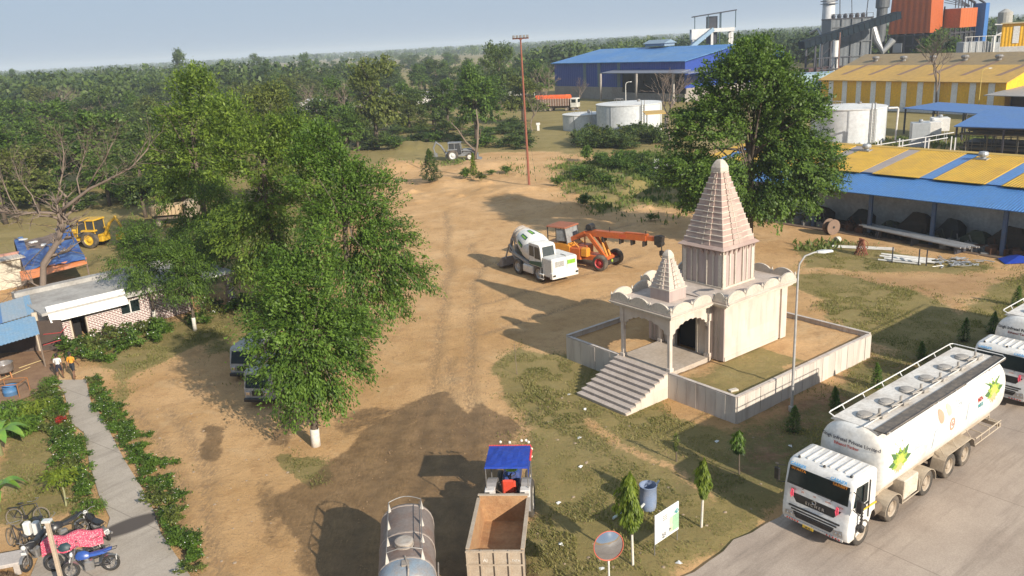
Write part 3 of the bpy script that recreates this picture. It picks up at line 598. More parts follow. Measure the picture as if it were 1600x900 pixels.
def make_tanker(loc, rz, label):
    t = thing('tanker_truck', label, 'tanker truck', loc, rz, 'long white tanker trucks on the concrete road')
    # --- cab
    prof = [(-.80,.42),(-.93,.50),(-.96,.62),(-.96,1.02),(-.93,1.10),(-.86,1.76),(-.72,2.46),(-.60,2.60),(-.40,2.66),(.70,2.69),(.78,2.64),(.82,1.05),(.62,1.02),(.50,.78),(.30,.62),(-.50,.44)]
    cx, cz = .05, 1.7
    mb = MB(); rings = []
    for b_, k in ((.03,.955),(.10,.99),(.20,1.0),(2.30,1.0),(2.40,.99),(2.47,.955)):
        rings.append([(cx+(p[0]-cx)*k, b_, cz+(p[1]-cz)*(k if p[1] > 1 else 1)) for p in prof])
    mb.loft(rings); cab = mb.build('cab', WHITE, t, autos=35)
    mb = MB()
    for i in range(8): mb.cbox(-.38, .68, .22+i*.28, .31+i*.28, 2.655, 2.705, .02)
    mb.build('roof_rib', TOPW, cab)
    for b_ in (.28, 1.25, 2.2): mb = MB(); mb.ell((-.45, b_, 2.68), .05, .05, .05, 8, 5); mb.build('marker_lamp', BLACK, cab)
    def ws(b_, z, o=.012):   # point on the raked screen plane
        z = 1.76+(z-1.86)/.84*.70; x = -.86+(z-1.76)/.70*.14; return (x-o, b_, z)
    mb = MB(); a = [ws(.12,1.90), ws(2.38,1.90), ws(2.36,2.66), ws(.14,2.66)]; b4 = [ws(.12,1.90,-.03), ws(2.38,1.90,-.03), ws(2.36,2.66,-.03), ws(.14,2.66,-.03)]
    mb.loft([b4, a]); w_ = mb.build('windscreen', GLASS, cab)
    mb = MB()
    text_mb(mb, 'SARBJIT', .155, frame(ws(.48,2.58,.016), (0,-1,0), (-1,0,.0)), .003); text_mb(mb, 'JAI MATA', .13, frame(ws(2.02,2.58,.016), (0,-1,0), (-1,0,0)), .003)
    mb.build('windscreen_lettering', ORA, w_)
    for q_ in (.55, 2.05): mb = MB(); text_mb(mb, 'CARRIER', .15, frame((-.735,q_,2.525), (0,-1,0), (-.75,0,.65)), .004); mb.build('visor_lettering', SKYB, cab)
    for b_ in (.7, 1.75): mb = MB(); mb.tube([ws(b_,1.86,.03), ws(b_-.05,1.93,.035), ws(b_+.55,1.96,.03)], .014, 4); mb.build('wiper', BLACK, cab)
    def fr(b_, z, o=.01):
        x = -.96 if z < 1.02 else -.93+(z-1.10)/.66*.07 if z > 1.10 else -.95
        return (x-o, b_, z)
    mb = MB()   # black grille wedge
    mb.add([fr(.30,1.52),fr(2.20,1.52),fr(1.95,1.22),fr(.55,1.22),fr(.30,1.52,-.02),fr(2.20,1.52,-.02),fr(1.95,1.22,-.02),fr(.55,1.22,-.02)], [(0,1,2,3),(4,7,6,5),(0,4,5,1),(1,5,6,2),(2,6,7,3),(3,7,4,0)])
    g_ = mb.build('grille', BLACK, cab)
    mb = MB(); text_mb(mb, 'E I C H E R', .15, frame(fr(1.25,1.33,.022), (0,-1,0), (-1,0,.05)), .006); mb.ring((-.975,1.25,1.50), 'x', .07, .014, 12, 4)
    mb.build('grille_lettering', CHROME, g_)
    mb = MB()
    for z0, w0 in ((1.03,.95),(.92,.85),(.82,.75)): mb.box(-.985, -.94, 1.25-w0, 1.25+w0, z0, z0+.045)
    mb.build('bumper_slots', BLACK, cab)
    mb = MB(); mb.loft([[(-.99,.6,.66),(-.99,1.9,.66),(-.99,2.0,.80),(-.99,.5,.80)],[(-.93,.6,.66),(-.93,1.9,.66),(-.93,2.0,.80),(-.93,.5,.80)]]); mb.build('air_intake', BLACK, cab)
    for b0 in (.16, 1.98):
        mb = MB(); mb.add([fr(b0,.64,.015),fr(b0+.36,.62,.015),fr(b0+.34,.80,.015),fr(b0+.04,.86,.015),fr(b0,.64,-.03),fr(b0+.36,.62,-.03),fr(b0+.34,.80,-.03),fr(b0+.04,.86,-.03)], [(0,3,2,1),(4,5,6,7),(0,1,5,4),(1,2,6,5),(2,3,7,6),(3,0,4,7)])
        mb.ell((-.99, b0+.11,.73), .02,.06,.06, 8, 5); mb.ell((-.99, b0+.25,.72), .02,.05,.05, 8, 5); mb.build('headlight', CHROME, cab)
    mb = MB(); mb.box(-.985,-.95,.15,2.35,.485,.56); mb.build('bumper_strip', WHITE, cab)
    mb = MB()
    for i in range(5): mb.box(-.995,-.975,.25+i*.11,.30+i*.11,.50,.55); mb.box(-.995,-.975,1.80+i*.10,1.85+i*.10,.50,.55)
    mb.build('bumper_marks', REDP, cab)
    mb = MB(); mb.box(-1.0,-.97,1.22,1.62,.40,.50); pl = mb.build('number_plate', YEL, cab)
    mb = MB(); text_mb(mb, 'MP 65', .08, frame((-1.006,1.42,.45), (0,-1,0), (-1,0,0)), .003); mb.build('plate_digits', DKTX, pl)
    for b_ in (.42, 2.1):
        mb = MB(); mb.cbox(-.98,-.94,b_-.05,b_+.05,1.42,1.68,.01); mb.tube([(-.98,b_,1.70),(-1.0,b_+.04,1.52),(-.97,b_+.02,1.36)], .02, 5); mb.build('ribbon', PINK, cab)
    mb = MB(); mb.mat(0)
    for b_ in (.35,.8,1.3,1.75,2.1): text_mb(mb, random.Random(int(b_*10)).choice(['GOOD','LUCK','OK','JAI']), .08, frame(fr(b_,1.66,.008),(0,-1,0),(-1,0,.06)), .003)
    mb.build('bonnet_lettering', PALER, cab)
    # side door (near side b=0, far side b=2.5)
    for sd in (0, 1):
        y = -.004 if sd == 0 else 2.504; s_ = -1 if sd == 0 else 1; y0, y1 = (y, y+.05*-s_) if sd == 0 else (y-.05, y)
        mb = MB(); mb.prism([(-.66,1.68),(-.10,1.62),(.20,1.64),(.20,2.34),(-.52,2.38)], 'y', min(y0,y1)+.02, max(y0,y1)-.01); win = mb.build('side_window', GLASS, cab)
        mb = MB(); mb.box(.28,.30,y-.02,y+.02,1.0,2.4); mb.box(-.12,-.09,y-.02,y+.02,1.66,2.34); mb.build('door_seam', BLACK, cab)
        mb = MB(); mb.prism([(-.35,1.38),(.80,1.32),(.80,1.39),(-.35,1.44)], 'y', y-.006, y+.006); mb.build('door_stripe', YEL, cab)
        mb = MB(); mb.box(.1,.28,y-.015,y+.015,1.55,1.60); mb.build('door_handle', BLACK, cab)
        mb = MB(); yy = y+s_*.28; mb.tube([(-.75,y,2.35),(-.85,yy,2.3),(-.85,yy,1.65),(-.75,y,1.7)], .018, 5); mb.cbox(-.90,-.80,yy-.11,yy+.11,1.75,2.2,.03); mb.build('wing_mirror', BLACK, cab)
    mb = MB(); mb.cbox(-.55,-.15,-.16,-.04,1.62,1.74,.03); mb.tube([(-.32,-.09,1.62),(-.32,-.11,1.0)], .035, 6)
    for k in range(5): mb.ell((-.32,-.10,1.55-k*.12),.06,.06,.05,6,4)
    mb.lathe([(.02,0),(.13,-.10),(.10,-.28),(.02,-.34)], 8, (-.32,-.10,1.02)); mb.build('black_tassel', BLACK, cab)
    # --- chassis
    mb = MB(); mb.box(-.6, 10.9, .80, .98, .72, 1.0); mb.box(-.6, 10.9, 1.52, 1.70, .72, 1.0)
    for x in (1.5,3.3,5.2,7.1,9.0,10.8): mb.box(x-.06, x+.06, .98, 1.52, .75, .95)
    for x in (0,2.09,4.6,6.42,7.76): mb.box(x-.08, x+.08, .35, 2.15, .42, .60)
    mb.build('chassis', CHAS, t)
    for x in (0, 2.09, 4.6, 6.42, 7.76):
        for y in (.17, 2.33): wheel(t, (x, y, .50), .50, .30)
        if x > 4:
            for y in (.52, 1.98): wheel(t, (x, y, .50), .50, .28)
    # --- tank with superelliptic section
    zc, hz, hb = 2.33, 1.27, 1.25; e_ = 2.7
    def sec(k, n=40):
        r = []
        for i in range(n):
            a = 2*math.pi*i/n; c, s = math.cos(a), math.sin(a)
            r.append((1.25+hb*k*math.copysign(abs(c)**(2/e_), c), zc+hz*k*math.copysign(abs(s)**(2/e_), s)))
        return r
    mb = MB(); mb.loft([[(x, p[0], p[1]) for p in sec(k)] for x, k in ((1.14,.55),(1.20,.80),(1.26,.93),(1.36,.985),(1.45,1.0),(3.2,1.0),(6.2,1.0),(9.2,1.0),(10.8,1.0),(10.9,.985),(11.0,.93),(11.06,.80),(11.11,.55))])
    tank = mb.build('tank', WHITE2, t, autos=40)
    def side(x, z, lift=.008):
        q = min(1, abs((z-zc)/hz)); b_ = 1.25-hb*(1-q**e_)**(1/e_); return (x, b_-lift, z)
    def fend(y, z, lift=.012):   # dished front head, x from local bulge
        k = max(abs((y-1.25)/hb), abs((z-zc)/hz)); x = 1.14+max(0, k-.55)*.24+max(0,k-.8)*.3; return (x-lift-.02, y, z)
    mb = MB(); text_mb(mb, 'Singh Infratel Private Limited', .185, None, .002, warp=lambda v: fend(1.25-v.x, 3.02+v.y)); mb.build('company_lettering', DKTX, tank)
    mb = MB(); text_mb(mb, 'Ethanol Tanker', .15, None, .002, warp=lambda v: fend(1.38-v.x, 2.82+v.y)); mb.build('cargo_lettering', REDP, tank)
    for ex, ez, R0 in ((2.25,2.30,.74),(9.75,2.55,.78)):
        def petals(r0, r1, angs, w, lift):
            mb = MB()
            for a_ in angs:
                ca, sa = math.cos(R(a_)), math.sin(R(a_)); q_ = [(r0,0),(r0+(r1-r0)*.35,w),(r0+(r1-r0)*.7,w*.62),(r1,0),(r0+(r1-r0)*.7,-w*.62),(r0+(r1-r0)*.35,-w)]
                mb.add([side(ex+x*ca-y*sa, ez+x*sa+y*ca, lift) for x, y in q_], [(0,1,2,3,4,5)])
            return mb
        em = petals(R0*.12, R0*1.08, range(4,180,34), R0*.19, .009).build('sunburst_emblem', GRN, tank); petals(R0*.12, R0*.76, range(-13,200,34), R0*.15, .012).build('light_petals', LIME, em)
        petals(0, R0*.46, range(4,180,34), R0*.11, .015).build('yellow_petals', PALEY, em); petals(0, R0*.60, range(215,330,27), R0*.13, .010).build('faded_petals', P('decal_faded_orange',(.62,.45,.22)), em)
    for ex, ez, r_, m_, s_ in ((5.35,2.95,.26,PALER,'oval'),(6.0,3.0,.22,PALEG,'oval'),(6.2,2.38,.26,PALER,'ring'),(6.85,3.02,.24,PALEB,'ring'),(7.6,2.45,.32,PALEB,'slant'),(4.9,2.25,.34,PALEB,'slant'),(3.65,2.75,.42,PALEB,'sheet')):
        mb = MB(); n = 16; pts = []
        for k in range(n):
            a = 2*math.pi*k/n; x, z = ex+r_*.8*math.cos(a), ez+r_*math.sin(a)
            if s_ == 'slant': x, z = ex+r_*(.55*math.copysign(min(1,abs(1.3*math.cos(a))),math.cos(a))+.3*math.sin(a)), ez+r_*math.copysign(min(1,abs(1.3*math.sin(a))),math.sin(a))
            if s_ == 'sheet': x, z = ex+r_*.75*math.copysign(min(1,abs(1.42*math.cos(a))),math.cos(a)), ez+r_*math.copysign(min(1,abs(1.42*math.sin(a))),math.sin(a))
            pts.append((x, z))
        if s_ == 'ring' : 
            vs = [side(x, z, .011) for x, z in pts]+[side(ex+(x-ex)*.68, ez+(z-ez)*.68, .011) for x, z in pts]; mb.add(vs, [(k, (k+1)%n, n+(k+1)%n, n+k) for k in range(n)])
            text_mb(mb, 'G', r_*.9, None, .001, warp=lambda v, ex=ex, ez=ez: side(ex+v.x, ez+v.y, .013))
        elif s_ in ('sheet',):
            for k in range(7):
                text_mb(mb, 'the quick load'[k%3:10+k%4], .11, None, .001, warp=lambda v, ex=ex, ez=ez, k=k: side(ex+v.x, ez+.36-k*.12+v.y, .012)) if False else mb.add([side(ex-.3,ez+.36-k*.12,.012),side(ex+.3-.05*(k%3),ez+.36-k*.12,.012),side(ex+.3-.05*(k%3),ez+.31-k*.12,.012),side(ex-.3,ez+.31-k*.12,.012)],[(0,3,2,1)])
        else: mb.add([side(ex, ez, .012)]+[side(x, z, .011) for x, z in pts], [(0, 1+k, 1+(k+1) % n) for k in range(n)])
        mb.build('side_decal', m_, tank)
    mb = MB(); text_mb(mb, 'MIN', .27, None, .001, warp=lambda v: side(8.55+v.x, 2.62+v.y)); mb.build('red_side_letters', REDP, tank)
    mb = MB(); text_mb(mb, 'MISE', .24, None, .001, warp=lambda v: side(8.6+v.x, 2.36+v.y)); mb.build('teal_side_letters', P('decal_teal',(.08,.42,.45)), tank)
    # roof deck, walkway, manholes, rails
    mb = MB(); mb.loft([[(x,.42,3.47),(x,.50,3.60),(x,2.1,3.62),(x,2.2,3.50)] for x in (1.42,10.85)]); mb.build('tank_deck', TOPW, tank)
    mb = MB()
    for i in range(12): mb.box(1.4, 10.9, .16+i*.036, .182+i*.036, 3.60, 3.635)
    for i in range(32): mb.box(1.4+i*.3, 1.43+i*.3, .16, .60, 3.585, 3.60)
    mb.box(1.4,10.9,.12,.15,3.57,3.66); mb.build('walkway', GRATE, tank)
    for i in range(6):
        x = 2.2+i*1.52; mb = MB(); mb.lathe([(.29,0),(.29,.05),(.25,.07),(.24,.10),(.10,.12),(.01,.12)], 20, (x, 1.35, 3.62)); mb.box(x-.34,x+.42,.97,1.03,3.66,3.74); mb.cyl((x+.34,1.0,3.62),(x+.34,1.0,3.90),.05,n=8); mb.box(x+.15,x+.55,.78,.86,3.63,3.75); mb.cyl((x-.33,1.0,3.70),(x+.5,.72,3.72),.025,n=5)
        mb.build('manhole', mat('hatch_dusty', (.40,.37,.33), .6, (.22,.19,.16), .7, 3), tank)
    mb = MB(); mb.tube([(1.3,.9,3.66),(10.6,.86,3.66)], .025, 5); mb.build('vent_pipe', TOPW, tank)
    mb = MB(); zt = 3.72
    mb.tube([(1.40,2.02,3.62),(1.40,2.25,zt),(1.55,2.28,zt),(10.8,2.28,zt),(10.9,2.2,zt),(10.9,.25,zt),(10.8,.12,zt-.04),(7.2,.06,zt-.06)], .022, 5)
    mb.tube([(1.42,.30,zt-.12),(1.6,.06,zt-.1),(4.6,.06,zt-.1),(4.7,.1,3.62)], .02, 5); mb.tube([(5.0,.1,3.62),(5.1,.06,zt-.1),(6.4,.06,zt-.1),(6.5,.1,3.62)], .02, 5)
    for i in range(7): x = 2.3+i*1.4; mb.cyl((x,2.28,zt),(x,2.12,3.50),.02,n=5); mb.cyl((x,.06,zt-.1),(x,.10,3.56),.018,n=5) if i % 2 else None
    mb.build('top_rail', WHITE, tank)
    # saddle skirt, mudguards, toolbox, guards
    mb = MB(); mb.box(1.5,10.8,.45,2.05,1.0,1.22); mb.build('saddle', BEIGE, t)
    def guard(xc, r=.62, y0=-.02, y1=.46, mb=None, a0=-5, a1=185):
        n = 10; pts = [(xc+r*math.cos(R(a0+(a1-a0)*k/n)), .50+r*math.sin(R(a0+(a1-a0)*k/n))*.92) for k in range(n+1)]; o = [(xc+(p[0]-xc)*.96, .5+(p[1]-.5)*.96) for p in pts]
        for k in range(n): mb.add([(pts[k][0],y0,pts[k][1]),(pts[k+1][0],y0,pts[k+1][1]),(pts[k+1][0],y1,pts[k+1][1]),(pts[k][0],y1,pts[k][1]),(o[k][0],y0,o[k][1]),(o[k+1][0],y0,o[k+1][1]),(o[k+1][0],y1,o[k+1][1]),(o[k][0],y1,o[k][1])], [(0,1,2,3),(4,7,6,5),(0,4,5,1),(3,2,6,7)])
    for y0, y1 in ((-.02,.46),(2.04,2.52)):
        for q_ in (2.09,4.6): mb = MB(); guard(q_,.62,y0,y1,mb=mb); mb.build('mudguard', BEIGE, t)
        mb = MB()
        mb.loft([[(x,y0,z),(x,y1,z),(x,y1,z-.04),(x,y0,z-.04)] for x, z in ((5.72,.55),(5.85,.95),(6.05,1.12),(8.1,1.12),(8.35,.95),(8.5,.6))]); mb.build('bogie_mudguard', BEIGE, t)
    for q_ in (.02,1.88): mb = MB(); mb.cbox(2.85,3.85,q_,q_+.6,.55,1.28,.03); mb.build('toolbox', mat('toolbox_cream', (.60,.53,.43), .5, (.4,.32,.24), .6, 2), t)
    for y in (.02, 2.48):
        mb = MB(); mb.tube([(2.75,y,.95),(2.75,y,.45),(3.95,y,.45),(3.95,y,.95)], .025, 5); mb.tube([(8.55,y,.62),(10.9,y,.62)], .03, 5); mb.tube([(8.55,y,.9),(10.9,y,.9)], .03, 5)
        for x in (9.1,9.8,10.6): mb.tube([(x,y,.6),(x,y,.95),(x,.9 if y < 1 else 1.6,1.0)], .025, 5)
        for x in (5.9,6.9,8.1): mb.tube([(x,y,1.1),(x+.18,.35 if y < 1 else 2.15,1.35)], .015, 4)
        mb.build('side_guard', BEIGE, t)
    mb = MB(); mb.cbox(10.95,11.1,.05,2.45,.55,.72,.02); mb.tube([(10.95,.5,.72),(10.95,.5,1.1)], .03, 5); mb.tube([(10.95,2,.72),(10.95,2,1.1)], .03, 5); mb.build('underrun_guard', BEIGE, t)
    mb = MB(); mb.cyl((1.0,.32,.75),(1.5,.32,.75),.22,n=14); mb.build('air_tank', CHAS, t); mb = MB(); mb.cyl((8.9,1.0,.62),(9.9,1.0,.62),.18,n=12); mb.build('air_tank', CHAS, t)
    return t
TRZ = math.atan2(.615, .789)
tk1 = make_tanker((T0.x, T0.y, .02), TRZ, 'long white tanker truck in front, whole, with sunburst emblems, tail towards the other')
p2 = tf(15.25, .25, .02); tk2 = dup(tk1, p2, TRZ, 'white tanker truck behind, cut by the right edge, its cab by the first tail')
# ================================================================ water tanker, tipping trailer, tractor
RUSTW = mat('worn_grey_brown_paint', (.20,.165,.145), .6, (.17,.10,.07), .8, 1.2, bump=.1, bscale=12)
LBLUE = mat('light_blue_enamel', (.19,.24,.29), .4, (.22,.18,.15), .8, 2.2)
t = thing('water_tanker', 'rust-streaked towed water tank with light blue end, cut by the bottom edge', 'water tank', (-3.52, 20.4, 0), R(6))
def sec2(k, n=28): return [(.86*k*math.copysign(abs(math.cos(a))**.86, math.cos(a)), 1.95+.80*k*math.copysign(abs(math.sin(a))**.86, math.sin(a))) for a in [2*math.pi*i/n for i in range(n)]]
mb = MB(); mb.loft([[(p[0], y, p[1]) for p in sec2(k)] for y, k in ((.40,1),(1.3,1),(2.2,1),(3.3,1),(3.45,.97),(3.55,.85),(3.60,.6))]); tank = mb.build('tank', RUSTW, t, autos=40)
mb = MB(); mb.loft([[(p[0], y, p[1]) for p in sec2(k)] for y, k in ((-.30,.5),(-.20,.75),(-.05,.90),(.15,.98),(.40,1.0))]); mb.build('tank_end', LBLUE, t, autos=40)
for y in (.42, 1.75, 3.3):
  mb = MB(); mb.loft([[(p[0]*1.0, yy, p[1]) for p in sec2(k)] for yy, k in ((y-.04,1.0),(y-.03,1.018),(y+.03,1.018),(y+.04,1.0))], False); mb.build('band', mat('pale_dust_band', (.29,.25,.22), .6, (.3,.22,.17), .7, 2), tank)
mb = MB(); mb.lathe([(.25,0),(.25,.10),(.28,.11),(.28,.15),(.22,.17),(.01,.17)], 22, (-.02,1.1,2.74)); mb.lathe([(.29,0),(.29,.04)], 22, (-.02,1.1,2.735)); mb.build('manhole', mat('manhole_dust', (.40,.36,.31), .6, (.25,.17,.12), .6, 4), tank)
mb = MB(); zr = 2.98
mb.tube([(-.52,.42,zr),(-.52,3.2,zr)], .016, 5); mb.tube([(.52,.42,zr),(.52,3.2,zr)], .016, 5); mb.tube([(.46,.42,zr-.06),(.46,3.2,zr-.06)], .012, 5)
mb.tube([(-.52,3.2,zr)]+[(-.52+1.04*k/8, 3.2+.10*math.sin(math.pi*k/8), zr+.10*math.sin(math.pi*k/8)) for k in range(1,8)]+[(.52,3.2,zr)], .016, 5)
mb.tube([(-.52,.42,zr)]+[(-.52+1.04*k/8, .42, zr+.10*math.sin(math.pi*k/8)) for k in range(1,8)]+[(.52,.42,zr)], .016, 5)
mb.build('top_rail', GREY, tank)
mb = MB()
for y in (.42,1.3,2.2,3.2):
    for x in (-.52,.52): mb.prism([(x-.06,2.62),(x+.06,2.62),(x,zr)], 'y', y-.035, y+.035)
mb.build('rail_bracket', mat('white_bracket', (.6,.56,.5), .6), tank)
mb = MB(); mb.tube([(.88,-.2,1.7),(.90,.6,1.75),(.92,1.5,1.7)], .03, 6); mb.cyl((.9,.3,1.7),(1.0,.3,1.7),.06,n=8); mb.tube([(0,.45,2.78),(.1,-.1,2.72),(.05,-.35,2.4)], .03, 6); mb.box(-.10,.12,.05,.3,2.66,2.76); mb.build('pipework', mat('dull_pipe', (.30,.26,.22), .6), tank)
mb = MB(); mb.box(-.5,-.4,-.2,4.3,.85,1.15); mb.box(.4,.5,-.2,4.3,.85,1.15); mb.tube([(-.45,4.2,.95),(0,5.2,.75)], .05, 6); mb.tube([(.45,4.2,.95),(0,5.2,.75)], .05, 6); mb.box(-.7,.7,1.1,1.9,.55,.7); mb.build('chassis', CHAS, t)
for x in (-.78,.78): wheel(t, (x,1.5,.50), .50, .26, 'x')
# tipping trailer
RB = mat('rust_soil_bed', (.40,.235,.115), .85, (.28,.13,.055), .8, 1.0, bump=.3, bscale=18)
CRM = mat('dusty_cream_steel', (.42,.35,.27), .7, (.30,.22,.15), .6, 2.5)
t = thing('tipping_trailer', 'open tan steel trailer with bare rusty bed and ribbed tailgate', 'trailer', (-.99, 22.40, 0), R(-5.5))
W_, L_, zf, zt = .84, 2.95, .95, 1.80
def panel(mb, a, b, thick):
    mb.add(a+b, [])
mb = MB(); mb.box(-W_+.07, W_-.07, .06, L_-.06, zf-.06, zf); mb.build('bed_floor', RB, t)
for nm, pts in (('left_board', [(-W_+.10,zf),(-W_-.02,zt),(-W_+.03,zt),(-W_+.14,zf)]), ('right_board', [(W_-.14,zf),(W_-.03,zt),(W_+.02,zt),(W_-.10,zf)])):
    mb = MB(); mb.prism(pts, 'y', .0, L_); s_ = mb.build('side_board', RB, t)
    sg = -1 if nm[0] == 'l' else 1; mb = MB()
    for k in range(7): y = .1+k*.45; mb.prism([(sg*(W_-.095),zf-.1),(sg*(W_+.03),zt-.02),(sg*(W_+.075),zt-.02),(sg*(W_-.03),zf-.1)], 'y', y, y+.07)
    mb.prism([(sg*(W_-.03),zt),(sg*(W_+.09),zt),(sg*(W_+.09),zt+.04),(sg*(W_-.03),zt+.04)], 'y', -.02, L_+.02); mb.build('board_rib', CRM, s_)
mb = MB(); mb.prism([(L_-.06,zf),(L_,zf),(L_+.05,zt+.12),(L_,zt+.12)], 'x', -W_, W_); fb = mb.build('front_board', RB, t)
mb = MB(); mb.box(-W_-.05,W_+.05,L_-.02,L_+.08,zt+.121,zt+.16); mb.build('board_rib', CRM, fb)
mb = MB(); mb.box(-W_-.08,W_+.08,-.06,-.01,zf-.25,zt-.02); tg = mb.build('tailgate', CRM, t)
mb = MB()
for k in range(5): x = -W_-.08+k*(2*W_+.16-.06)/4; mb.box(x, x+.06, -.13, -.061, zf-.24, zt)
for z in (zf-.25, (zf+zt)/2-.1, zt-.05): mb.box(-W_-.09, W_+.09, -.145, -.131, z, z+.06)
mb.build('gate_rib', CRM, tg)
mb = MB(); text_mb(mb, 'JAI', .17, frame((-.35,-.065,zt-.38),(1,0,0),(0,-1,0)), .006); text_mb(mb, 'OK TATA', .10, frame((.55,-.065,zt-.38),(1,0,0),(0,-1,0)), .006); mb.build('gate_lettering', mat('gate_white', (.62,.58,.52), .6), tg)
mb = MB(); mb.box(-.5,-.4,-.0,L_+.2,.66,zf-.06); mb.box(.4,.5,0,L_+.2,.66,zf-.06); mb.tube([(-.45,L_,.75),(0,L_+1.1,.62)],.05,6); mb.tube([(.45,L_,.75),(0,L_+1.1,.62)],.05,6); mb.box(-.75,.75,1.0,1.14,.42,.6); mb.box(-.7,.7,-.1,0,.45,.66); mb.build('chassis', CRM, t)
for x in (-.70,.70): wheel(t, (x,1.07,.42), .42, .22, 'x')
# tractor with blue canopy
BLT = mat('blue_tarpaulin', (.010,.040,.30), .55, (.015,.06,.36), .6, 2.2, bump=.5, bscale=5)
t = thing('tractor', 'dusty farm tractor under a blue canopy trimmed with tassels', 'tractor', (-.55, 26.75, 0), R(-5.5))
mb = MB(); n = 8; vs = []; fs = []
for j in range(n+1):
    for i in range(n+1):
        x = -.78+1.56*i/n; y = -.25+1.62*j/n; e = min(i, n-i, j, n-j); z = 2.38+.07*math.sin(math.pi*i/n)*math.sin(math.pi*j/n)-.02*math.sin(i*2.1+j)*(e > 0); vs.append((x, y, z))
for j in range(n):
    for i in range(n): k = j*(n+1)+i; fs.append((k, k+1, k+n+2, k+n+1))
mb.add(vs, fs)
def drape(p, q, d, wav=6):
    for k in range(wav*2):
        a = Vector(p).lerp(Vector(q), k/(wav*2)); b_ = Vector(p).lerp(Vector(q), (k+1)/(wav*2)); mb.add([tuple(a), tuple(b_), (b_.x, b_.y, b_.z-d*(1+.15*((k+1)%2))), (a.x, a.y, a.z-d*(1+.15*(k%2)))], [(0,1,2,3)])
drape((-.78,1.37,2.38),(.78,1.37,2.38),.16); drape((.78,-.25,2.38),(.78,1.37,2.38),.42); drape((-.78,-.25,2.38),(-.78,1.37,2.38),.16); mb.add([(-.80,-.30,2.34),(.80,-.30,2.34),(.78,-.25,2.38),(-.78,-.25,2.38)], [(0,1,2,3)])
cn = mb.build('canopy', BLT, t, smooth=False)
mb = MB()
for x in (-.76,.76):
    for y in (-.22,1.34): mb.tube([(x,y,1.0),(x,y,2.36)], .02, 6)
mb.tube([(-.78,-.25,2.33),(.78,-.25,2.33)], .022, 6); mb.build('canopy_post', GREY, t)
mb = MB()
for k in range(26): x = -.78+1.56*k/25; mb.lathe([(.005,0),(.025,-.03),(.03,-.09),(.002,-.10)], 5, (x,1.40,2.42))
for k in range(6): mb.lathe([(.005,0),(.03,-.04),(.04,-.16),(.002,-.18)], 5, (.82,1.36-k*.16,2.36-.0*k))
mb.build('tassels', P('tassel_red',(.62,.06,.06)), cn)
mb = MB()
for x, y, z in ((-.35,1.42,2.52),(.0,1.42,2.50),(.45,1.45,2.55),(.62,1.45,2.56),(.72,1.42,2.50),(.83,1.25,2.3),(.83,.95,2.15)): mb.ell((x,y,z),.055,.04,.06,7,5)
mb.build('pompom', P('tassel_white',(.75,.66,.55)), cn)
for x in (-.72,.72): wheel(t, (x,.45,.70), .70, .34, 'x', mat('tractor_rim',(.55,.5,.42),.6), 24)
for x in (-.55,.55): wheel(t, (x,2.35,.38), .38, .2, 'x', mat('tractor_rim',(.55,.5,.42),.6), 18)
for sg in (-1,1):
    mb = MB(); x0, x1 = sorted((sg*.46, sg*.82)); pts = [( .45+.80*math.cos(R(a)), .66+.78*math.sin(R(a))) for a in range(20,181,20)]
    for (ya,za),(yb,zb) in zip(pts, pts[1:]): mb.add([(x0,ya,za),(x1,ya,za),(x1,yb,zb),(x0,yb,zb),(x0,ya,za-.03),(x1,ya,za-.03),(x1,yb,zb-.03),(x0,yb,zb-.03)],[(0,1,2,3),(7,6,5,4),(0,4,5,1),(2,6,7,3),(1,5,6,2),(3,7,4,0)])
    mb.build('mudguard', mat('grey_mudguard',(.30,.29,.29),.45,(.22,.18,.14),.6,3), t)
    mb = MB(); mb.cbox(x0,x1,-.42,-.10,1.16,1.52,.02); bx_ = mb.build('speaker_box', mat('pale_grey_box',(.62,.60,.58),.6,(.42,.36,.3),.5,4), t)
    mb = MB(); mb.box(x0+.03,(x0+x1)/2,-.428,-.421,1.22,1.46); mb.build('box_panel', BLACK, bx_)
mb = MB(); mb.cbox(-.26,.26,.25,.72,1.0,1.12,.05); mb.cbox(-.26,.26,.20,.32,1.12,1.58,.06); mb.build('seat', mat('red_seat',(.62,.07,.035),.5,(.3,.05,.04),.4,5), t)
mb = MB(); mb.ring((0,.98,1.42),'z',.20,.018,18,6); mb.tube([(0,.98,1.42),(0,1.15,1.0)],.025,6); mb.build('steering_wheel', BLACK, t)
mb = MB(); mb.cbox(-.32,.32,1.15,2.65,.75,1.32,.08); mb.build('bonnet', mat('tractor_blue',(.03,.07,.25),.4,(.2,.15,.1),.5,2), t)
mb = MB(); mb.cbox(-.25,.25,-.15,1.2,.55,1.0,.05); mb.tube([(-.35,-.1,.7),(-.1,-.55,.6)],.04,6); mb.tube([(.35,-.1,.7),(.1,-.55,.6)],.04,6); mb.tube([(-.3,-.1,1.15),(-.25,-.35,.8)],.03,6); mb.tube([(.3,-.1,1.15),(.25,-.35,.8)],.03,6); mb.box(-.42,.42,-.2,-.12,.9,1.0); mb.box(-.45,.45,.2,1.2,.80,.86)
mb.tube([(-.5,-.2,1.5),(-.2,-.1,1.2),(.2,-.12,1.25),(.5,-.2,1.5)],.012,4); mb.build('rear_linkage', CHAS, t)
mb = MB(); mb.ell((.05,.95,1.62),.24,.16,.07,10,5); mb.build('dashboard_flowers', mat('lime_cloth',(.35,.55,.04),.6,(.1,.4,.1),.6,8), t)
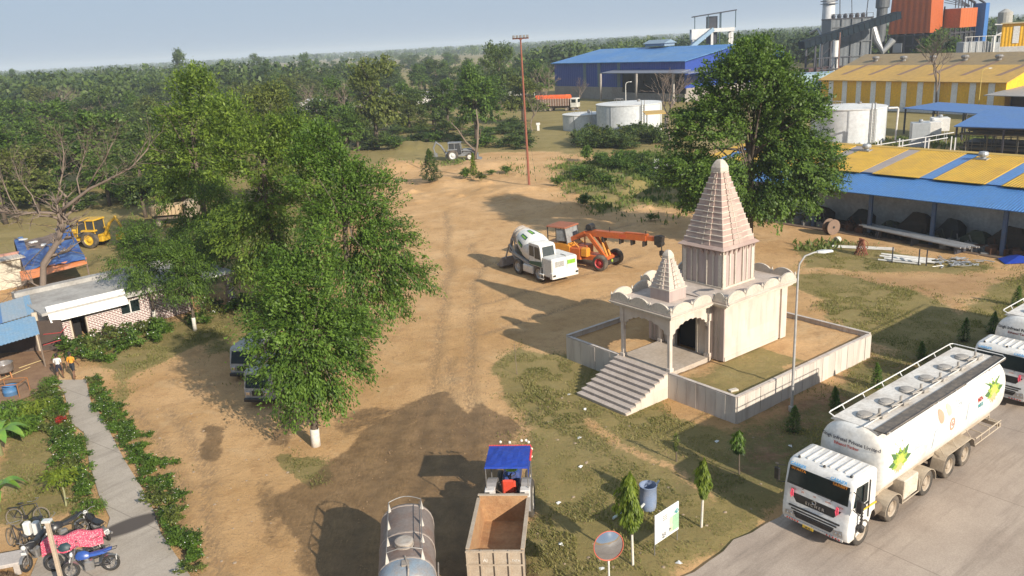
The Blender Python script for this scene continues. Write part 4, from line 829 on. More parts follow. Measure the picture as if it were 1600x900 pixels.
# ================================================================ cement mixer
MW = mat('mixer_white', (.72,.72,.69), .4, (.5,.44,.36), .4, 1.0, rise=1.0); MG = P('mixer_dark_green',(.03,.10,.07)); MLG = P('mixer_lime',(.22,.45,.04))
F = Vector((.53,-.85)); mrz = math.atan2(F.y, F.x); t = thing('concrete_mixer', 'white self-loading concrete mixer with green-windowed drum', 'mixer truck', (1.25,59.82,0), mrz); t.location = (.55+.85*1.05, 60.58+.53*1.05, 0)
# local: x forward, y left(far); wheels at x=0 and 2.83, y=+-1.05
for x in (0,2.83):
    for y in (-.92,.92): wheel(t, (x,y,.60), .60, .40, 'y', mat('mixer_rim',(.45,.44,.42),.6))
mb = MB(); mb.cbox(-1.2,4.3,-.45,.45,.62,1.0,.04); mb.cbox(-.6,2.0,-.85,.85,.9,1.12,.04); mb.build('chassis', mat('mixer_frame_grey',(.36,.36,.36),.6,(.3,.24,.18),.6,2), t)
mb = MB(); mb.cbox(.75,2.1,-1.12,-.55,.45,1.0,.06); mb.cbox(.75,2.1,.55,1.12,.45,1.0,.06); mb.build('fuel_tank', MW, t)
# drum
A0 = Vector((1.95,0,1.70)); A1 = Vector((-1.05,0,2.85)); ax = (A1-A0).normalized(); dl = (A1-A0).length
M = frame(tuple(A0), (0,1,0), tuple(ax)); mb = MB(); mb.push(M); prof = [(.02,-.22),(.45,-.18),(.80,.0),(1.02,.45),(1.10,.9),(1.10,1.35),(.98,1.95),(.80,2.5),(.62,2.95),(.56,3.2)]
mb.lathe(prof, 28, caps=False); drum = mb.pop().build('drum', MW, t, autos=45)
mb = MB(); mb.push(M); mb.lathe([(.60,3.1),(.64,3.15),(.64,3.3),(.5,3.32),(.48,3.0),(.4,2.6)], 20, caps=False); mb.lathe([(.73,2.72),(.76,2.74),(.76,2.84),(.71,2.86)], 24, caps=False); mb.pop().build('drum_mouth', mat('mouth_cement',(.40,.35,.30),.9,(.25,.2,.16),.6,4), drum)
mb = MB(); mbd = MB()
def drumr(h): 
    for (r0,h0),(r1,h1) in zip(prof, prof[1:]):
        if h0 <= h <= h1: return r0+(r1-r0)*(h-h0)/(h1-h0)
    return .5
for mbx, m0, m1, off in ((mbd,.0,1.0,.012),(mb,.12,.86,.020)):
    mbx.push(M)
    for k in range(10):
        a0 = 2*math.pi*k/10; da = .42*math.pi*2/10
        for q in range(4):
            h0, h1 = 1.30+.85*(m0+(m1-m0)*q/4), 1.30+.85*(m0+(m1-m0)*(q+1)/4); i0, i1 = (0, 1) if mbx is mbd else (.16, .62)
            for w in range(2):
                b0, b1 = a0+da*(i0+(i1-i0)*w/2), a0+da*(i0+(i1-i0)*(w+1)/2); pt = lambda a, h: ((drumr(h)+off)*math.cos(a), (drumr(h)+off)*math.sin(a), h)
                mbx.add([pt(b0,h0),pt(b1,h0),pt(b1,h1),pt(b0,h1)], [(0,1,2,3)])
    mbx.pop()
dk = mbd.build('drum_decals', MG, drum); mb.build('decal_lime', MLG, dk)
mb = MB(); mb.mat(0)
mb.box(-.9,-.75,-.7,.7,1.0,2.1); mb.tube([(-.9,-.6,1.1),(-1.2,-.5,2.5)],.06,6); mb.tube([(-.9,.6,1.1),(-1.2,.5,2.5)],.06,6); mb.box(-1.35,-1.15,-.6,.6,2.35,2.5); mb.tube([(1.95,-.5,1.1),(2.1,0,1.6)],.07,6); mb.tube([(1.95,.5,1.1),(2.1,0,1.6)],.07,6)
mb.prism([(-.95,1.45),(1.5,.98),(1.5,1.12),(-.95,1.62)],'y',-1.0,-.82); mb.build('drum_support', mat('mixer_frame_grey',(.36,.36,.36)), t)
mb = MB()   # loading arms and bucket at the tail
for y in (-.85,.85): mb.tube([(-.2,y,1.25),(-1.4,y,2.05),(-2.1,y,.75)], .07, 6)
mb.tube([(-.6,-.85,1.0),(-1.4,-.85,1.7)],.05,6); mb.build('loader_arm', mat('mixer_frame_grey',(.36,.36,.36)), t)
mb = MB(); mb.prism([(-2.05,.9),(-2.0,.25),(-2.35,.1),(-2.9,.15),(-2.95,.25),(-2.4,.22),(-2.15,.45),(-2.2,.9)],'y',-1.15,1.15); mb.prism([(-2.05,.9),(-2.0,.2),(-2.9,.15),(-2.3,.7)],'y',-1.18,-1.15); mb.prism([(-2.05,.9),(-2.0,.2),(-2.9,.15),(-2.3,.7)],'y',1.15,1.18); mb.build('loader_bucket', mat('bucket_steel',(.28,.26,.25),.6,(.16,.11,.08),.6,3), t)
mb = MB(); mb.tube([(-1.25,-.3,2.95),(-1.55,-.5,2.3),(-1.7,-.6,1.3)],.16,8,.10); mb.build('chute', mat('bucket_steel',(.28,.26,.25)), t)
# cab on the right (near) side, bonnet ahead
mb = MB(); CBT = [(1.75,1.15),(3.35,1.15),(3.42,1.75),(3.25,2.72),(3.1,2.84),(1.85,2.84),(1.75,2.7)]
mb.loft([[(2.55+(p[0]-2.55)*k, y, 2.0+(p[1]-2.0)*k) for p in CBT] for y, k in ((-1.18,.96),(-1.12,1),(.12,1),(.18,.96))]); cab = mb.build('cab', MW, t, autos=35)
mb = MB(); mb.prism([(1.85,1.85),(2.45,1.85),(2.45,2.62),(1.88,2.62)],'y',-1.195,-1.17); mb.prism([(2.55,1.75),(3.28,1.75),(3.14,2.62),(2.55,2.62)],'y',-1.195,-1.17)
mb.add([(3.43,-1.02,1.80),(3.43,.02,1.80),(3.28,.0,2.66),(3.28,-1.0,2.66),(3.40,-1.02,1.80),(3.40,.02,1.80),(3.25,.0,2.66),(3.25,-1.0,2.66)],[(0,1,2,3),(4,7,6,5),(0,4,5,1),(1,5,6,2),(2,6,7,3),(3,7,4,0)]); mb.box(1.72,1.755,-1.0,.0,1.85,2.6); mb.build('cab_glass', mat('cab_glass_grey',(.05,.06,.06),.12,(.10,.10,.10),.5,3), cab)
mb = MB(); mb.prism([(1.8,1.22),(3.4,1.22),(3.4,1.62),(1.8,1.42)],'y',-1.2,-1.183); mb.build('cab_stripe', MG, cab)
mb = MB(); mb.cbox(2.2,4.62,.20,1.15,1.0,2.0,.08); mb.cbox(3.36,4.62,-1.12,.195,.62,2.0,.08); bon = mb.build('bonnet', MW, t)
mb = MB()
for k in range(6): mb.box(4.60,4.632,-.85,-.05,1.38+k*.07,1.41+k*.07)
mb.box(3.7,4.3,.3,.35,2.0,2.03); mb.build('louvres', BLACK, bon)
mb = MB(); mb.cbox(4.35,4.72,-1.18,1.18,.55,1.0,.05); mb.build('front_bumper', MW, t)
mb = MB(); mb.box(4.615,4.64,.25,.95,1.45,1.75); text_mb(mb, 'AJ', .2, frame((4.645,.6,1.6),(0,1,0),(1,0,0)), .004); mb.build('yellow_badge', MLG, bon)
for y in (-1.0,1.0): mb = MB(); mb.cbox(4.70,4.74,y-.12,y+.12,.72,.86,.01); mb.build('headlight', BLACK, t)
for y in (-1.13,): mb = MB(); mb.tube([(3.25,y-.02,1.15),(3.3,y-.12,.35)],.03,5); mb.tube([(3.6,y-.02,1.0),(3.65,y-.12,.35)],.03,5); mb.box(3.25,3.7,y-.2,y-.02,.38,.42); mb.box(3.25,3.7,y-.2,y-.02,.72,.76); mb.build('cab_step', MW, t)
# ================================================================ orange crane
CO = mat('crane_orange', (.50,.115,.025), .5, (.30,.09,.03), .6, 1.2); CY = mat('crane_yellow_orange', (.62,.26,.03), .5, (.35,.14,.03), .5, 2)
crz = math.atan2(-.63, .77); t = thing('mobile_crane', 'orange pick-and-carry crane with long horizontal boom and open cab', 'crane', (7.5,61.0,0), crz)
# local x forward, y = far side positive
for y in (-1.12,1.12): wheel(t, (0,y,.62), .62, .42, 'y', P('crane_rim_red',(.42,.04,.04)))
for y in (-.95,.95): wheel(t, (-3.3,y,.50), .50, .36, 'y', P('crane_rim_red',(.42,.04,.04)))
mb = MB(); mb.cbox(-4.9,.3,-.5,.5,.55,.95,.05); mb.cbox(-.25,.25,-1.0,1.0,.5,.8,.04); mb.cbox(-3.0,-1.9,-.95,.95,.6,1.5,.08); mb.build('chassis', CO, t)
mb = MB(); mb.prism([(-5.2,.7),(-3.1,.7),(-2.9,1.2),(-2.9,1.55),(-3.2,1.7),(-5.2,1.7)],'y',-1.0,1.0); mb.build('engine_cover', CY, t)
mb = MB(); mb.cbox(.25,.55,-.9,.9,.45,.75,.03); mb.build('front_bumper', BLACK, t)
mb = MB(); mb.lathe([(.12,0),(.12,.03)],10,(.56,-.35,.72),'x'); mb.build('headlight', LIME, t)
for y in (-.42,.42):
    mb = MB(); mb.prism([(-.1,.8),(.25,.8),(-1.35,2.62),(-1.75,2.62)],'y',y-.09,y+.09); mb.build('lift_frame', CO, t)
mb = MB()
for y in (-.2,.2): mb.cyl((.1,y,.85),(-.35,y,1.9),.09,n=10); mb.cyl((-.35,y,1.9),(-.6,y,2.4),.05,n=8)
mb.build('lift_cylinder', CY, t)
mb = MB(); mb.prism([(-2.1,2.42),(-1.6,2.36),(3.4,2.48),(3.4,2.90),(-1.5,2.84),(-2.0,2.72)],'y',-.24,.24); bm_ = mb.build('boom', CO, t)
mb = MB(); mb.prism([(-4.2,1.7),(-3.8,1.55),(-1.75,2.36),(-2.0,2.72)],'y',-.28,.28); mb.build('boom_arm', CO, t)
mb = MB(); mb.box(3.4,4.2,-.17,.17,2.53,2.85); mb.prism([(1.4,2.905),(3.5,2.93),(3.4,2.99),(1.6,2.97)],'y',-.15,.15); mb.build('inner_boom', CO, bm_)
mb = MB(); mb.prism([(4.1,2.3),(4.65,2.2),(4.75,2.9),(4.45,3.0),(4.1,2.92)],'y',-.22,.22); mb.lathe([(.22,-.26),(.22,.26)],12,(4.5,0,2.35),'y'); mb.cyl((4.6,0,2.3),(4.6,0,1.75),.04,n=6); mb.cbox(4.45,4.75,-.12,.12,1.5,1.85,.04); mb.ring((4.6,0,1.42),'y',.09,.03,10,5); mb.build('hook_block', BLACK, bm_)
mb = MB()
for x in (-.3,1.2,2.2,3.2): mb.box(x-.05,x+.05,-.28,.28,2.05,2.45)
for x in (.2,3.3): mb.cyl((x,0,2.85),(x,0,3.2),.04,n=6)
mb.build('boom_bracket', BLACK, bm_)
mb = MB(); mb.lathe([(.26,-.3),(.26,.3)],14,(-1.55,0,3.05),'y'); mb.box(-1.9,-1.2,-.3,.3,2.86,2.94); mb.build('winch', BLACK, bm_)
mb = MB(); text_mb(mb,'HYX',.26,frame((1.45,-.245,2.66),(1,0,.02),(0,-1,0)),.004); mb.build('boom_lettering', REDP, bm_)
mb = MB(); x0,x1,y0,y1 = -5.0,-3.4,-.9,.85
for x, dx in ((x0,0),(x1,-.25)):
    for y in (y0,y1): mb.tube([(x+( .25 if x==x1 else 0),y,1.65),(x+dx*0,y,2.92)],.05,6)
mb.tube([(x0+.8,y0,1.65),(x0+.8,y0,2.92)],.035,6); mb.tube([(x0,y0,2.2),(x0+.8,y0,2.2)],.03,6); mb.build('cab_frame', BLACK, t)
mb = MB(); mb.cbox(x0-.1,x1+.15,y0-.1,y1+.1,2.92,3.02,.05); mb.build('cab_roof', mat('crane_roof_rust',(.33,.11,.05),.7,(.2,.08,.05),.6,2), t)
mb = MB(); mb.add([(x1+.22,y0+.06,1.75),(x1+.22,y1-.06,1.75),(x1+.02,y1-.06,2.86),(x1+.02,y0+.06,2.86)],[(0,1,2,3)]); mb.add([(x0+.85,y0,1.9),(x1+.15,y0,1.9),(x1,y0,2.85),(x0+.85,y0,2.85)],[(0,1,2,3)]); mb.build('cab_glass', mat('hazy_glass',(.30,.31,.31),.15,(.15,.15,.15),.7,3), t)
mb = MB(); mb.cbox(-4.5,-4.0,-.3,.3,1.7,2.3,.08); mb.build('driver_seat', BLACK, t)
mb = MB(); mb.tube([(-3,-.7,1.5),(-2.6,-.75,1.9),(-2.2,-.7,1.5)],.06,6); mb.cyl((-2.5,.6,1.5),(-2.5,.6,2.3),.06,n=8); mb.cbox(-1.9,-1.3,-.95,-.45,.9,1.55,.06); mb.build('hydraulics', CY, t)
# ================================================================ factory and sheds
BLU = corr_mat('blue_cladding', (.018,.055,.30), 'X', .9, .5, (.03,.07,.26), .5, .25); BLUR = mat('blue_roof_sheet', (.055,.19,.45), .5, (.14,.25,.40), .7, .09, rise=0)
YRF = mat('yellow_roof_sheet', (.53,.315,.06), .55, (.44,.27,.07), .6, .12); YRU = mat('yellow_roof_darker', (.29,.205,.095), .6, (.21,.165,.10), .7, .15); YW = corr_mat('yellow_cladding', (.86,.47,.02), 'X', .6, .55, (.60,.33,.03), .5, .3); WP = mat('translucent_panel', (.80,.79,.76), .5, (.66,.65,.62), .5, .4)
CONC = mat('grey_concrete', (.33,.30,.27), .9, (.22,.19,.165), .6, .3); WHT = mat('white_render', (.66,.65,.62), .7, (.48,.45,.41), .5, .4); STL = mat('grey_galvanised', (.36,.38,.40), .5, (.26,.26,.26), .6, .8, metal=.3); DKS = mat('dark_steelwork', (.035,.04,.055), .6, (.09,.07,.06), .5, .5)
BLR2 = corr_mat('blue_sheet_near', (.075,.215,.50), 'X', .22, .42, (.10,.22,.43), .6, .5, strength=.8)
def gframe(A, B): d = (B-A); return frame((A.x, A.y, 0), (d.x, d.y, 0)), math.atan2(d.y, d.x), Vector((d.x, d.y)).length
# ---- blue warehouse (x along the long wall, y away from the camera)
A, B = G(868,152), G(1070,159.6); _, rz, L = gframe(A, B)
t = thing('blue_warehouse', 'big blue warehouse with pale blue roof and grey base wall', 'warehouse', A, rz); He, Hr, W2 = 10.3, 13.4, 19
mb = MB(); mb.prism([(0,3.4),(2*W2,3.4),(2*W2,He),(W2,Hr-.25),(0,He)], 'x', 0, .3); mb.prism([(0,3.4),(2*W2,3.4),(2*W2,He),(W2,Hr-.25),(0,He)], 'x', L-.3, L); mb.box(.3, L-24, 0, .3, 3.4, He); mb.box(L-24, L-.3, 0, .3, 7.9, He); mb.box(.3,L-.3,2*W2-.3,2*W2,3.4,He); mb.build('blue_wall', BLU, t)
mb = MB(); mb.box(-.1, L-24, -.1, .4, 0, 3.4); mb.box(L-24, L+.1, -.1, .4, 0, 2.0); mb.box(L-.4,L+.1,.4,2*W2,0,3.4); mb.box(-.1,.4,.4,2*W2,0,3.4); mb.build('base_wall', CONC, t)
mb = MB()
for s in (-1, 1): y0, y1 = (-.9, W2) if s < 0 else (2*W2+.9, W2); mb.add([(-.8,y0,He-.12),(L+.8,y0,He-.12),(L+.8,y1,Hr),(-.8,y1,Hr),(-.8,y0,He-.28),(L+.8,y0,He-.28),(L+.8,y1,Hr-.2),(-.8,y1,Hr-.2)], [(0,1,2,3),(7,6,5,4),(0,4,5,1),(1,5,6,2),(3,7,4,0)])
mb.build('roof', BLUR, t)
for x in (14, 20.5, 29): mb = MB(); mb.box(x, x+1.3, -.06, -.005, 3.5, He-.3); mb.build('faded_panel', mat('faded_green_panel', (.13,.19,.22), .6), t)
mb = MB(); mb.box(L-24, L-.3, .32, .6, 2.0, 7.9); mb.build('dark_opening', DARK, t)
mb = MB(); mb.add([(L-27,-5,7.6),(L+2,-5,7.6),(L+2,0,8.1),(L-27,0,8.1),(L-27,-5,7.4),(L+2,-5,7.4),(L+2,0,7.9),(L-27,0,7.9)], [(0,1,2,3),(7,6,5,4),(0,4,5,1),(1,5,6,2),(3,7,4,0)])
mb.add([(L+2,-6,7.6),(L+7,-6,7.6),(L+7,22,8.3),(L+2,22,8.3),(L+2,-6,7.4),(L+7,-6,7.4),(L+7,22,8.1),(L+2,22,8.1)], [(0,1,2,3),(7,6,5,4),(0,4,5,1),(1,5,6,2),(3,7,4,0)]); cnp = mb.build('canopy_roof', mat('canopy_grey_blue', (.20,.22,.27), .5), t)
mb = MB()
for x in (L-26.5, L-12, L+1.5): mb.box(x-.25, x+.25, -5.8, -5.3, 0, 7.4)
mb.build('canopy_column', CONC, t)
mb = MB(); mb.box(22,30,W2-2,W2+2,Hr+.2,Hr+1.0); mb.prism([(W2-2.6,Hr+1),(W2+2.6,Hr+1),(W2,Hr+2)],'x',21.5,30.5); mb.build('ridge_vent', mat('vent_grey_blue',(.22,.30,.38),.5), t)
# plant tower behind the warehouse
p = AtY(1082,70,262); t = thing('hopper_tower', 'white frame tower with flat dark canopy behind the blue warehouse', 'tower', (p.x, 262, 0), R(-8)); z0 = p.z
mb = MB()
for x in (0,5.5,11.5): mb.box(x,x+.7,0,.7,0,z0+4.2); mb.box(x,x+.7,6,6.7,0,z0+4.2)
mb.box(-.3,12.5,-.2,7,z0+3.4,z0+4.5); mb.box(-.3,4,-.3,7,z0+1.5,z0+4.4); mb.build('frame', WHT, t)
mb = MB(); mb.box(4.5,7.5,1,5,z0,z0+8); mb.build('hopper', DKS, t)
mb = MB(); mb.add([(.2,-.5,z0+8.3),(13,-.5,z0+9.6),(13,7,z0+9.6),(.2,7,z0+8.3),(.2,-.5,z0+8.0),(13,-.5,z0+9.3),(13,7,z0+9.3),(.2,7,z0+8.0)], [(0,1,2,3),(7,6,5,4),(0,4,5,1),(1,5,6,2),(2,6,7,3),(3,7,4,0)]); mb.build('canopy', DKS, t)
mb = MB()
for x in (.5,4.5,8.3,12.6): mb.box(x,x+.25,0,.25,z0+4.4,z0+8.3+x*.1)
mb.box(8,8.25,.2,.4,z0,z0+9); mb.build('canopy_post', mat('teal_steel',(.05,.09,.11)), t)
mb = MB(); mb.tube([(6,-.5,z0+4.2),(-2,-6,z0-1.5)], .8, 4); mb.build('chute', mat('chute_blue',(.16,.26,.36),.5), t)
# ---- round tanks
def round_tank(label, c, r_, h, seams=7, cone=.35):
    t = thing('storage_tank', label, 'storage tank', c, 0, None); TW = mat('tank_silver_white', (.60,.62,.63), .42, (.46,.46,.45), .5, .25)
    mb = MB(); mb.lathe([(r_,-.2),(r_,h)], 48, caps=False); mb.build('shell', TW, t, autos=30)
    mb = MB(); mb.lathe([(r_+.12,h-.02),(r_+.12,h+.10),(r_*.5,h+cone*.7),(.01,h+cone)], 48, caps=False); mb.build('roof', mat('tank_roof_pale', (.64,.64,.62), .6, (.5,.48,.45), .5, .3), t, autos=30)
    mb = MB()
    for k in range(seams): a = 2*math.pi*k/seams+.4; mb.push(rot(a)); mb.box(r_-.02, r_+.05, -.09, .09, 0, h); mb.pop()
    mb.build('seam', mat('tank_seam', (.36,.38,.40), .5), t)
    mb = MB(); a = R(-75); mb.push(rot(a)); mb.box(r_+.05, r_+.35, -.3, -.25, 0, h+.9); mb.box(r_+.05, r_+.35, .25, .3, 0, h+.9)
    for k in range(int(h/.4)): mb.box(r_+.15, r_+.2, -.25, .25, .3+k*.4, .34+k*.4)
    mb.pop(); mb.build('ladder', WHT, t)
    mb = MB(); mb.cyl((r_*.3,0,h+.2),(r_*.3,0,h+.7),.3,n=10); mb.ring((-r_*.3,.5,h+.9),'z',.8,.04,12,4)
    for k in range(6): mb.cyl((-r_*.3+.8*math.cos(k),.5+.8*math.sin(k),h+.2),(-r_*.3+.8*math.cos(k),.5+.8*math.sin(k),h+.9),.03,n=4)
    mb.build('roof_fittings', GREY, t); return t
f = G(986,210); round_tank('large low round white tank behind the hedge', (f.x+.6, f.y+6, 0), 6.0, 5.0)
f = G(912,205); round_tank('lowest round tank, left of the large white one', (f.x+.3, f.y+4, 0), 3.9, 2.9, 5, .2)
f = G(1345,226); round_tank('round grey-white tank behind the yellow roof', (f.x, f.y+5, 0), 5.25, 5.0, 8, .5)
# ---- yellow striped warehouse
A, B = G(1281,168), G(1567,182); _, rz, L = gframe(A, B); He, Hr, W2 = 5.9, 10.3, 14
t = thing('yellow_warehouse', 'long yellow warehouse with pale vertical stripes and ochre roof', 'warehouse', A, rz)
mb = MB(); mb.box(0,L,0,.3,.9,He); mb.prism([(.3,0),(2*W2,0),(2*W2,He),(W2,Hr-.2),(.3,He)],'x',L-.3,L); mb.prism([(.3,0),(2*W2,0),(2*W2,He),(W2,Hr-.2),(.3,He)],'x',0,.3); mb.build('yellow_wall', YW, t)
mb = MB(); mb.box(-.1,L+.1,-.1,.35,0,.9); mb.build('base_wall', WHT, t)
for k in range(11):
    x = 2.1+k*(L-5.2)/10; mb = MB(); mb.box(x, x+1.15, -.07, -.004, .92, He-.25); mb.build('pale_stripe', WP, t)
def rslope(mb, x0, x1, y0, z0, y1, z1, th=.12): mb.add([(x0,y0,z0),(x1,y0,z0),(x1,y1,z1),(x0,y1,z1),(x0,y0,z0-th),(x1,y0,z0-th),(x1,y1,z1-th),(x0,y1,z1-th)], [(0,1,2,3),(7,6,5,4),(0,4,5,1),(1,5,6,2),(2,6,7,3),(3,7,4,0)])
ym, zm = W2*.55, He+(Hr-He)*.55
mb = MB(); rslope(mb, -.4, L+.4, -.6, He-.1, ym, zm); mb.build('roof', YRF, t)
mb = MB(); rslope(mb, -.4, L+.4, ym, zm, W2, Hr); rslope(mb, -.4, L+.4, 2*W2+.5, He, W2, Hr); mb.build('upper_roof', YRU, t)  # upper band and rear slope in a darker ochre
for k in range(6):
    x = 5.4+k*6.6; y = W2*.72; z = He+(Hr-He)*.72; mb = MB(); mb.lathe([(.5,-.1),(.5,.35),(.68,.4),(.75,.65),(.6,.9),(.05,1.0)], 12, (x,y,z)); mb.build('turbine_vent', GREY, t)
    mb = MB(); mb.add([(x-2.3,ym*.30,He+(Hr-He)*ym*.35/W2+.02),(x-1.1,ym*.35,He+(Hr-He)*ym*.35/W2+.02),(x+.5,y-.6,He+(Hr-He)*(y-.6)/W2+.02),(x-.2,y-.6,He+(Hr-He)*(y-.6)/W2+.02)], [(0,1,2,3)]); mb.build('painted_vent_shadow', mat('vent_shadow_tint',(.24,.15,.10),.7), t)  # the vent's cast shadow, painted as a dark sheet on the roof
mb = MB(); mb.box(L,L+14,2,2.3,0,4.2); rslope(mb, L-.2, L+15, -6, 4.1, 10, 5.2); mb.build('side_lean_to', mat('lean_to_grey',(.32,.30,.28),.7), t)
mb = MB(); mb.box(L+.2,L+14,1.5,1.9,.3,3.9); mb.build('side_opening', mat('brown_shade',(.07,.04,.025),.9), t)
# ---- nearer workshop shed with yellow and blue roof
e_ = Vector((.594,-.804,0)); n_ = Vector((.804,.594,0)); O = e_*-56+n_*63.3
t = thing('workshop_shed', 'long open-fronted shed with blue lean-to and yellow tiled roof', 'shed', O, math.atan2(-.804,.594))   # x along e_, y along n_
Ls = 50; s0 = 56
mb = MB(); rslope(mb, 0, Ls, 0, 3.5, 4.0, 4.42, .06); bl = mb.build('blue_lean_roof', BLR2, t)
mb = MB(); rslope(mb, 0, Ls, 3.9, 4.52, 12.1, 5.55, .06); rslope(mb, 0, Ls, 20.5, 4.4, 12.1, 5.55, .06); mb.build('upper_roof', BLR2, t)
def tile_mat():
    m, n, l, b = new_mat('yellow_tile_sheet'); tc = node(n,'ShaderNodeTexCoord'); w1 = node(n,'ShaderNodeTexWave',wave_type='BANDS',bands_direction='X'); w1.inputs['Scale'].default_value = 2*math.pi/.24/20
    w2 = node(n,'ShaderNodeTexWave',wave_type='BANDS',bands_direction='Y',wave_profile='SAW'); w2.inputs['Scale'].default_value = 2*math.pi/.42/20
    for w in (w1,w2): l.new(tc.outputs['Object'], w.inputs['Vector'])
    ad = node(n,'ShaderNodeMath',operation='ADD'); l.new(w1.outputs['Fac'],ad.inputs[0]); l.new(w2.outputs['Fac'],ad.inputs[1]); bp = node(n,'ShaderNodeBump',Strength=1.0,Distance=.10); l.new(ad.outputs[0],bp.inputs['Height']); l.new(bp.outputs[0],b.inputs['Normal'])
    nz = node(n,'ShaderNodeTexNoise',Scale=.7,Detail=7.0,Roughness=.7); l.new(tc.outputs['Object'],nz.inputs['Vector']); r = node(n,'ShaderNodeValToRGB'); r.color_ramp.elements[0].color = (.70,.42,.03,1); r.color_ramp.elements[1].color = (.52,.30,.04,1); r.color_ramp.elements[0].position=.4; r.color_ramp.elements[1].position=.7; l.new(nz.outputs[0],r.inputs[0]); l.new(r.outputs[0],b.inputs['Base Color']); b.inputs['Roughness'].default_value=.5; return m
TILE = tile_mat(); xs = [s0-33.0+5.2*k for k in range(-8, 7)]
for k, x in enumerate(xs[:-1]):
    if x < -5: continue
    mb = MB(); rslope(mb, max(0, x+.6), min(Ls, x+5.2-.6), 3.6, 4.56, 12.0, 5.63, .05); mb.build('yellow_roof_panel', TILE, t)
for x in (xs[6], xs[7]):
    mb = MB(); rslope(mb, x-.56, x+.56, 3.95, 4.57, 12.0, 5.60, .04); mb.build('dusty_roof_strip', mat('dusty_strip',(.33,.29,.27),.7,(.25,.2,.18),.5,1), t)
mb = MB(); rslope(mb, 0, Ls, 11.7, 5.62, 12.5, 5.66, .06); mb.build('ridge_cap', P('ridge_yellow',(.50,.32,.05)), t)
for x in (xs[6]+1.3, xs[8]+1.4, xs[4]+1.3): mb = MB(); z = 5.5; mb.lathe([(.22,-.3),(.22,.12),(.38,.16),(.42,.34),(.34,.52),(.03,.58)], 14, (x,10.3,z)); mb.box(x-.45,x+.45,9.9,10.7,z-.25,z-.02); mb.build('turbine_vent', STL, t)
for k in range(-5, 6):
    x = s0-25.3+5.2*k
    if 0 < x < Ls: mb = MB(); mb.cbox(x-.15, x+.15, .2, .5, -.1, 3.5, .03); mb.box(x-.06,x+.06,.3,4,3.42,3.55) ; mb.build('column', mat('column_blue',(.06,.10,.18),.5,(.10,.10,.10),.4,2), t)
mb = MB(); mb.box(0,Ls,3.9,4.1,0,4.30); mb.build('back_wall', mat('dim_white_wall',(.66,.65,.63),.8,(.36,.34,.32),.6,.4), t)
mb = MB(); mb.box(0,Ls,20.2,20.5,0,4.3); mb.box(0,.2,4.1,20.2,0,4.4); mb.build('far_wall', CONC, t)
mb = MB(); mb.box(0,Ls,-.6,3.9,-.2,.06); structure(mb.build('shed_floor', mat('shed_floor_soil',(.16,.11,.075),.9,(.10,.07,.05),.6,.5))).matrix_world = Matrix.Translation(O)@rot(math.atan2(-.804,.594)); 
def ws(px, py, z=0): return G(px, py, z)
# clutter under and in front of the lean-to
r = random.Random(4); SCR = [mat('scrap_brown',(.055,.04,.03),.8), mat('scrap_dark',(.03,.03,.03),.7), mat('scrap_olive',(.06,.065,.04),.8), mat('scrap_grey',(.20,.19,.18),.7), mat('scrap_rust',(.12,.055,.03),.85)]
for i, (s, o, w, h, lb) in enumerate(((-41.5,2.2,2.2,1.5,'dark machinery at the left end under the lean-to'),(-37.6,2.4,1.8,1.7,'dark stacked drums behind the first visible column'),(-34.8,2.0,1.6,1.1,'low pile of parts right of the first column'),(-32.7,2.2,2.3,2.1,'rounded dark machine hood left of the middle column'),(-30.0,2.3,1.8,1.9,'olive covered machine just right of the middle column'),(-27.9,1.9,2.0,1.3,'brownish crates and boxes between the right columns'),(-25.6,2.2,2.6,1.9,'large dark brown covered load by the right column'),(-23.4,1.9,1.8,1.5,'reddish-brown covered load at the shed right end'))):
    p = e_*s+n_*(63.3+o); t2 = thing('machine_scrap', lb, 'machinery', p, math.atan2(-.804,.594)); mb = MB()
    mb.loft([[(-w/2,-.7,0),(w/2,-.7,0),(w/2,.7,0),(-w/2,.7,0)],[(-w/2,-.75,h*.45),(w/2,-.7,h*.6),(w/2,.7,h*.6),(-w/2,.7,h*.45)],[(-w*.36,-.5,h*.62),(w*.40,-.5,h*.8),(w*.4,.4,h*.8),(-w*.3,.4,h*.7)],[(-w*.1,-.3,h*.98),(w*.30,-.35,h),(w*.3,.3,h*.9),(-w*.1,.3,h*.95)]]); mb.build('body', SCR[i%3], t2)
    mb = MB()
    for q in range(22): x, y = r.uniform(-w*.8,w*.8), r.uniform(-2.0,-.5); a, b_, c = r.uniform(.1,.4), r.uniform(.1,.3), r.uniform(.15,.6); mb.push(tr(x,y)@rot(r.uniform(0,3))); mb.cbox(-a,a,-b_,b_,0,c,.03); mb.pop()
    for q in range(4): x = r.uniform(-w*.5,w*.5); mb.tube([(x,-.8,.1),(x+r.uniform(-.6,.6),-1.0,r.uniform(.6,1.2))],.05,6)
    mb.build('loose_parts', SCR[(i+3)%5], t2)
t2 = thing('cable_reel', 'round wooden cable reel standing under the lean-to left end', 'cable reel', G(1298,366)+Vector((0,0,.0)), R(20)); mb = MB()
for x in (-.28,.28): mb.lathe([(.001,x-.04),(.66,x-.04),(.66,x+.04),(.001,x+.04)], 26, (0,0,.66), 'y')
mb.build('flanges', mat('reel_wood',(.22,.15,.11),.85,(.14,.10,.08),.5,3), t2); mb = MB(); mb.lathe([(.35,-.24),(.35,.24)],18,(0,0,.66),'y'); mb.lathe([(.10,-.36),(.10,.36)],10,(0,0,.66),'y'); mb.build('drum', SCR[1], t2)
a, b_ = G(1350,369), G(1513,402)
t2 = thing('pipe_stack', 'long grey pipes stacked on trestles before the lean-to', 'pipes', a, math.atan2((b_-a).y, (b_-a).x)); LL = (b_-a).length*.97
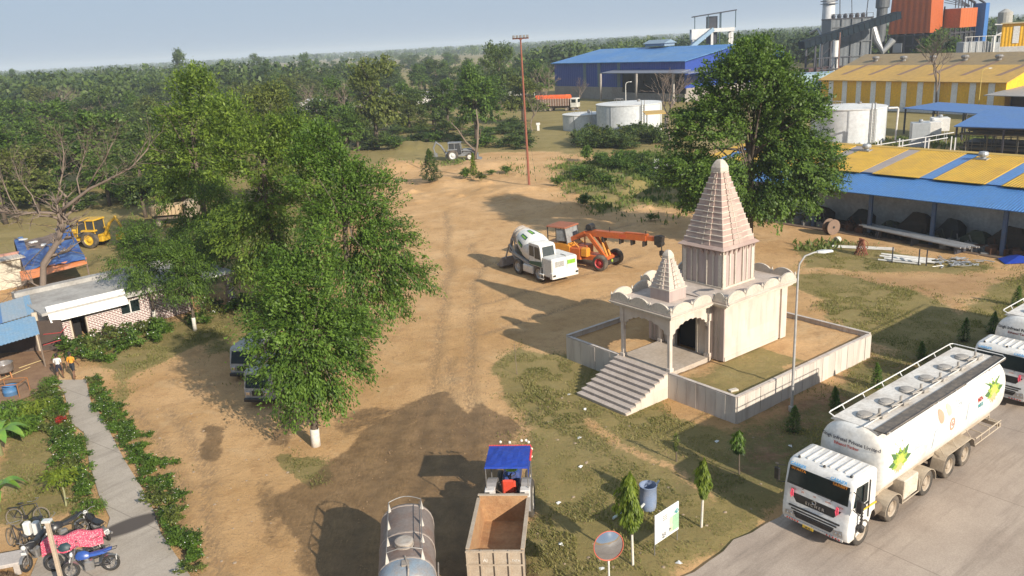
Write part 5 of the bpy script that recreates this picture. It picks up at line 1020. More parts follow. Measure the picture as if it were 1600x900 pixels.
for i in range(9): mb = MB(); y = i*.16; mb.cyl((r.uniform(-.8,.3),y,.78+.05*(i%2)),(LL+r.uniform(-1,.4),y-.1,.62),.07,n=7); mb.build('pipe', mat('pipe_grey_steel',(.34,.34,.34),.5,(.24,.20,.18),.6,2,metal=.2), t2)
for x in (1.2,LL*.5,LL-.8): mb = MB(); mb.box(x-.05,x+.05,-.1,1.5,0,.60); mb.build('trestle', DKS, t2)
a, b_ = G(1376,408), G(1462,416)
t2 = thing('pipe_bundle', 'bundle of white pipes and beams lying on the grass below the grey pipes', 'pipes', a, math.atan2((b_-a).y, (b_-a).x)); LL = (b_-a).length
for i in range(8): mb = MB(); y = i*.2; mb.cyl((r.uniform(-.3,.6),y,.10+.1*(i%3)),(LL+r.uniform(-1,.3),y+r.uniform(-.2,.2),.10),.07,n=7); mb.build('pipe', WHT, t2)
for x in (.8,LL*.7,LL-.6): mb = MB(); mb.box(x-.04,x+.04,-.2,-.12,0,1.2); mb.build('post', DKS, t2)
t2 = thing('scrap_metal', 'tangle of white and silver scrap sheet at the pipe ends', 'scrap', G(1497,412)); mb = MB()
for k in range(46): x, y = r.gauss(0,.9), r.gauss(0,.6); mb.push(tr(x,y,r.uniform(.02,.25))@rot(r.uniform(0,3.1))@rot(r.uniform(-.4,.4),'X')); mb.box(-r.uniform(.1,.5),r.uniform(.1,.5),-.05,r.uniform(.02,.12),-.01,.01); mb.pop()
mb.build('sheet_offcuts', mat('scrap_silver',(.52,.53,.54),.4,(.3,.28,.26),.5,4,metal=.4), t2)
t2 = thing('scrap_metal', 'red-brown tangle of iron bars standing on the grass by the reel', 'scrap', G(1345,398)); mb = MB()
for k in range(14): a = k*.45; mb.tube([(.5*math.cos(a),.4*math.sin(a),0),(.25*math.cos(a+.8),.25*math.sin(a+.8),.8),(.1*math.cos(a+2),.3*math.sin(a+1.5),1.25)],.035,5)
mb.ring((0,0,.6),'x',.5,.03,14,4); mb.ring((.1,.1,.7),'y',.45,.03,14,4); mb.build('iron_bars', mat('rust_red',(.24,.085,.05),.8), t2)
t2 = thing('pipe_ring', 'short white pipe end lying on the grass left of the red-brown bars', 'pipe', G(1308,379)+Vector((0,0,.25)), R(-60)); mb = MB(); mb.lathe([(.25,-.2),(.25,.2),(.16,.2),(.16,-.2),(.25,-.2)],16,ax='y',caps=False); mb.build('ring', mat('cream_pipe',(.60,.57,.48),.6), t2)
tag(MB().push(Matrix.Translation(G(1592,408))).add([(-1.4,-.7,.05),(1.5,-.8,.06),(1.6,.6,.05),(.3,.9,.3),(-1.2,.6,.12),(0,0,.42)],[(0,1,5),(1,2,5),(2,3,5),(3,4,5),(4,0,5)]).build('blue_sheet', BLT), 'blue sheet heaped on the ground at the right edge by the shed', 'tarpaulin')
t2 = thing('pipe_stack', 'thin pale poles lying on the grass from reel to pipes', 'poles', G(1300,388), R(-22)); mb = MB()
for k in range(4): mb.cyl((0,k*.2,.1),(4.5,k*.25-.2,.08),.035,n=5)
mb.build('poles', WHT, t2)
# ---- small canopies, pipework and boxes between the sheds
def canopy(label, loc, w, zt, ztop_back, dep, m, rz, legs=4, name='blue_canopy'):
    t = thing(name, label, 'canopy', loc, rz); mb = MB(); rslope(mb, 0, w, 0, zt, dep, ztop_back, .1); mb.build('roof', m, t); mb = MB()
    for k in range(legs): x = .3+k*(w-.6)/(legs-1); mb.box(x-.1,x+.1,.2,.4,0,zt); mb.box(x-.1,x+.1,dep-.4,dep-.2,0,ztop_back-.1)
    mb.build('posts', DKS, t); return t
BR3 = mat('blue_canopy_sheet', (.07,.17,.40), .5, (.09,.18,.33), .5, .4)  # duller blue of the two canopy roofs
canopy('low blue canopy roof behind the round grey-white tank', (62,129,0), 17, 4.0, 4.4, 7, BR3, R(-72))
t3 = canopy('wide blue roof over a dark pipe rack at the right edge', (56.3,103.4,0), 22, 4.0, 5.1, 11, BR3, R(-48), legs=5, name='pipe_rack_shed'); r = random.Random(2)
mb = MB()
for k in range(26): y = r.uniform(1,9); z = r.uniform(.5,3.6); mb.cyl((0,y,z),(14,y,z),r.choice((.05,.1,.15)),n=6)
for k in range(40): x, y = r.uniform(0,14), r.uniform(.3,9); mb.cyl((x,y,0),(x,y,r.uniform(1.5,3.8)),r.choice((.04,.08)),n=5)
mb.build('pipework', mat('rack_dark_pipes',(.09,.10,.09),.6,(.20,.14,.05),.7,1.5), t3); mb = MB(); mb.box(0,14,4,8,.2,1.6); mb.build('machine_beds', mat('rack_dark',(.03,.03,.03)), t3)
for i, (x0, y0, z0_, z1_, lb) in enumerate(((1.2,.0,.4,3.6,'grey steel box tank before the pipe rack'),(4.3,3,1.6,3.3,'white louvred box unit left of the pipe rack'),(6.2,4.5,1.8,3.6,'second white louvred box unit, nearer the pipe rack'))):
    c = AtY(1412, 190, 112); t2 = thing('box_unit', lb, 'machine unit', (c.x+x0, 112+y0, 0), R(-18)); mb = MB(); mb.cbox(0,2.3,0,2,z0_,z1_,.05); bx_ = mb.build('casing', WHT if i else mat('box_grey_blue',(.35,.38,.40),.5), t2); mb = MB()
    for q in (.2,2.0):
        mb.box(q,q+.1,.1,.2,0,z0_); mb.box(q,q+.1,1.8,1.9,0,z0_)
    mb.lathe([(.25,0),(.3,.2),(.2,.4)],10,(1.2,1,z1_)); mb.build('stand', STL, t2)
c = AtY(1370, 225, 100); t2 = thing('pipe_bridge', 'pale pipes on a trestle running right behind the yellow roof', 'pipework', (c.x, 100, 0), R(-8)); mb = MB()
for k, (z, y) in enumerate(((2.0,0),(2.5,.9))): mb.cyl((0,y,z),(9+k,y+2.5,z+.9),.06,n=7)
for x in (.5,3,6,9): mb.box(x-.06,x+.06,0,.12,0,3.2); mb.box(x-.06,x+.06,1.2,1.3,0,3.2)
mb.build('pipes', mat('pale_pipe',(.55,.56,.56),.5), t2)
c = AtY(1400,160,114); t2 = thing('vent_pipe', 'white bent pipe rising beside the round grey-white tank', 'pipe', (c.x,114,0)); mb = MB(); mb.tube([(-1,0,5.6),(.3,0,5.6),(.4,0,5.4),(.3,0,1.2),(1.8,0,1.0)],.13,8); mb.build('pipe', WHT, t2)
c = AtY(1278,210,90); t2 = thing('white_drum', 'white drum behind the yellow roof by the big tree', 'drum', (c.x,92,0)); mb = MB(); mb.lathe([(.6,0),(.6,3.6),(.45,4.0),(.5,4.05),(.3,4.3)],16); mb.build('shell', WHT, t2)
f = G(1060,300); tag(MB().push(Matrix.Translation((26,96,0))@rot(R(-30))).box(-9,9,0,.25,0,2.4).build('boundary_wall', WHT), 'plain white wall seen through the gaps of the huge tree', 'wall')
# small yellow canopy by the tanks
c = G(1018,216); t2 = thing('yellow_canopy', 'little ochre canopy on posts beside the large round tank', 'canopy', c); mb = MB(); rslope(mb,-1.0,2.6,0,4.1,3,4.4,.12); mb.build('roof', P('ochre_sheet',(.50,.32,.08)), t2); mb = MB(); mb.box(-.8,-.65,.2,.35,0,4.1); mb.box(2.3,2.45,.2,.35,0,4.1); mb.build('posts', DKS, t2)
# ---- boiler house and chimney far right
ORC = corr_mat('orange_cladding', (.40,.088,.018), 'X', 1.6, .6, (.40,.10,.03), .6, .3); ORL = corr_mat('orange_cladding_y', (.46,.11,.022), 'Y', 1.6, .6, (.42,.12,.04), .5, .3)
t = thing('boiler_house', 'tall orange clad boiler house on dark steelwork', 'industrial building', (108.6,238,0), R(-52)); mb = MB()
mb.loft([[(0,0,13.4),(11.5,0,13.4),(11.5,7,13.4),(0,7,13.4)],[(.5,.2,27),(11.0,.2,27),(11.0,7,27),(.5,7,27)]]); mb.build('orange_cladding', ORC, t)
mb = MB(); mb.box(10.9,15.6,8,18,14.3,19.3); mb.build('side_cladding', ORL, t); mb = MB(); mb.box(.5,15,.5,18,0,13.3); mb.build('dark_base', mat('boiler_base_dark',(.025,.03,.035),.8,(.06,.055,.05),.6,.3), t)
mb = MB(); r = random.Random(6)
for k in range(6): x = k*2.4; mb.box(x,x+.35,-.5,-.1,0,13.4)
for k in range(7): y = k*3; mb.box(15.1,15.45,y,y+.35,0,14.3)
for z in (3,6.5,10,12.8): mb.box(0,15.5,-.5,-.2,z,z+.3); mb.box(15.1,15.4,0,19,z,z+.3)
for k in range(14): mb.tube([(15.5,r.uniform(0,18),r.uniform(1,12)),(15.6,r.uniform(0,18),r.uniform(1,12))],.12,5)
for k in range(5): mb.tube([(11.5,7,21+k*.7),(12.5,20,19.6+k*.1)],.10,4)
for y in (8,20): mb.box(11,11.3,y,y+.3,13.4,20)
mb.tube([(11.2,7,25.5),(13.5,21,20.6)],.35,5); mb.tube([(15.2,7.5,24.6),(16,21,20.4)],.3,5)
for k in range(7): y = 8+k*1.9; mb.tube([(14,y,19.4),(14,y,24.8-(y-7)*.31)],.12,4)
mb.build('steel_frame', DKS, t); mb = MB(); mb.box(2,4.5,-.7,-.52,8.5,11); mb.build('grey_panel', STL, t)
mb = MB(); mb.box(13.6,17,19.6,22,7,20.4); mb.build('blue_tower', mat('tower_blue',(.05,.16,.42),.5), t)
t = thing('chimney', 'white steel chimney at the left of the grey boiler block', 'chimney', (97,252,0)); mb = MB(); mb.lathe([(2.1,0),(1.9,14),(1.75,22),(1.75,42)],24,caps=False); mb.build('stack', mat('chimney_white',(.60,.61,.62),.5,(.48,.46,.44),.5,.2), t, autos=40); mb = MB(); mb.ring((0,0,23.5),'z',2.3,.12,20,4); mb.lathe([(2.5,22.7),(2.5,22.8)],20); mb.build('gallery', DKS, t)
t = thing('ash_block', 'big grey sheeted boiler block crossed by the conveyor', 'industrial building', (92.4,238,0), R(-6)); mb = MB(); mb.box(0,11.2,0,9,0,18.2); mb.build('grey_cladding', corr_mat('grey_cladding',(.14,.155,.17),'X',1.2,.6,(.11,.12,.13),.7,.2), t)
mb = MB(); mb.box(-.2,11.4,-.2,9.2,18.2,18.5)
for k in range(8): mb.cyl((k*1.6,0,18.4),(k*1.6,0,19.6),.08,n=4)
mb.cyl((0,0,19.5),(11.2,0,19.5),.07,n=4); mb.cyl((3.5,4,18.4),(3.2,4,24),.12,n=6); mb.cyl((6.8,4,18.4),(6.4,4,23.5),.10,n=6); mb.cyl((10.3,3,18.4),(10.6,3,24.5),.12,n=6)
for k in range(6): mb.lathe([(.5,0),(.6,.6),(.3,1.2)],8,(1.2+k*1.6,2,18.5))
mb.build('roof_gear', DKS, t); mb = MB()
for x in (0,2.8,5.6,8.4,11.0): mb.box(x,x+.3,-.35,-.05,0,18.2)
for z in (4,8,12,16): mb.box(0,11.2,-.3,-.06,z,z+.25)
mb.build('stiffeners', mat('stiffener_grey',(.13,.14,.15),.6), t)
mb = MB(); mb.lathe([(1.4,10),(1.4,20.5),(1.8,20.7),(1.8,23.3),(.3,23.6)],16,(14.5,3,0)); mb.build('dust_collector', mat('collector_grey',(.10,.11,.12),.6), t)
mb = MB(); mb.tube([(11.5,2,17),(13,1,12),(14.5,0,9),(17,0,12)],1.0,10); mb.tube([(-1,2,12.5),(-2.4,4,16),(-3.6,8,15)],.35,6); mb.build('ducts', mat('duct_silver',(.40,.41,.42),.45,(.2,.2,.2),.5,.5,metal=.4), t)
t = thing('conveyor', 'long dark conveyor gallery sloping up to the orange boiler house', 'conveyor', (0,0,0)); a, b_ = AtY(1252,71,222), AtY(1403,24,230); mb = MB(); d = b_-a; mb.push(frame(tuple(a), tuple(d))); mb.box(0,d.length,-1.3,1.3,-.9,1.0); mb.pop(); mb.build('gallery', mat('conveyor_dark_blue',(.010,.018,.026),.8,(.02,.03,.04),.5,.4,spec=.1), t)
mb = MB(); mb.push(frame(tuple(a), tuple(d)))
for k in range(18): x = k*d.length/18; mb.box(x,x+.15,-1.42,-1.31,-.9,1.0)
mb.box(0,d.length,-1.45,-1.31,.85,1.05); mb.pop(); mb.build('gallery_rib', mat('rib_blue_grey',(.014,.02,.028),.8,spec=.1), t); mb = MB()
for f_ in (.12,.3,.42): c = a.lerp(b_, f_); 
for f_ in (.10,.26,.34): 
    c = a.lerp(b_, f_)
    for q in (-1.2,1.2): mb.box(c.x+q-.2,c.x+q+.2,c.y-.2,c.y+.2,0,c.z-.8)
    for z in np.arange(2, c.z-1, 2.4): mb.tube([(c.x-1.2,c.y,z),(c.x+1.2,c.y,z+2.2)],.1,4)
mb.build('trestle', DKS, t)
for i, (px, lb) in enumerate(((1292,'thin pale mast in front of the grey boiler block'),)): c = AtY(px+18,100,210); t2 = thing('thin_mast', lb, 'mast', (c.x,210,0)); mb = MB(); mb.cyl((0,0,0),(0,0,15),.12,n=6); mb.build('pole', mat('mast_rust',(.30,.16,.12)), t2)
# low dark plant in front of the boiler block, left of the warehouse end
c = AtY(1275,95,215); t = thing('plant_rack', 'dark open steel rack under the conveyor start', 'steel rack', (c.x,215,0)); mb = MB(); r = random.Random(9)
for k in range(6):
    for z in range(3): mb.box(k*1.7,k*1.7+.25,z*.1,.3,0,9)
for z in (3,6,8.8): mb.box(0,9,-.1,.2,z,z+.25)
for k in range(12): mb.tube([(r.uniform(0,9),0,r.uniform(0,8)),(r.uniform(0,9),0,r.uniform(0,8))],.12,4)
mb.build('steelwork', DKS, t); mb = MB(); mb.box(-1,16,2,9,0,6.4); mb.build('red_brown_wall', mat('red_brown',(.10,.05,.045),.8), t)
mb = MB(); mb.lathe([(1.0,0),(1.0,5),(.7,7.5),(.7,13)],12,(5.2,1.0,0)); mb.build('white_column', WHT, t)
c = AtY(1285,115,195); tag(MB().push(tr(c.x-3,195)).box(-4,13,0,9,0,6.2).build('low_block', mat('pale_blue_wall',(.30,.42,.50),.6)), 'pale blue low building left behind the yellow striped warehouse', 'building')
# yellow building, silo and tank yard at the far right edge
A = G(1562,112); A = AtY(1562,78,170); t = thing('yellow_building', 'yellow wall with white stripe and white base at the right edge', 'building', (A.x,170,0), R(-35)); zt = AtY(1562,38,170).z; zb = A.z; mb = MB(); mb.box(0,14,0,8,zb+.6,zt); mb.build('yellow_wall', YW, t); mb = MB(); mb.box(-.05,14,-.05,8,0,zb+.6); mb.build('base_wall', WHT, t)
mb = MB(); mb.box(-.3,14.5,-.4,8.4,zt,zt+.2); mb.build('roof_edge', mat('cream_edge',(.55,.45,.25)), t); mb = MB(); mb.box(2.0,3.1,-.08,-.06,zb+1.2,zt-.5); mb.build('pale_stripe', WP, t)
c = AtY(1567,60,205); t = thing('silo', 'narrow grey silo before the right-hand skyline', 'silo', (c.x,205,0)); mb = MB(); z1 = AtY(1567,14,205).z; mb.lathe([(.6,0),(.6,z1-7),(1.6,z1-4),(1.6,z1-.8),(.3,z1)],16); mb.build('shell', mat('silo_grey',(.36,.35,.32),.6,(.22,.2,.18),.5,.6), t); mb = MB()
for a in range(4): mb.tube([(2*math.cos(a*1.57),2*math.sin(a*1.57),0),(1.6*math.cos(a*1.57),1.6*math.sin(a*1.57),z1-4)],.12,4)
mb.build('legs', STL, t)
c = AtY(1505,80,185); zt = AtY(1505,62,185).z; t = thing('tank_yard', 'pale grey box tanks and white pipes left of the yellow building', 'tank group', (c.x,185,0), R(-12)); mb = MB(); mb.box(0,5,0,5,0,zt-.6); mb.box(6,10,1,5,0,zt-1); mb.build('box_tank', mat('box_tank_grey',(.36,.38,.39),.6,(.26,.26,.26),.5,.6), t); mb = MB()
for x in (.2,1.4,2.8,4.2,5.4,7,9): mb.cyl((x,-.3,0),(x,-.3,zt+.6),.07,n=5)
mb.cyl((0,-.3,zt+.5),(9,-.3,zt+.5),.07,n=5); mb.tube([(5.6,-1,0),(5.6,-1,zt+.4),(7,-1,zt+1)],.25,7); mb.tube([(8,-1,0),(8.2,-1,zt+2.6),(5.6,-.5,zt+2.8)],.18,6); mb.build('pipes', WHT, t)
# white roofs far behind the wood
for i, (a, b_, py, lb) in enumerate(((470,600,170,'long white wall showing through the wood behind the leafless thicket'),(636,700,160,'white sheet roof glimpsed left of the mast behind the trees'),(798,822,150,'white end wall seen just left of the mast foot trees'))):
    A, B = G(a, py+5), G(b_, py); _, rz, L = gframe(A, B); t2 = thing('white_shed', lb, 'shed', A, rz); mb = MB(); mb.box(0,L,0,6,0,2.6); mb.build('wall', WHT, t2); mb = MB(); rslope(mb,-.3,L+.3,-.3,2.65,6.3,3.5,.1); mb.build('roof', mat('white_sheet',(.62,.61,.6),.5), t2)
for px, py, lb in ((1262,44,'tiny white roof in the far woods left of the chimney'),(905,60,'tiny pale roof in the far woods above the blue warehouse')):
    p = G(px, 110.6-.0558*px+11); t2 = thing('far_house', lb, 'house', p); mb = MB(); mb.box(-8,8,-4,4,0,4); mb.build('wall', WHT, t2); mb = MB(); mb.prism([(-4.6,3.9),(4.6,3.9),(0,6.5)],'x',-8.5,8.5); mb.build('roof', WHT, t2)
# ---- masts and lamps
p = GG(827,291); t = thing('tall_mast', 'very tall red-brown floodlight mast on the sandy ground', 'floodlight mast', p); MR = mat('mast_red_oxide',(.27,.085,.05),.7,(.18,.08,.05),.5,.5); mb = MB(); mb.cyl((0,0,-.2),(-.2,0,17.2),.15,.09,n=9); mb.build('pole', MR, t)
mb = MB(); mb.box(-1.15,.75,-.12,.12,17.1,17.25); mb.box(-.35,-.05,-.5,.5,17.0,17.12); mb.build('crossarm', MR, t)
for x in (-1.0,-.6,-.2,.2,.6): mb = MB(); mb.cbox(x-.14,x+.14,-.35,-.05,17.25,17.55,.04); mb.build('floodlight', GREY, t)
mb = MB(); mb.cyl((.9,.4,0),(0,0,9),.012,n=4); mb.cyl((-.25,0,0),(-.3,0,16),.02,n=4); mb.build('cable', DKS, t)
def lamp(label, base, h, arm, rz, m=None, rr_=.07, group=None):
    m = m or mat('lamp_post_grey',(.40,.39,.37),.5,(.3,.27,.24),.5,1); t = thing('street_lamp', label, 'street lamp', base, rz, group); mb = MB(); mb.cyl((0,0,-.1),(0,0,h-.9),rr_,rr_*.62,n=10); mb.tube([(0,0,h-.9),(.05,0,h-.45),(arm*.3,0,h-.12),(arm*.75,0,h),(arm,0,h)], rr_*.6, 7, rr_*.5); mb.build('post', m, t, autos=40)
    mb = MB(); mb.loft([[(arm-.1,-.06,h-.03),(arm-.1,.06,h-.03),(arm-.1,.06,h+.05),(arm-.1,-.06,h+.05)],[(arm+.15,-.13,h-.05),(arm+.15,.13,h-.05),(arm+.15,.11,h+.07),(arm+.15,-.11,h+.07)],[(arm+.6,-.1,h-.03),(arm+.6,.1,h-.03),(arm+.6,.08,h+.04),(arm+.6,-.08,h+.04)]]); hd = mb.build('lamp_head', mat('lamp_head_pale',(.55,.56,.56),.4), t)
    mb = MB(); mb.cbox(-rr_*1.6,rr_*1.6,-rr_*1.6,rr_*1.6,-.05,.25,.02); mb.build('base_box', m, t); return t
lamp('tall grey street lamp with curved arm between the temple and the tanker', GG(1236.7,642), 7.5, .95, R(8))
lamp('small white street lamp before the blue warehouse behind the large tank', G(978,172), 6.5, .9, R(5), WHT, .12); lamp('small white street lamp right of the mast by the bare tree', G(836,168), 6.0, .8, R(5), WHT, .10)
lamp('thin yellow street lamp in front of the striped warehouse right end', G(1527,182), 8.2, 1.3, R(10), P('lamp_yellow',(.55,.40,.10)), .09)
t = thing('marker_post', 'small white post on the grass near the thicket', 'post', G(841,204)); mb = MB(); mb.cbox(-.25,.25,-.25,.25,0,1.3,.05); mb.cbox(-.4,.4,-.3,.3,1.1,1.5,.05); mb.build('post', WHT, t)
# ---- orange covered lorry
p = G(860,172); t = thing('lorry', 'lorry with orange tarpaulin before the blue warehouse', 'lorry', G(884,173), R(-22)); mb = MB()
mb.loft([[(x,-1.25,3.0),(x,-1.2,3.5),(x,-.5,3.9+.1*math.sin(x*3)),(x,.5,3.9),(x,1.2,3.5),(x,1.25,3.0)] for x in np.linspace(-7.5,1.2,12)]); mb.build('orange_tarpaulin', mat('orange_tarp',(.75,.10,.015),.6,(.85,.22,.05),.5,1.5,bump=.3,bscale=3), t)
mb = MB(); mb.box(-7.5,1.2,-1.22,1.22,1.3,3.0); lb_ = mb.build('load_body', mat('lorry_body_brown',(.22,.13,.09),.7), t); mb = MB()
for k in range(14): x = -7.4+k*.65; mb.box(x,x+.12,-1.3,-1.23,1.3,3.2)
mb.build('stake', mat('stake_pale',(.50,.42,.36)), lb_); mb = MB(); mb.cbox(1.5,3.4,-1.2,1.2,.9,3.1,.15); cb = mb.build('cab', mat('lorry_cab_white',(.60,.58,.52),.5,(.3,.3,.3),.6,2), t); mb = MB(); mb.box(3.38,3.43,-1,1,2.0,2.8); mb.box(1.9,3.0,-1.23,-1.19,2.0,2.8); mb.build('windows', GLASS, cb)
mb = MB(); mb.box(-7.4,3.3,-.5,.5,.7,1.25); mb.build('chassis', CHAS, t)
for x in (-6.2,-5.0,-3.6,2.4,.6): wheel(t, (x,-1.05,.5), .5, .3, n=14, lug=False); wheel(t, (x,1.05,.5), .5, .3, n=14, lug=False)
# ---- diggers
def digger(label, loc, rz, body, rimc, name='backhoe_loader'):
    t = thing(name, label, 'digger', loc, rz)   # x forward (loader bucket), y left
    for y in (-.85,.85): wheel(t, (-.9,y,.85), .85, .5, 'y', rimc, 20, lug=False); wheel(t, (1.7,y,.55), .55, .38, 'y', rimc, 18, lug=False)
    mb = MB(); mb.cbox(-1.6,2.4,-.4,.4,.6,1.1,.08); mb.cbox(.55,2.5,-.45,.45,1.1,1.75,.12); mb.build('bonnet', body, t)
    mb = MB(); mb.cbox(-1.7,-.2,-1.1,-.55,1.65,1.8,.05); mb.cbox(-1.7,-.2,.55,1.1,1.65,1.8,.05); mb.build('mudguard', body, t)
    mb = MB(); mb.loft([[(-1.5,-.75,1.1),(.5,-.75,1.1),(.5,.75,1.1),(-1.5,.75,1.1)],[(-1.5,-.7,2.65),(.25,-.7,2.65),(.25,.7,2.65),(-1.5,.7,2.65)]]); cb = mb.build('cab', mat('cab_dark_glass',(.05,.055,.06),.2), t); mb = MB()
    for x, xt in ((-1.5,-1.5),(.5,.25),(-.6,-.6)):
        for y in (-.77,.77): mb.tube([(x,y,1.1),(xt,y*.94,2.65)],.05,5)
    mb.cbox(-1.65,.45,-.85,.85,2.65,2.78,.05); mb.build('cab_frame', body, cb)
    mb = MB()
    for y in (-.6,.6): mb.tube([(.3,y,1.5),(1.9,y,1.45),(2.9,y,.6)],.09,6)
    mb.build('loader_arm', body, t); mb = MB(); mb.prism([(2.8,.9),(2.75,.15),(3.5,.05),(3.5,.12),(2.95,.3),(2.95,.9)],'y',-1.1,1.1); mb.build('loader_bucket', body, t)
    mb = MB(); mb.cbox(-2.1,-1.6,-.6,.6,.6,1.3,.05); mb.tube([(-2.0,0,1.1),(-2.7,0,2.3),(-3.5,0,2.9)],.18,7,.12); mb.build('boom', body, t); mb = MB(); mb.tube([(-3.4,0,3.0),(-3.9,0,2.0),(-3.7,0,1.2)],.14,7,.10); mb.prism([(-3.8,1.3),(-3.4,1.2),(-3.3,.7),(-3.8,.6),(-4.0,.9)],'y',-.3,.3); mb.build('dipper_arm', body, t)
    return t
digger('grey digger with white wheel hubs parked under the dark tree', G(718,250), R(-2), mat('digger_grey',(.20,.21,.22),.5,(.12,.11,.10),.5,1.5), mat('white_hub',(.62,.62,.6),.5))
digger('yellow digger with yellow hubs half hidden by trees on the left', G(137,386)+Vector((0,.4,0)), R(168), mat('digger_yellow',(.62,.36,.02),.45,(.35,.22,.05),.4,1.5), mat('yellow_hub',(.62,.38,.03),.5))
t2 = thing('tipper_truck', 'truck with tan open body half hidden under the trees', 'truck', G(266,352), R(8)); mb = MB(); mb.cbox(-1.6,1.6,-1,1,1.3,2.3,.04); bd = mb.build('body', mat('tan_body',(.46,.34,.20),.6,(.3,.2,.1),.5,2), t2); mb = MB()
for k in range(8): mb.box(-1.5+k*.42,-1.44+k*.42,-1.04,-1.0,1.3,2.3)
mb.build('body_rib', mat('tan_dark',(.25,.17,.10)), bd); mb = MB(); mb.cbox(1.9,3.2,-.95,.95,.8,2.6,.1); mb.build('cab', mat('tan_cab',(.35,.28,.2)), t2); mb = MB(); mb.box(-1.6,3.2,-.5,.5,.8,1.25); mb.build('chassis', CHAS, t2)
for x in (-.9,2.5): wheel(t2, (x,-.9,.48), .48, .3, n=14, lug=False); wheel(t2, (x,.9,.48), .48, .3, n=14, lug=False)
# ================================================================ vegetation
def leaf_mat(name, dark, light, trans=.35, yel=None):
    if name in _mc: return _mc[name]
    m, n, l, b = new_mat(name); _mc[name] = m
    at = node(n, 'ShaderNodeAttribute', attribute_name='tone')
    r = node(n, 'ShaderNodeValToRGB'); e = r.color_ramp.elements; e[0].color = c4(dark); e[1].color = c4(light); e[0].position = .1; e[1].position = .92
    if yel: x = e.new(.97); x.color = c4(yel); e[1].position = .8
    l.new(at.outputs['Fac'], r.inputs[0]); l.new(r.outputs[0], b.inputs['Base Color']); b.inputs['Roughness'].default_value = .5; b.inputs['Specular IOR Level'].default_value = .3
    t = node(n, 'ShaderNodeBsdfTranslucent'); hs = node(n, 'ShaderNodeVectorMath', operation='MULTIPLY'); hs.inputs[1].default_value = (1.25, 1.35, .7); l.new(r.outputs[0], hs.inputs[0]); l.new(hs.outputs[0], t.inputs[0])
    mx = node(n, 'ShaderNodeMixShader'); mx.inputs[0].default_value = trans; l.new(b.outputs[0], mx.inputs[1]); l.new(t.outputs[0], mx.inputs[2]); l.new(mx.outputs[0], n['Material Output'].inputs[0])
    return m
def leaf_mesh(name, C, D, N, ln, wd, tone, m):
    """one rhombic leaf per row: centre C, axis D, normal N (numpy Nx3)"""
    n = len(C); D = D/np.linalg.norm(D, axis=1, keepdims=True); S = np.cross(D, N); S /= np.linalg.norm(S, axis=1, keepdims=True)+1e-9
    L, W = ln.reshape(-1,1), wd.reshape(-1,1); nn = np.cross(S, D)
    V = np.stack([C-D*L*.5, C+S*W*.5-nn*W*.12, C+D*L*.5, C-S*W*.5-nn*W*.12], 1).reshape(-1, 3).astype(np.float32)
    me = bpy.data.meshes.new(name); me.vertices.add(4*n); me.vertices.foreach_set('co', V.ravel()); me.loops.add(4*n); me.loops.foreach_set('vertex_index', np.arange(4*n, dtype=np.int32))
    me.polygons.add(n); me.polygons.foreach_set('loop_start', np.arange(0, 4*n, 4, dtype=np.int32)); me.update(calc_edges=True)
    a = me.attributes.new('tone', 'FLOAT', 'FACE'); a.data.foreach_set('value', np.clip(tone, 0, 1).astype(np.float32)); me.materials.append(m); return me
def obj_of(me, name, parent=None):
    o = bpy.data.objects.new(name, me); COL.objects.link(o)
    if parent: o.parent = parent; CH.setdefault(parent.name, []).append(o)
    return o
def sphere_pts(r, n):
    v = r.normal(size=(n, 3)); return v/np.linalg.norm(v, axis=1, keepdims=True)
def crown(r, lobes, nclu, per, rc, ln, droop=.35, shell=.55, wr=.42, flat=.6):
    lobes = np.array(lobes, float); vol = (lobes[:,3]*lobes[:,4]*lobes[:,5])**.72; w = vol/vol.sum()
    idx = r.choice(len(lobes), nclu, p=w); d = sphere_pts(r, nclu); d[:,2] = np.where(d[:,2] < -.55, -d[:,2]*.5, d[:,2])
    rad = (shell+(1-shell)*r.rand(nclu)**.6)*(.84+.34*r.rand(nclu)); cc = lobes[idx,:3]+d*lobes[idx,3:6]*rad[:,None]
    ct = r.rand(nclu)*.5+.25
    n = nclu*per; ci = np.repeat(np.arange(nclu), per); off = r.normal(size=(n, 3))*.345; off[:,2] *= flat
    out = cc-np.average(lobes[:,:3], axis=0, weights=vol); out /= np.linalg.norm(out, axis=1, keepdims=True)+1e-6
    sz = rc*(.6+.8*r.rand(nclu)); along = r.rand(n)-.5
    P_ = cc[ci]+off*sz[ci][:,None]+out[ci]*(along*sz[ci]*1.5)[:,None]; P_[:,2] -= droop*sz[ci]*(np.abs(along)+np.abs(off[:,0]))*.8
    D = out[ci]*1.0+r.normal(size=(n, 3))*.65; D[:,2] -= droop*1.2; N = r.normal(size=(n, 3))*.38; N[:,2] += .75; cd_ = d[ci]; N += cd_*.75
    L = ln*(.6+.8*r.rand(n)); tone = ct[ci]+r.normal(size=n)*.16+.10*along
    return cc, P_, D, N, L, L*wr, tone
def cloud(name, r, lobes, m, parent=None, **k):
    cc, P_, D, N, L, W, T = crown(r, lobes, **k); return cc, obj_of(leaf_mesh(name, P_, D, N, L, W, T, m), name, parent)
BARK = mat('bark_grey_brown', (.13,.10,.075), .9, (.07,.055,.04), .6, 3, bump=.4, bscale=14)
DEADB = mat('dead_branch', (.21,.16,.125), .9, (.13,.10,.08), .6, 3, bump=.3)
LIMEW = mat('lime_whitewash', (.66,.62,.55), .85, (.42,.36,.28), .6, 5)
LM_A = leaf_mat('leaf_fresh_green', (.028,.068,.010), (.170,.280,.040), .38)
LM_B = leaf_mat('leaf_dark_green', (.024,.055,.010), (.145,.235,.034), .34)
LM_C = leaf_mat('leaf_olive', (.030,.045,.014), (.19,.225,.045), .32)
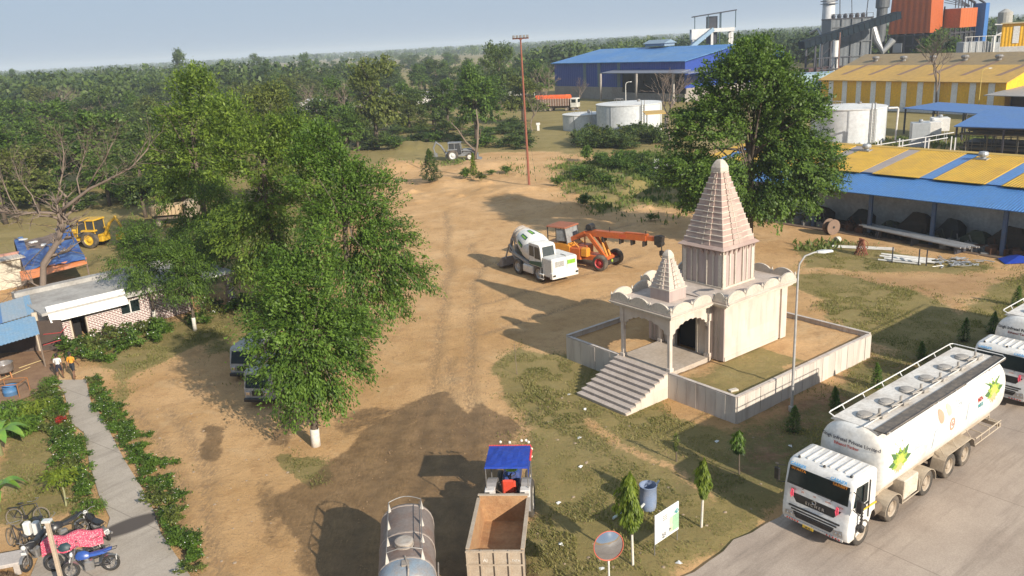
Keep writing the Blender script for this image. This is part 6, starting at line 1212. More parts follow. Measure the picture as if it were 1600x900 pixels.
LM_D = leaf_mat('leaf_far_green', (.020,.042,.014), (.13,.185,.036), .28)
LM_Y = leaf_mat('leaf_yellow_green', (.08,.13,.015), (.24,.30,.035), .4)
LM_G = leaf_mat('leaf_grey_brown', (.075,.062,.045), (.17,.14,.10), .2)
def branches(mb, r, base, top, targets, r0, wob=.25):
    """trunk then limbs that bend out to the leaf sprays"""
    for tg in targets:
        a = Vector(base).lerp(Vector(top), r.uniform(.35, 1)); b_ = Vector(tuple(tg)); mid = a.lerp(b_, .5)+Vector((r.normal()*wob, r.normal()*wob, abs(r.normal())*wob))
        mb.tube([a, a.lerp(mid, .5)+Vector((0,0,wob*.3)), mid, b_], r0*r.uniform(.5, 1), 5, r0*.12)
def tree(label, base, lobes, m, seed, nclu, per, rc, ln, trunk_r=.2, trunk_h=None, white=0, group=None, name='broadleaf_tree', cat='tree', nb=14, bark=None, **k):
    r = np.random.RandomState(seed); t = thing(name, label, cat, base, 0, group); L = np.array(lobes)
    cc, o = cloud('crown', r, lobes, m, t, nclu=nclu, per=per, rc=rc, ln=ln, **k)
    zt = trunk_h or float(np.average(L[:,2])); mb = MB(); cx, cy = float(np.average(L[:,0]))*.5, float(np.average(L[:,1]))*.5
    mb.tube([(0,0,-.2),(cx*.1+.05,cy*.1,zt*.3),(cx*.5-.05,cy*.5,zt*.7),(cx,cy,zt)], trunk_r*1.15, 9, trunk_r*.5); mb.build('trunk', bark or BARK, t, smooth=True)
    mb = MB(); branches(mb, r, (0,0,zt*.25), (cx,cy,zt), cc[r.choice(len(cc), min(nb, len(cc)), replace=False)], trunk_r*.42, .3); mb.build('limbs', bark or BARK, t, smooth=True)
    if white: mb = MB(); mb.tube([(0,0,-.15),(.01,0,white*.5),(.02+cx*.05,0,white)], trunk_r*1.24, 12, trunk_r*1.18); mb.build('whitewash', LIMEW, t, smooth=True)
    return t
def ring_lobes(L, yr=.9): return [(x, y, z, rx, rx*yr, rz) for x, y, z, rx, rz in L]
# --- the tall trees standing in front and left of the yard
b = GG(494, 697)
tree('big leafy tree with a whitewashed foot, nearest the camera beside the dirt track', b, ring_lobes([(0,.4,2.2,1.75,1.4),(-1.1,.6,3.5,1.75,1.5),(1.1,.6,3.6,1.8,1.6),(-.9,.9,5.5,2.0,1.7),(.6,.9,5.6,2.0,1.8),(1.9,1.2,4.8,1.3,1.3),(-.3,1.1,7.6,1.7,1.6),(.6,1.2,8.9,1.0,1.0)]), LM_A, 11, 900, 46, .50, .165, .17, 7.0, .85, nb=26, droop=.5)
b = GG(555, 560)
tree('tall leafy tree right of the whitewashed one, overhanging the track', b, ring_lobes([(1.6,.0,3.2,1.9,1.5),(3.3,.4,4.4,1.7,1.5),(.2,.3,4.8,2.3,2.0),(2.2,.3,6.4,2.3,1.9),(.2,.6,8.0,2.7,2.1),(1.6,.9,9.6,1.8,1.6),(-.8,.7,10.9,2.1,1.9),(-.9,.7,12.6,1.2,1.1)]), LM_A, 12, 900, 44, .55, .19, .2, 10, nb=24, droop=.45)
b = GG(440, 505)
LM_A2 = leaf_mat('leaf_yellowish_green', (.034,.072,.012), (.22,.31,.042), .40)
tree('tallest leafy tree in the middle of the dense clump', b, ring_lobes([(0,0,3.6,2.8,2.2),(-1.8,.2,6.2,2.7,2.1),(.9,.3,7.6,2.8,2.2),(4.2,1,9.3,1.9,1.7),(-.6,.6,11.0,2.8,2.3),(1.8,.8,12.2,2.0,1.7),(-1.6,.8,13.6,1.7,1.3)]), LM_A2, 13, 850, 40, .60, .22, .22, 11, nb=20, droop=.4)
b = GG(335, 435)
tree('pale green tree at the left end of the dense clump, reaching the skyline', b, ring_lobes([(.2,0,4,3.2,2.4),(-.6,0,7.6,3.2,2.4),(-2.0,.4,10,2.3,2.0),(2.6,.4,11,2.4,2.1),(.2,.6,12.6,3.0,2.3),(.6,.6,15.1,1.8,1.6)]), LM_A2, 14, 750, 36, .66, .26, .24, 12, nb=18, droop=.4)
b = GG(440, 330)
tree('leafy tree behind the dense clump, its top in line with the far woods', b, ring_lobes([(0,0,4.5,3.4,2.6),(1.8,0,7.4,3.2,2.6),(-1.4,0,9.6,3.0,2.4),(3.4,.4,8.0,2.6,2.0),(.2,.5,12.2,2.6,2.2)]), LM_C, 15, 520, 32, .8, .32, .25, 12, nb=14)
for i, (px, py, lob, lb) in enumerate((
    (243,505,[(0,0,3.0,1.8,1.3),(-1.1,.2,4.2,1.8,1.3),(.9,.2,4.8,1.7,1.2),(-.2,.3,6.2,1.4,1.1)],'thin tree with a whitewashed foot before the brick patterned wall'),
    (305,517,[(0,0,2.9,1.5,1.2),(.4,.2,4.1,1.5,1.1),(-.4,.2,5.2,1.2,.9)],'smaller thin tree with whitewashed foot, right of the brick patterned wall'),
    (357,470,[(0,0,3.6,1.6,1.2),(-.8,.2,5.2,1.6,1.2),(.7,.4,6.6,1.5,1.2),(-.2,.4,8.0,1.2,1.0)],'thin tree with whitewashed foot beyond the house end'))):
    tree(lb, GG(px, py), ring_lobes(lob), LM_B, 20+i, 420, 34, .45, .17, .10, 5.0, .9, nb=16, droop=.7, wr=.3)
b = Vector((19.2, 64.5, 0))
tree('huge spreading tree with dark glossy leaves behind the temple', b, ring_lobes([(q_[0]*.86,)+q_[1:3]+(q_[3]*.92,q_[4]) for q_ in [(-.2,0,13.0,4.0,2.7),(-3.8,0,10.2,3.5,2.4),(3.4,0,11.2,3.3,2.3),(.3,1,15.0,2.2,1.5),(-6.1,0,6.8,2.6,2.2),(-3.4,-.8,5.6,3.0,2.2),(4.3,-.5,6.9,3.7,2.6),(6.4,0,5.0,2.2,1.7),(1.6,-.8,3.6,2.2,1.8),(4,-.5,3.8,2.2,1.6),(-5.2,-.5,4.2,1.4,1.3),(2.6,0,9.0,2.4,1.5)]]), LM_B, 31, 2350, 44, .58, .22, .42, 9.5, nb=34, droop=.35, wr=.6)
# --- library of shared woodland trees
LIB = []
def lib_tree(seed, h, w, m, kind):
    r = np.random.RandomState(seed); n = r.randint(5, 8); L = [(0,0,h*.40,w*.66,h*.24)]
    for i in range(n): a = 2*math.pi*i/n+r.rand(); q = w*r.uniform(.35,.62); L.append((q*math.cos(a), q*math.sin(a), h*r.uniform(.24,.70), w*r.uniform(.36,.5), h*r.uniform(.13,.2)))
    for i in range(3): L.append((w*.25*r.normal(), w*.25*r.normal(), h*r.uniform(.72,.84), w*r.uniform(.3,.42), h*r.uniform(.10,.16)))
    L = [(a, b_, c, d, d, e) for a, b_, c, d, e in L]
    cc, P_, D, N, Ln, W, T = crown(r, L, 240, 30, w*.20, .34, .3)
    me = leaf_mesh('crown', P_, D, N, Ln, W*1.2, T, m); mb = MB(); mb.tube([(0,0,-.5),(.1,0,h*.3),(0,.1,h*.6)], .28, 7, .12); branches(mb, r, (0,0,h*.2), (0,.1,h*.6), cc[:10], .11, .4)
    tk = mb.build('trunk', BARK, None, smooth=True); tm = tk.data; bpy.data.objects.remove(tk); LIB.append((me, tm, h))
for i in range(3): lib_tree(100+i, 9, 3.6, LM_D, 0)
for i in range(2): lib_tree(110+i, 9, 3.2, LM_C, 0)
for i in range(2): lib_tree(120+i, 10, 3.0, LM_B, 0)
LIB_GREY = []
def lib_bare(seed, h, w):
    r = random.Random(seed); mb = MB()
    def br(p, d, ln, rad, dep):
        q = p+d*ln; mid = p.lerp(q, .5)+Vector((r.gauss(0,1), r.gauss(0,1), r.gauss(0,.5)))*ln*.07; mb.tube([p, mid, q], rad, 5 if dep < 3 else 3, rad*.6)
        if dep >= 5: return
        for _ in range(3 if dep < 3 else 2+(r.random() < .5)):
            nd = (d+Vector((r.gauss(0,1), r.gauss(0,1), r.gauss(.25,.6)))*w).normalized(); br(q, nd, ln*r.uniform(.6,.85), rad*.6, dep+1)
    br(Vector((0,0,-.3)), Vector((.05,.02,1)).normalized(), h*.3, h*.018, 0)
    o = mb.build('bare_branches', DEADB, None); me = o.data; bpy.data.objects.remove(o); return me
BARE = [lib_bare(1, 9, .42), lib_bare(2, 9, .36), lib_bare(3, 10, .5)]
rt = random.Random(8)
def put(idx, p, sc, label, group=None, sx=None):
    me, tm, h = LIB[idx]; t = thing('woodland_tree', label, 'tree', p, rt.uniform(0, 6.3), group); s = sc; t.scale = (sx or s, sx or s, s)
    obj_of(me, 'crown', t); obj_of(tm, 'trunk', t); return t
def put_bare(idx, p, sc, label, group=None, rz=None):
    o = obj_of(BARE[idx], 'bare_tree'); o.location = p; o.rotation_euler = (0,0,rt.uniform(0,6.3) if rz is None else rz); o.scale = (sc,sc,sc); tag(o, label, 'bare tree', group); return o
# trees one can tell apart in the middle distance: (base px, base py, height m, width m, lib index, label)
for px, py, h, w, i, lb in (
  (590,232,17.5,6.3,3,'broad round-topped tree well left of the tall red mast'),
  (745,228,13.5,5.6,6,'dark dense tree just left of the tall red mast, behind the grey loader'),
  (700,200,11,4.5,5,'dark tree between the round-topped tree and the mast'),
  (783,172,19,5.2,0,'tall loose-topped tree left of the mast head'),
  (640,205,8,3.6,4,'low tree filling the gap under the round-topped tree'),
  (560,236,8,3.5,1,'low dark tree left of the round-topped tree'),
  (655,150,12,5,5,'far tree left of the white roofs'),
  (1012,100,17,7,2,'dark tall tree behind the blue warehouse roof'),
  (905,100,14,7,0,'dark tree left behind the blue warehouse'),
  (1075,95,14,7,2,'dark tree behind the ridge of the blue warehouse'),
  (1165,95,13,8,3,'tree between the blue warehouse and the chimney'),
  (1465,139,15.5,5.5,5,'dark tree at the foot of the orange tower'),
  (1443,141,12.5,4.5,6,'lower dark tree left under the orange tower'),
  (845,150,9,4.2,4,'olive tree right of the mast before the warehouse'),
  (25,330,8,3.4,6,'dark tree above the cream hut'),(25,150,19,6,5,'flat crown rising over the wood at the far left edge'),(100,152,17,6,1,'dark round crown breaking the left skyline'),(160,142,15,6,3,'olive crown on the left skyline beside the grey bare tree'),(285,150,25,5,0,'lone high crown standing well above the left skyline'),(410,132,20,7,2,'hazy round crown on the skyline above the dense clump'),(480,126,19,6,5,'hazy crown on the skyline right of the clump top'),(60,138,15,6,0,'green crown on the left skyline'),(235,140,16,6,6,'dark crown on the skyline right of the grey bare tree'),(350,138,18,6,1,'hazy crown just behind the pale green treetop'),(60,330,9,4,3,'olive tree behind the blue tarpaulin shelter'),(10,350,9,4,4,'olive tree at the left edge behind the sheds'),
  (172,322,8,3.4,5,'dark tree behind the yellow digger'),(228,340,8.5,3.2,0,'green tree right of the yellow digger'),
  (130,290,9,4,6,'dark tree above the yellow digger'),(250,300,10,4.4,0,'tall green tree left of the dense clump'),
  (60,260,9,4.4,5,'green tree left of the blue far roof'),(200,262,8,4,3,'olive tree right of the blue far roof'),
  (290,340,9,3.6,1,'green tree over the tan truck body'),(0,250,9,5,1,'green tree at the left edge in the wood'),(230,225,9,4.5,0,'bright tree right of the pale field')):
    p = GG(px, py); s = h/9.2; t = put(i, p, s, lb, None, w/3.6)
# the wood: many trees nothing tells apart
def clear_of(px, py):
    if 95 < px < 205 and 160 < py < 206 or px > 95 and px < 185 and py > 335: return False
    if 620 < px < 760 and 118 < py < 140: return False
    if 815 < px < 1000 and py > 104: return False
    if px > 990 and py > 78: return False
    return True
pts = []; tries = 0
while len(pts) < 256 and tries < 12000:
    tries += 1; px = rt.uniform(-60, 1000) if rt.random() < .35 else rt.uniform(-60, 620); hy = 110.6-.0558*px
    py = hy+rt.choice((rt.uniform(8, 20), rt.uniform(15, 50), rt.uniform(30, 90), rt.uniform(60, 230)))
    if py > (335 if px < 350 else 250) or (px > 560 and py > 226) or not clear_of(px, py): continue
    p = G(px, py); d = p.length
    if any((p-q).length < 3.2+d*.012 for q in pts): continue
    pts.append(p)
for k in range(38):
    p = G(rt.uniform(560, 850), rt.choice((rt.uniform(100, 150), rt.uniform(130, 205))))
    if all((p-q).length > 4 for q in pts): pts.append(p)
for p in pts:
    d = math.hypot(p.x, p.y); i = rt.choice((0,1,2,3,4,5,6)); s = rt.uniform(.95, 1.45)
    put(i, p, s, '%s tree in the %s wood, %s' % (('dark green','dark green','green','olive','olive','blackish green','blackish green')[i], 'nearer' if d < 130 else 'middle' if d < 260 else 'hazy far', 'left of the pale field' if p.x < -.62*p.y else 'behind the sheds and pale field' if p.x < -.36*p.y else 'behind the dense clump' if p.x < -.16*p.y else 'left of the tall mast' if p.x < .02*p.y else 'right of the tall mast'), 'trees of the wide wood', s*rt.uniform(1.15,1.5))
for k in range(26):
    px = rt.uniform(1180, 1600); p = G(px, 110.6-.0558*px+rt.uniform(10, 26)); s = rt.uniform(.8, 1.2)
    put(rt.choice((0,1,2,5)), p, s, 'distant tree on the right skyline behind the factory', 'trees behind the factory', s*1.2)
# far woodland to the horizon
r = np.random.RandomState(4); n = 9000; D_ = 330+(r.rand(n)**1.9)*7200; az = r.uniform(-.72, .80, n); keep = fbm(D_*np.sin(az)+9000, D_*np.cos(az)*.6, 420, 21, 3) > .40; D_, az = D_[keep], az[keep]; n = len(D_)
hh = r.uniform(7, 15, n); pn = np.where(D_ < 1300, 95, 26); per = 1; ci = np.repeat(np.arange(n), pn); nl = len(ci); fs_ = np.where(D_ < 1300, .42, 1.0)[ci]; v = sphere_pts(r, nl); v[:,2] = np.abs(v[:,2])
rad = r.uniform(3.5, 7.5, n)*(1+D_/9000); C = np.stack([D_*np.sin(az), D_*np.cos(az), hh*.45], 1)[ci]+v*np.stack([rad, rad, hh*.6], 1)[ci]*r.uniform(.7,1.1,(nl,1))
me = leaf_mesh('far_woodland', C, r.normal(size=(nl,3)), v+r.normal(size=(nl,3))*.3, rad[ci]*r.uniform(.5,.9,nl)*fs_, rad[ci]*.5*fs_, r.rand(n)[ci]*.6+r.rand(nl)*.35, LM_D)
stuff(obj_of(me, 'far_woodland'), 'wood', 'hazy far-off wood along the horizon')
# bare trees
for px, py, s, i, lb in ((218,150,1.55,0,'grey bare tree standing on the left skyline'),(95,205,1.5,1,'tall thin bare tree left of the pale field'),(130,200,.9,2,'low grey bare tree before the pale field'),(500,205,1.2,2,'grey leafless thicket tree behind the dense clump'),(545,200,1.1,0,'leafless tree next to the grey thicket'),(855,170,1.25,2,'bare grey tree before the left end of the blue warehouse'),(905,172,.9,0,'thin bare tree over the orange tarpaulin lorry'),(832,205,1.0,1,'bare tree left of the round tanks by the mast'),(660,150,.9,0,'brownish bare tree in the wood above the loader'),(870,95,1.6,2,'brown bare tree behind the warehouse corner'),(1040,232,1.45,1,'tall bare tree before the dark opening of the blue warehouse'),(1458,178,1.75,0,'bare tree before the yellow striped warehouse')):
    put_bare(i, GG(px, py), s, lb)
# crooked dead tree rising through the roof on the left, and two dead stems by the loader
def deadtree(label, base, limbs, r0, seed, twigs=5):
    r = random.Random(seed); mb = MB(); t = thing('dead_tree', label, 'dead tree', base)
    for k, (pts_, ra, rb) in enumerate(limbs):
        mb.tube(pts_, ra, 7, rb)
        for q in range(twigs):
            if len(pts_) < 3: break
            f = r.uniform(.35, 1)*(len(pts_)-1); i = min(int(f), len(pts_)-2); a = Vector(pts_[i]).lerp(Vector(pts_[i+1]), f-i); d = (Vector(pts_[i+1])-Vector(pts_[i])).normalized()
            p = a; rad = rb*.9
            for s_ in range(3):
                d = (d+Vector((r.gauss(0,.5), r.gauss(0,.5), r.gauss(.12,.4)))).normalized(); q_ = p+d*r.uniform(.5,1.1); mb.tube([p, p.lerp(q_,.5)+Vector((0,0,.04)), q_], rad, 4, rad*.6)
                for w in range(3): dd = (d+Vector((r.gauss(0,.8), r.gauss(0,.8), r.gauss(.1,.6)))).normalized(); mb.tube([q_, q_+dd*.35, q_+dd*r.uniform(.5,.9)+Vector((0,0,.05))], rad*.5, 3, rad*.2)
                p = q_; rad *= .62
    mb.build('trunk', DEADB, t, smooth=True); return t
bs = Vector((-32.2, 54.6, 0)); s = 1/20.5
def q(px, py, dy=0): v = AtY(px, py, 54.6+dy)-bs; return (v.x, v.y, v.z)
deadtree('crooked dead tree rising behind the grey slab roof, limbs spread wide', bs, [([(0,0,0), q(67,450), q(68,412), q(92,375), q(98,345), q(92,333)], .24, .15), ([q(92,333), q(60,332,.3), q(30,334,.5), q(0,332,1)], .11, .05), ([q(92,333), q(110,318,-.3), q(140,295,-.5), q(175,278,-1), q(205,262,-1.2), q(232,232,-1)], .13, .03), ([q(104,308), q(92,295,.4), q(98,270,.6), q(100,240,.8), q(95,215,1)], .08, .02), ([q(135,298), q(150,270,-.8), q(165,248,-1), q(175,225,-1.2)], .06, .015), ([q(30,334,.5), q(15,310,.6), q(5,285,.8), q(-10,260,1)], .05, .015), ([q(60,332), q(50,305,.6), q(30,280,1), q(20,250,1.4)], .05, .015), ([q(125,303), q(120,280,.5), q(128,255,1), q(135,230,1.4)],.05,.015),([q(67,450), q(55,445), q(45,438), q(38,442)], .06, .03)], .2, 5, 16)
for px, py, sc, lb in ((742,250,1,'pale dead stem standing at the nose of the grey loader'),):
    bs2 = GG(px, py); Y2 = bs2.y; q2 = lambda a, c: tuple(AtY(a, c, Y2)-bs2)
    deadtree(lb, bs2, [([(0,0,0), q2(746,225), q2(747,195), q2(744,170)], .22, .08), ([q2(742,235), q2(728,222), q2(715,202), q2(705,192)], .16, .05)], .2, 9, 2)
# --- shrubs and saplings
def bush_mesh(seed, w, h, m, leafs, ln, n=7):
    r = np.random.RandomState(seed); L = [(w*.4*r.normal(), w*.4*r.normal(), h*r.uniform(.3,.65), w*r.uniform(.35,.55), w*r.uniform(.35,.55), h*r.uniform(.25,.4)) for _ in range(n)]
    cc, P_, D, N, Ln, W, T = crown(r, L, max(8, leafs//24), 24, w*.3, ln, .2, .3); P_[:,2] = np.abs(P_[:,2]); return leaf_mesh('leaves', P_, D, N, Ln, W*1.2, T, m)
BUSH = [bush_mesh(200+i, 1.0, 1.5, (LM_B, LM_D, LM_B, LM_C)[i], 1400, .17) for i in range(4)]
def put_bush(i, p, sc, label, cat='bush', name='bush', group=None, sz=None):
    o = obj_of(BUSH[i], name); o.location = p; o.rotation_euler = (0,0,rt.uniform(0,6.3)); o.scale = (sc, sc, sz or sc); return tag(o, label, cat, group)
for k in range(34):
    px, py = rt.uniform(885, 1050), rt.uniform(252, 292); 
    if px < 900 or py > 285+(px-1000)*.1 and rt.random() < .5: continue
    put_bush(rt.choice((0,1,2)), GG(px, py), rt.uniform(1.2,1.9), 'dark leafy bush in the thicket left of the temple spire', group='bushes of the thicket left of the spire', sz=rt.uniform(.9,1.4))
for k in range(30):
    put_bush(rt.choice((1,1,3)), GG(rt.uniform(895,1030), rt.uniform(214,232)), rt.uniform(1.8,2.7), 'green bush in the long hedge before the round white tanks', group='bushes before the round white tanks', sz=rt.uniform(1.2,2.0))
for k in range(44):
    put_bush(rt.choice((1,3,0)), GG(rt.uniform(560,820), rt.uniform(186,236)), rt.uniform(1.8,3.2), 'low bush on the green strip behind the sandy ground', group='bushes behind the sandy ground', sz=rt.uniform(1,1.8))
for k in range(64):
    put_bush(rt.choice((0,1,2,3)), GG(rt.uniform(-40,340), rt.uniform(215,335)), rt.uniform(1.8,3.2), 'dense bush in the undergrowth behind the digger and the sheds', group='undergrowth behind the digger', sz=rt.uniform(1.1,2))
for k in range(12):
    put_bush(rt.choice((0,1,2)), GG(rt.uniform(190,330), rt.uniform(350,415)), rt.uniform(1.0,1.6), 'dark bush in the shade between the digger and the dense clump', group='bushes by the dense clump', sz=rt.uniform(.7,1.1))
for px, py, sc, sz, lb in ((918,252,1.3,1.6,'round bush alone above the thicket by the tanks'),(876,292,1.0,.8,'small bush at the left tip of the thicket'),(915,325,1.1,.9,'bush on the earth bank above the orange crane'),(793,272,1.2,.7,'low green bush right of the red mast foot'),(770,274,.8,.5,'low bush left of the red mast foot'),(728,285,1.1,1.0,'leafy bush with a yellow-green shoot on the sand'),(752,288,.9,.9,'brownish bush right of the yellow-green shoot'),(1015,345,.7,.5,'small tuft on the bank behind the crane hook')):
    put_bush(0 if px != 752 else 3, GG(px, py), sc, lb, sz=sz)
def cone_plant(label, base, h, w, m, seed, group=None, name='young_conifer', cat='shrub', stem=0, white=0, leafs=1500, ln=.12, droop=.9, round_=False):
    r = np.random.RandomState(seed); t = thing(name, label, cat, base, rt.uniform(0,6), group); t.rotation_euler = (rt.uniform(-.05,.05), rt.uniform(-.05,.05), rt.uniform(0,6)); n = leafs; z = r.rand(n); a = r.rand(n)*2*math.pi
    a0_ = r.rand()*6; prof = np.sin(np.pi*np.clip(z*.93+.07,0,1))**.7*(1+.35*np.sin(a-a0_+z*3)) if round_ else (1-z)**.75*np.minimum(1, z*6+.25); lob = 1+.28*np.sin(a*3+z*9)+.2*np.sin(a*5-z*17)
    rad = w/2*prof*lob*(.45+.55*r.rand(n)**.5); P_ = np.stack([rad*np.cos(a), rad*np.sin(a), stem+z*(h-stem)], 1); D = np.stack([np.cos(a), np.sin(a), -droop*np.ones(n)], 1)+r.normal(size=(n,3))*.35; N = np.stack([np.cos(a)*.6, np.sin(a)*.6, np.ones(n)], 1)+r.normal(size=(n,3))*.3
    L = ln*(.6+.8*r.rand(n)); obj_of(leaf_mesh('foliage', P_, D, N, L, L*.3, .3+.35*z+.2*r.normal(size=n), m), 'foliage', t)
    mb = MB(); mb.tube([(0,0,-.05),(.01,.01,h*.5),(0,0,h*.92)], .035, 6, .012); s_ = mb.build('stem', BARK, t)
    if white: mb = MB(); mb.tube([(0,0,-.04),(.005,.005,white)], .045, 8, .042); mb.build('whitewash', LIMEW, t)
    return t
for i, (px, py, h, w) in enumerate(((1238,677,1.25,.85),(1305,640,1.15,.62),(1371,606,1.3,.70),(1440,562,1.0,.55),(1505,533,1.35,.75),(1550,520,1.3,.8),(1588,478,1.3,.8))):
    cone_plant(('small dark conifer nearest the lamp post foot','second dark conifer right of the lamp post','dark narrow conifer before the far wall corner','small thin conifer past the far wall corner','dark conifer in the shade left of the rear truck','dark conifer touching the rear truck','dark conifer by the right edge above the rear truck')[i], GG(px, py), h, w, LM_B, 300+i, 'young conifers along the road', ln=.11, leafs=1500, droop=.2)
cone_plant('mast-like sapling with drooping leaves on a whitewashed stem, right of the sign board', GG(1096,823), 2.75, .46, LM_Y, 310, 'saplings on the verge', 'drooping_sapling', 'sapling', 1.25, 1.3, 1700, .17, droop=2.2, round_=True)
cone_plant('fuller drooping sapling on a whitewashed stem between barrel and traffic mirror', GG(989,884), 3.35, .72, LM_Y, 311, 'saplings on the verge', 'drooping_sapling', 'sapling', 1.35, 1.15, 2300, .20, droop=2.0, round_=True)
cone_plant('slim sapling in the shade left of the front truck', GG(1155,742), 1.9, .6, LM_B, 312, 'saplings on the verge', 'drooping_sapling', 'sapling', 1.0, 0, 700, .18, droop=1.8, round_=True)
cone_plant('bare-looking thin sapling stem on the verge below the compound wall', GG(1057,722), 1.3, .3, LM_C, 313, 'saplings on the verge', 'drooping_sapling', 'sapling', .5, 0, 160, .14, droop=.5, round_=True)
cone_plant('wide young tree on the sand in front of the grey loader', GG(676,290), 4.3, 3.0, LM_D, 320, None, 'young_tree', 'young tree', .3, 0, 2600, .34, droop=.3)
cone_plant('bright yellow-green shoot rising from a bush on the sand', GG(741,284), 3.4, 1.2, LM_Y, 321, None, 'young_tree', 'young tree', .5, 0, 900, .32, droop=.5)
# flowering border along both sides of the garden path
r = np.random.RandomState(77); FLW = mat('white_petal', (.80,.80,.76), .6)
BORD = []
for i in range(4):
    L = [(.22*r.normal(), .22*r.normal(), r.uniform(.15,.42), r.uniform(.16,.3), r.uniform(.16,.3), r.uniform(.15,.25)) for _ in range(7)]
    cc, P_, D, N, Ln, W, T = crown(r, L, 34, 22, .14, .10, .3, .3); P_[:,2] = np.abs(P_[:,2]); lm = leaf_mesh('leaves', P_, D, N, Ln, W*1.3, T, (LM_A, LM_B, LM_A, LM_C)[i])
    k = r.choice(len(P_), 9); top = P_[k]*1.04; top[:,2] += .03; fm = leaf_mesh('flowers', np.repeat(top, 2, 0), r.normal(size=(18,3)), np.tile([[0,0,1.]],(18,1))+r.normal(size=(18,3))*.3, np.full(18,.045), np.full(18,.04), np.ones(18), FLW); BORD.append((lm, fm))
def border(p, i, sc, label, group, fl=True):
    t = thing('border_shrub', label, 'shrub', p, rt.uniform(0,6.3), group); t.scale = (sc,)*3; obj_of(BORD[i][0], 'leaves', t)
    if fl: obj_of(BORD[i][1], 'flowers', t)
def along(pts_, step, jit, label, group, smin=.8, smax=1.5):
    P2 = [GG(*p) for p in pts_]
    for a, b_ in zip(P2, P2[1:]):
        n = max(1, int((b_-a).length/step))
        for k in range(n):
            p = a.lerp(b_, k/n)+Vector((rt.gauss(0,jit), rt.gauss(0,jit), 0)); p.z = gz(p.x, p.y); border(p, rt.randrange(4), rt.uniform(smin, smax), label+('' if 'path' not in label else ', near the two people' if p.y > 38.5 else ', midway along it' if p.y > 31 else ', near the motorcycles'), group)
along([(150,596),(160,628),(188,664),(208,702),(234,745),(258,790),(270,830),(292,865),(318,905)], .5, .14, 'flowering shrub in the border right of the path', 'flower border right of the path', .6, 1.0)
along([(172,640),(200,682),(224,722),(250,765),(274,812),(300,852),(330,900)], .8, .25, 'flowering shrub in the border right of the path', 'flower border right of the path', .6, 1.1)
along([(80,600),(86,640),(98,672),(116,700),(126,740),(140,785),(150,812)], .55, .14, 'flowering shrub in the border left of the path', 'flower border left of the path', .65, 1.05)
along([(70,618),(60,632),(88,655),(112,740)], .7, .3, 'flowering shrub in the border left of the path', 'flower border left of the path', .8, 1.3)
along([(116,556),(150,545),(190,530),(240,522),(290,512),(330,500)], .8, .4, 'leafy shrub in the thick border under the patterned wall', 'border under the patterned wall', 1.2, 2.3)
along([(125,572),(165,556),(215,542),(262,530)], .8, .4, 'leafy shrub in the thick border under the patterned wall', 'border under the patterned wall', 1.1, 1.9)
along([(350,480),(385,490),(420,480),(450,490)], 1.0, .6, 'leafy shrub in the shade beyond the house', 'shrubs beyond the house', 1.3, 2.2)
put_bush(3, GG(268,820), .55, 'yellow-green clipped bush bulging over the path edge', sz=.5)
put_bush(0, GG(275,852), .6, 'dark round bush below the yellow-green one on the path edge', sz=.45)
put_bush(0, GG(245,738), .42, 'dark leafy bush inside the right border halfway up the path', sz=.5)
# garden on the left
FERN = leaf_mesh
def fern_patch(label, px, py, w, h, m, seed, n=1100, ln=.3):
    r = np.random.RandomState(seed); b_ = GG(px, py); a = r.rand(n)*6.28; q_ = w*np.sqrt(r.rand(n)); P_ = np.stack([q_*np.cos(a), q_*np.sin(a), h*(.3+.7*r.rand(n))*(1-.3*q_/w)], 1); D = np.stack([np.cos(a), np.sin(a), -.3*np.ones(n)], 1)+r.normal(size=(n,3))*.6; N = np.array([[0,0,1.]])+r.normal(size=(n,3))*.3
    o = obj_of(leaf_mesh('garden_plant', P_, D, N, ln*(.5+r.rand(n)), ln*.22*(.5+r.rand(n)), .3+.7*r.rand(n), m), 'garden_plant'); o.location = b_; return tag(o, label, 'plant')
fern_patch('bright ferny garden plant left of the path by the shed', 62, 650, .95, .9, LM_Y, 51); fern_patch('bright ferny plant at the left edge of the garden', 15, 655, 1.1, .9, LM_A, 52); fern_patch('green ferny plant between the two bright garden plants', 38, 676, .9, .8, LM_A, 53); fern_patch('dark leafy plant by the path low in the garden', 120, 700, .55, .7, LM_B, 54, 700, .16)
fern_patch('dark leafy plant at the garden end of the path', 142, 805, .65, .6, LM_A, 55, 800, .14); fern_patch('low green plant at the far end of the garden border', 78, 610, .5, .9, LM_A, 56, 600, .14)
RL = leaf_mat('leaf_red', (.25,.02,.015), (.50,.05,.03), .3); fern_patch('red-leaved plant beside the garden path', 98, 668, .32, .7, RL, 57, 420, .12)
def fan_tree(label, px, py, h, m, seed, nf=9, fl=.8):
    r = np.random.RandomState(seed); b_ = GG(px, py); t = thing('papaya_sapling', label, 'sapling', b_); mb = MB(); mb.tube([(0,0,0),(.03,.02,h*.5),(0,0,h)], .04, 7, .025); mb.build('stem', mat('green_stem',(.30,.30,.16),.7), t)
    n = nf*60; f = np.repeat(np.arange(nf), 60); a = f*2*math.pi/nf+r.rand(nf)[f]*.5; s_ = r.rand(n); P_ = np.stack([np.cos(a)*fl*s_, np.sin(a)*fl*s_, h+.25*np.sin(s_*2.4)-.25*s_*s_], 1)+r.normal(size=(n,3))*.07*s_[:,None]*2; D = np.stack([np.cos(a), np.sin(a), -.3*np.ones(n)], 1)+r.normal(size=(n,3))*.5; N = np.array([[0,0,1.]])+r.normal(size=(n,3))*.25
    obj_of(leaf_mesh('leaves', P_, D, N, .16+.1*r.rand(n), .06+.03*r.rand(n), .4+.6*r.rand(n), m), 'leaves', t)
fan_tree('small feathery sapling with one pale stem in the garden', 104, 792, 1.3, LM_Y, 61, 10, .75)
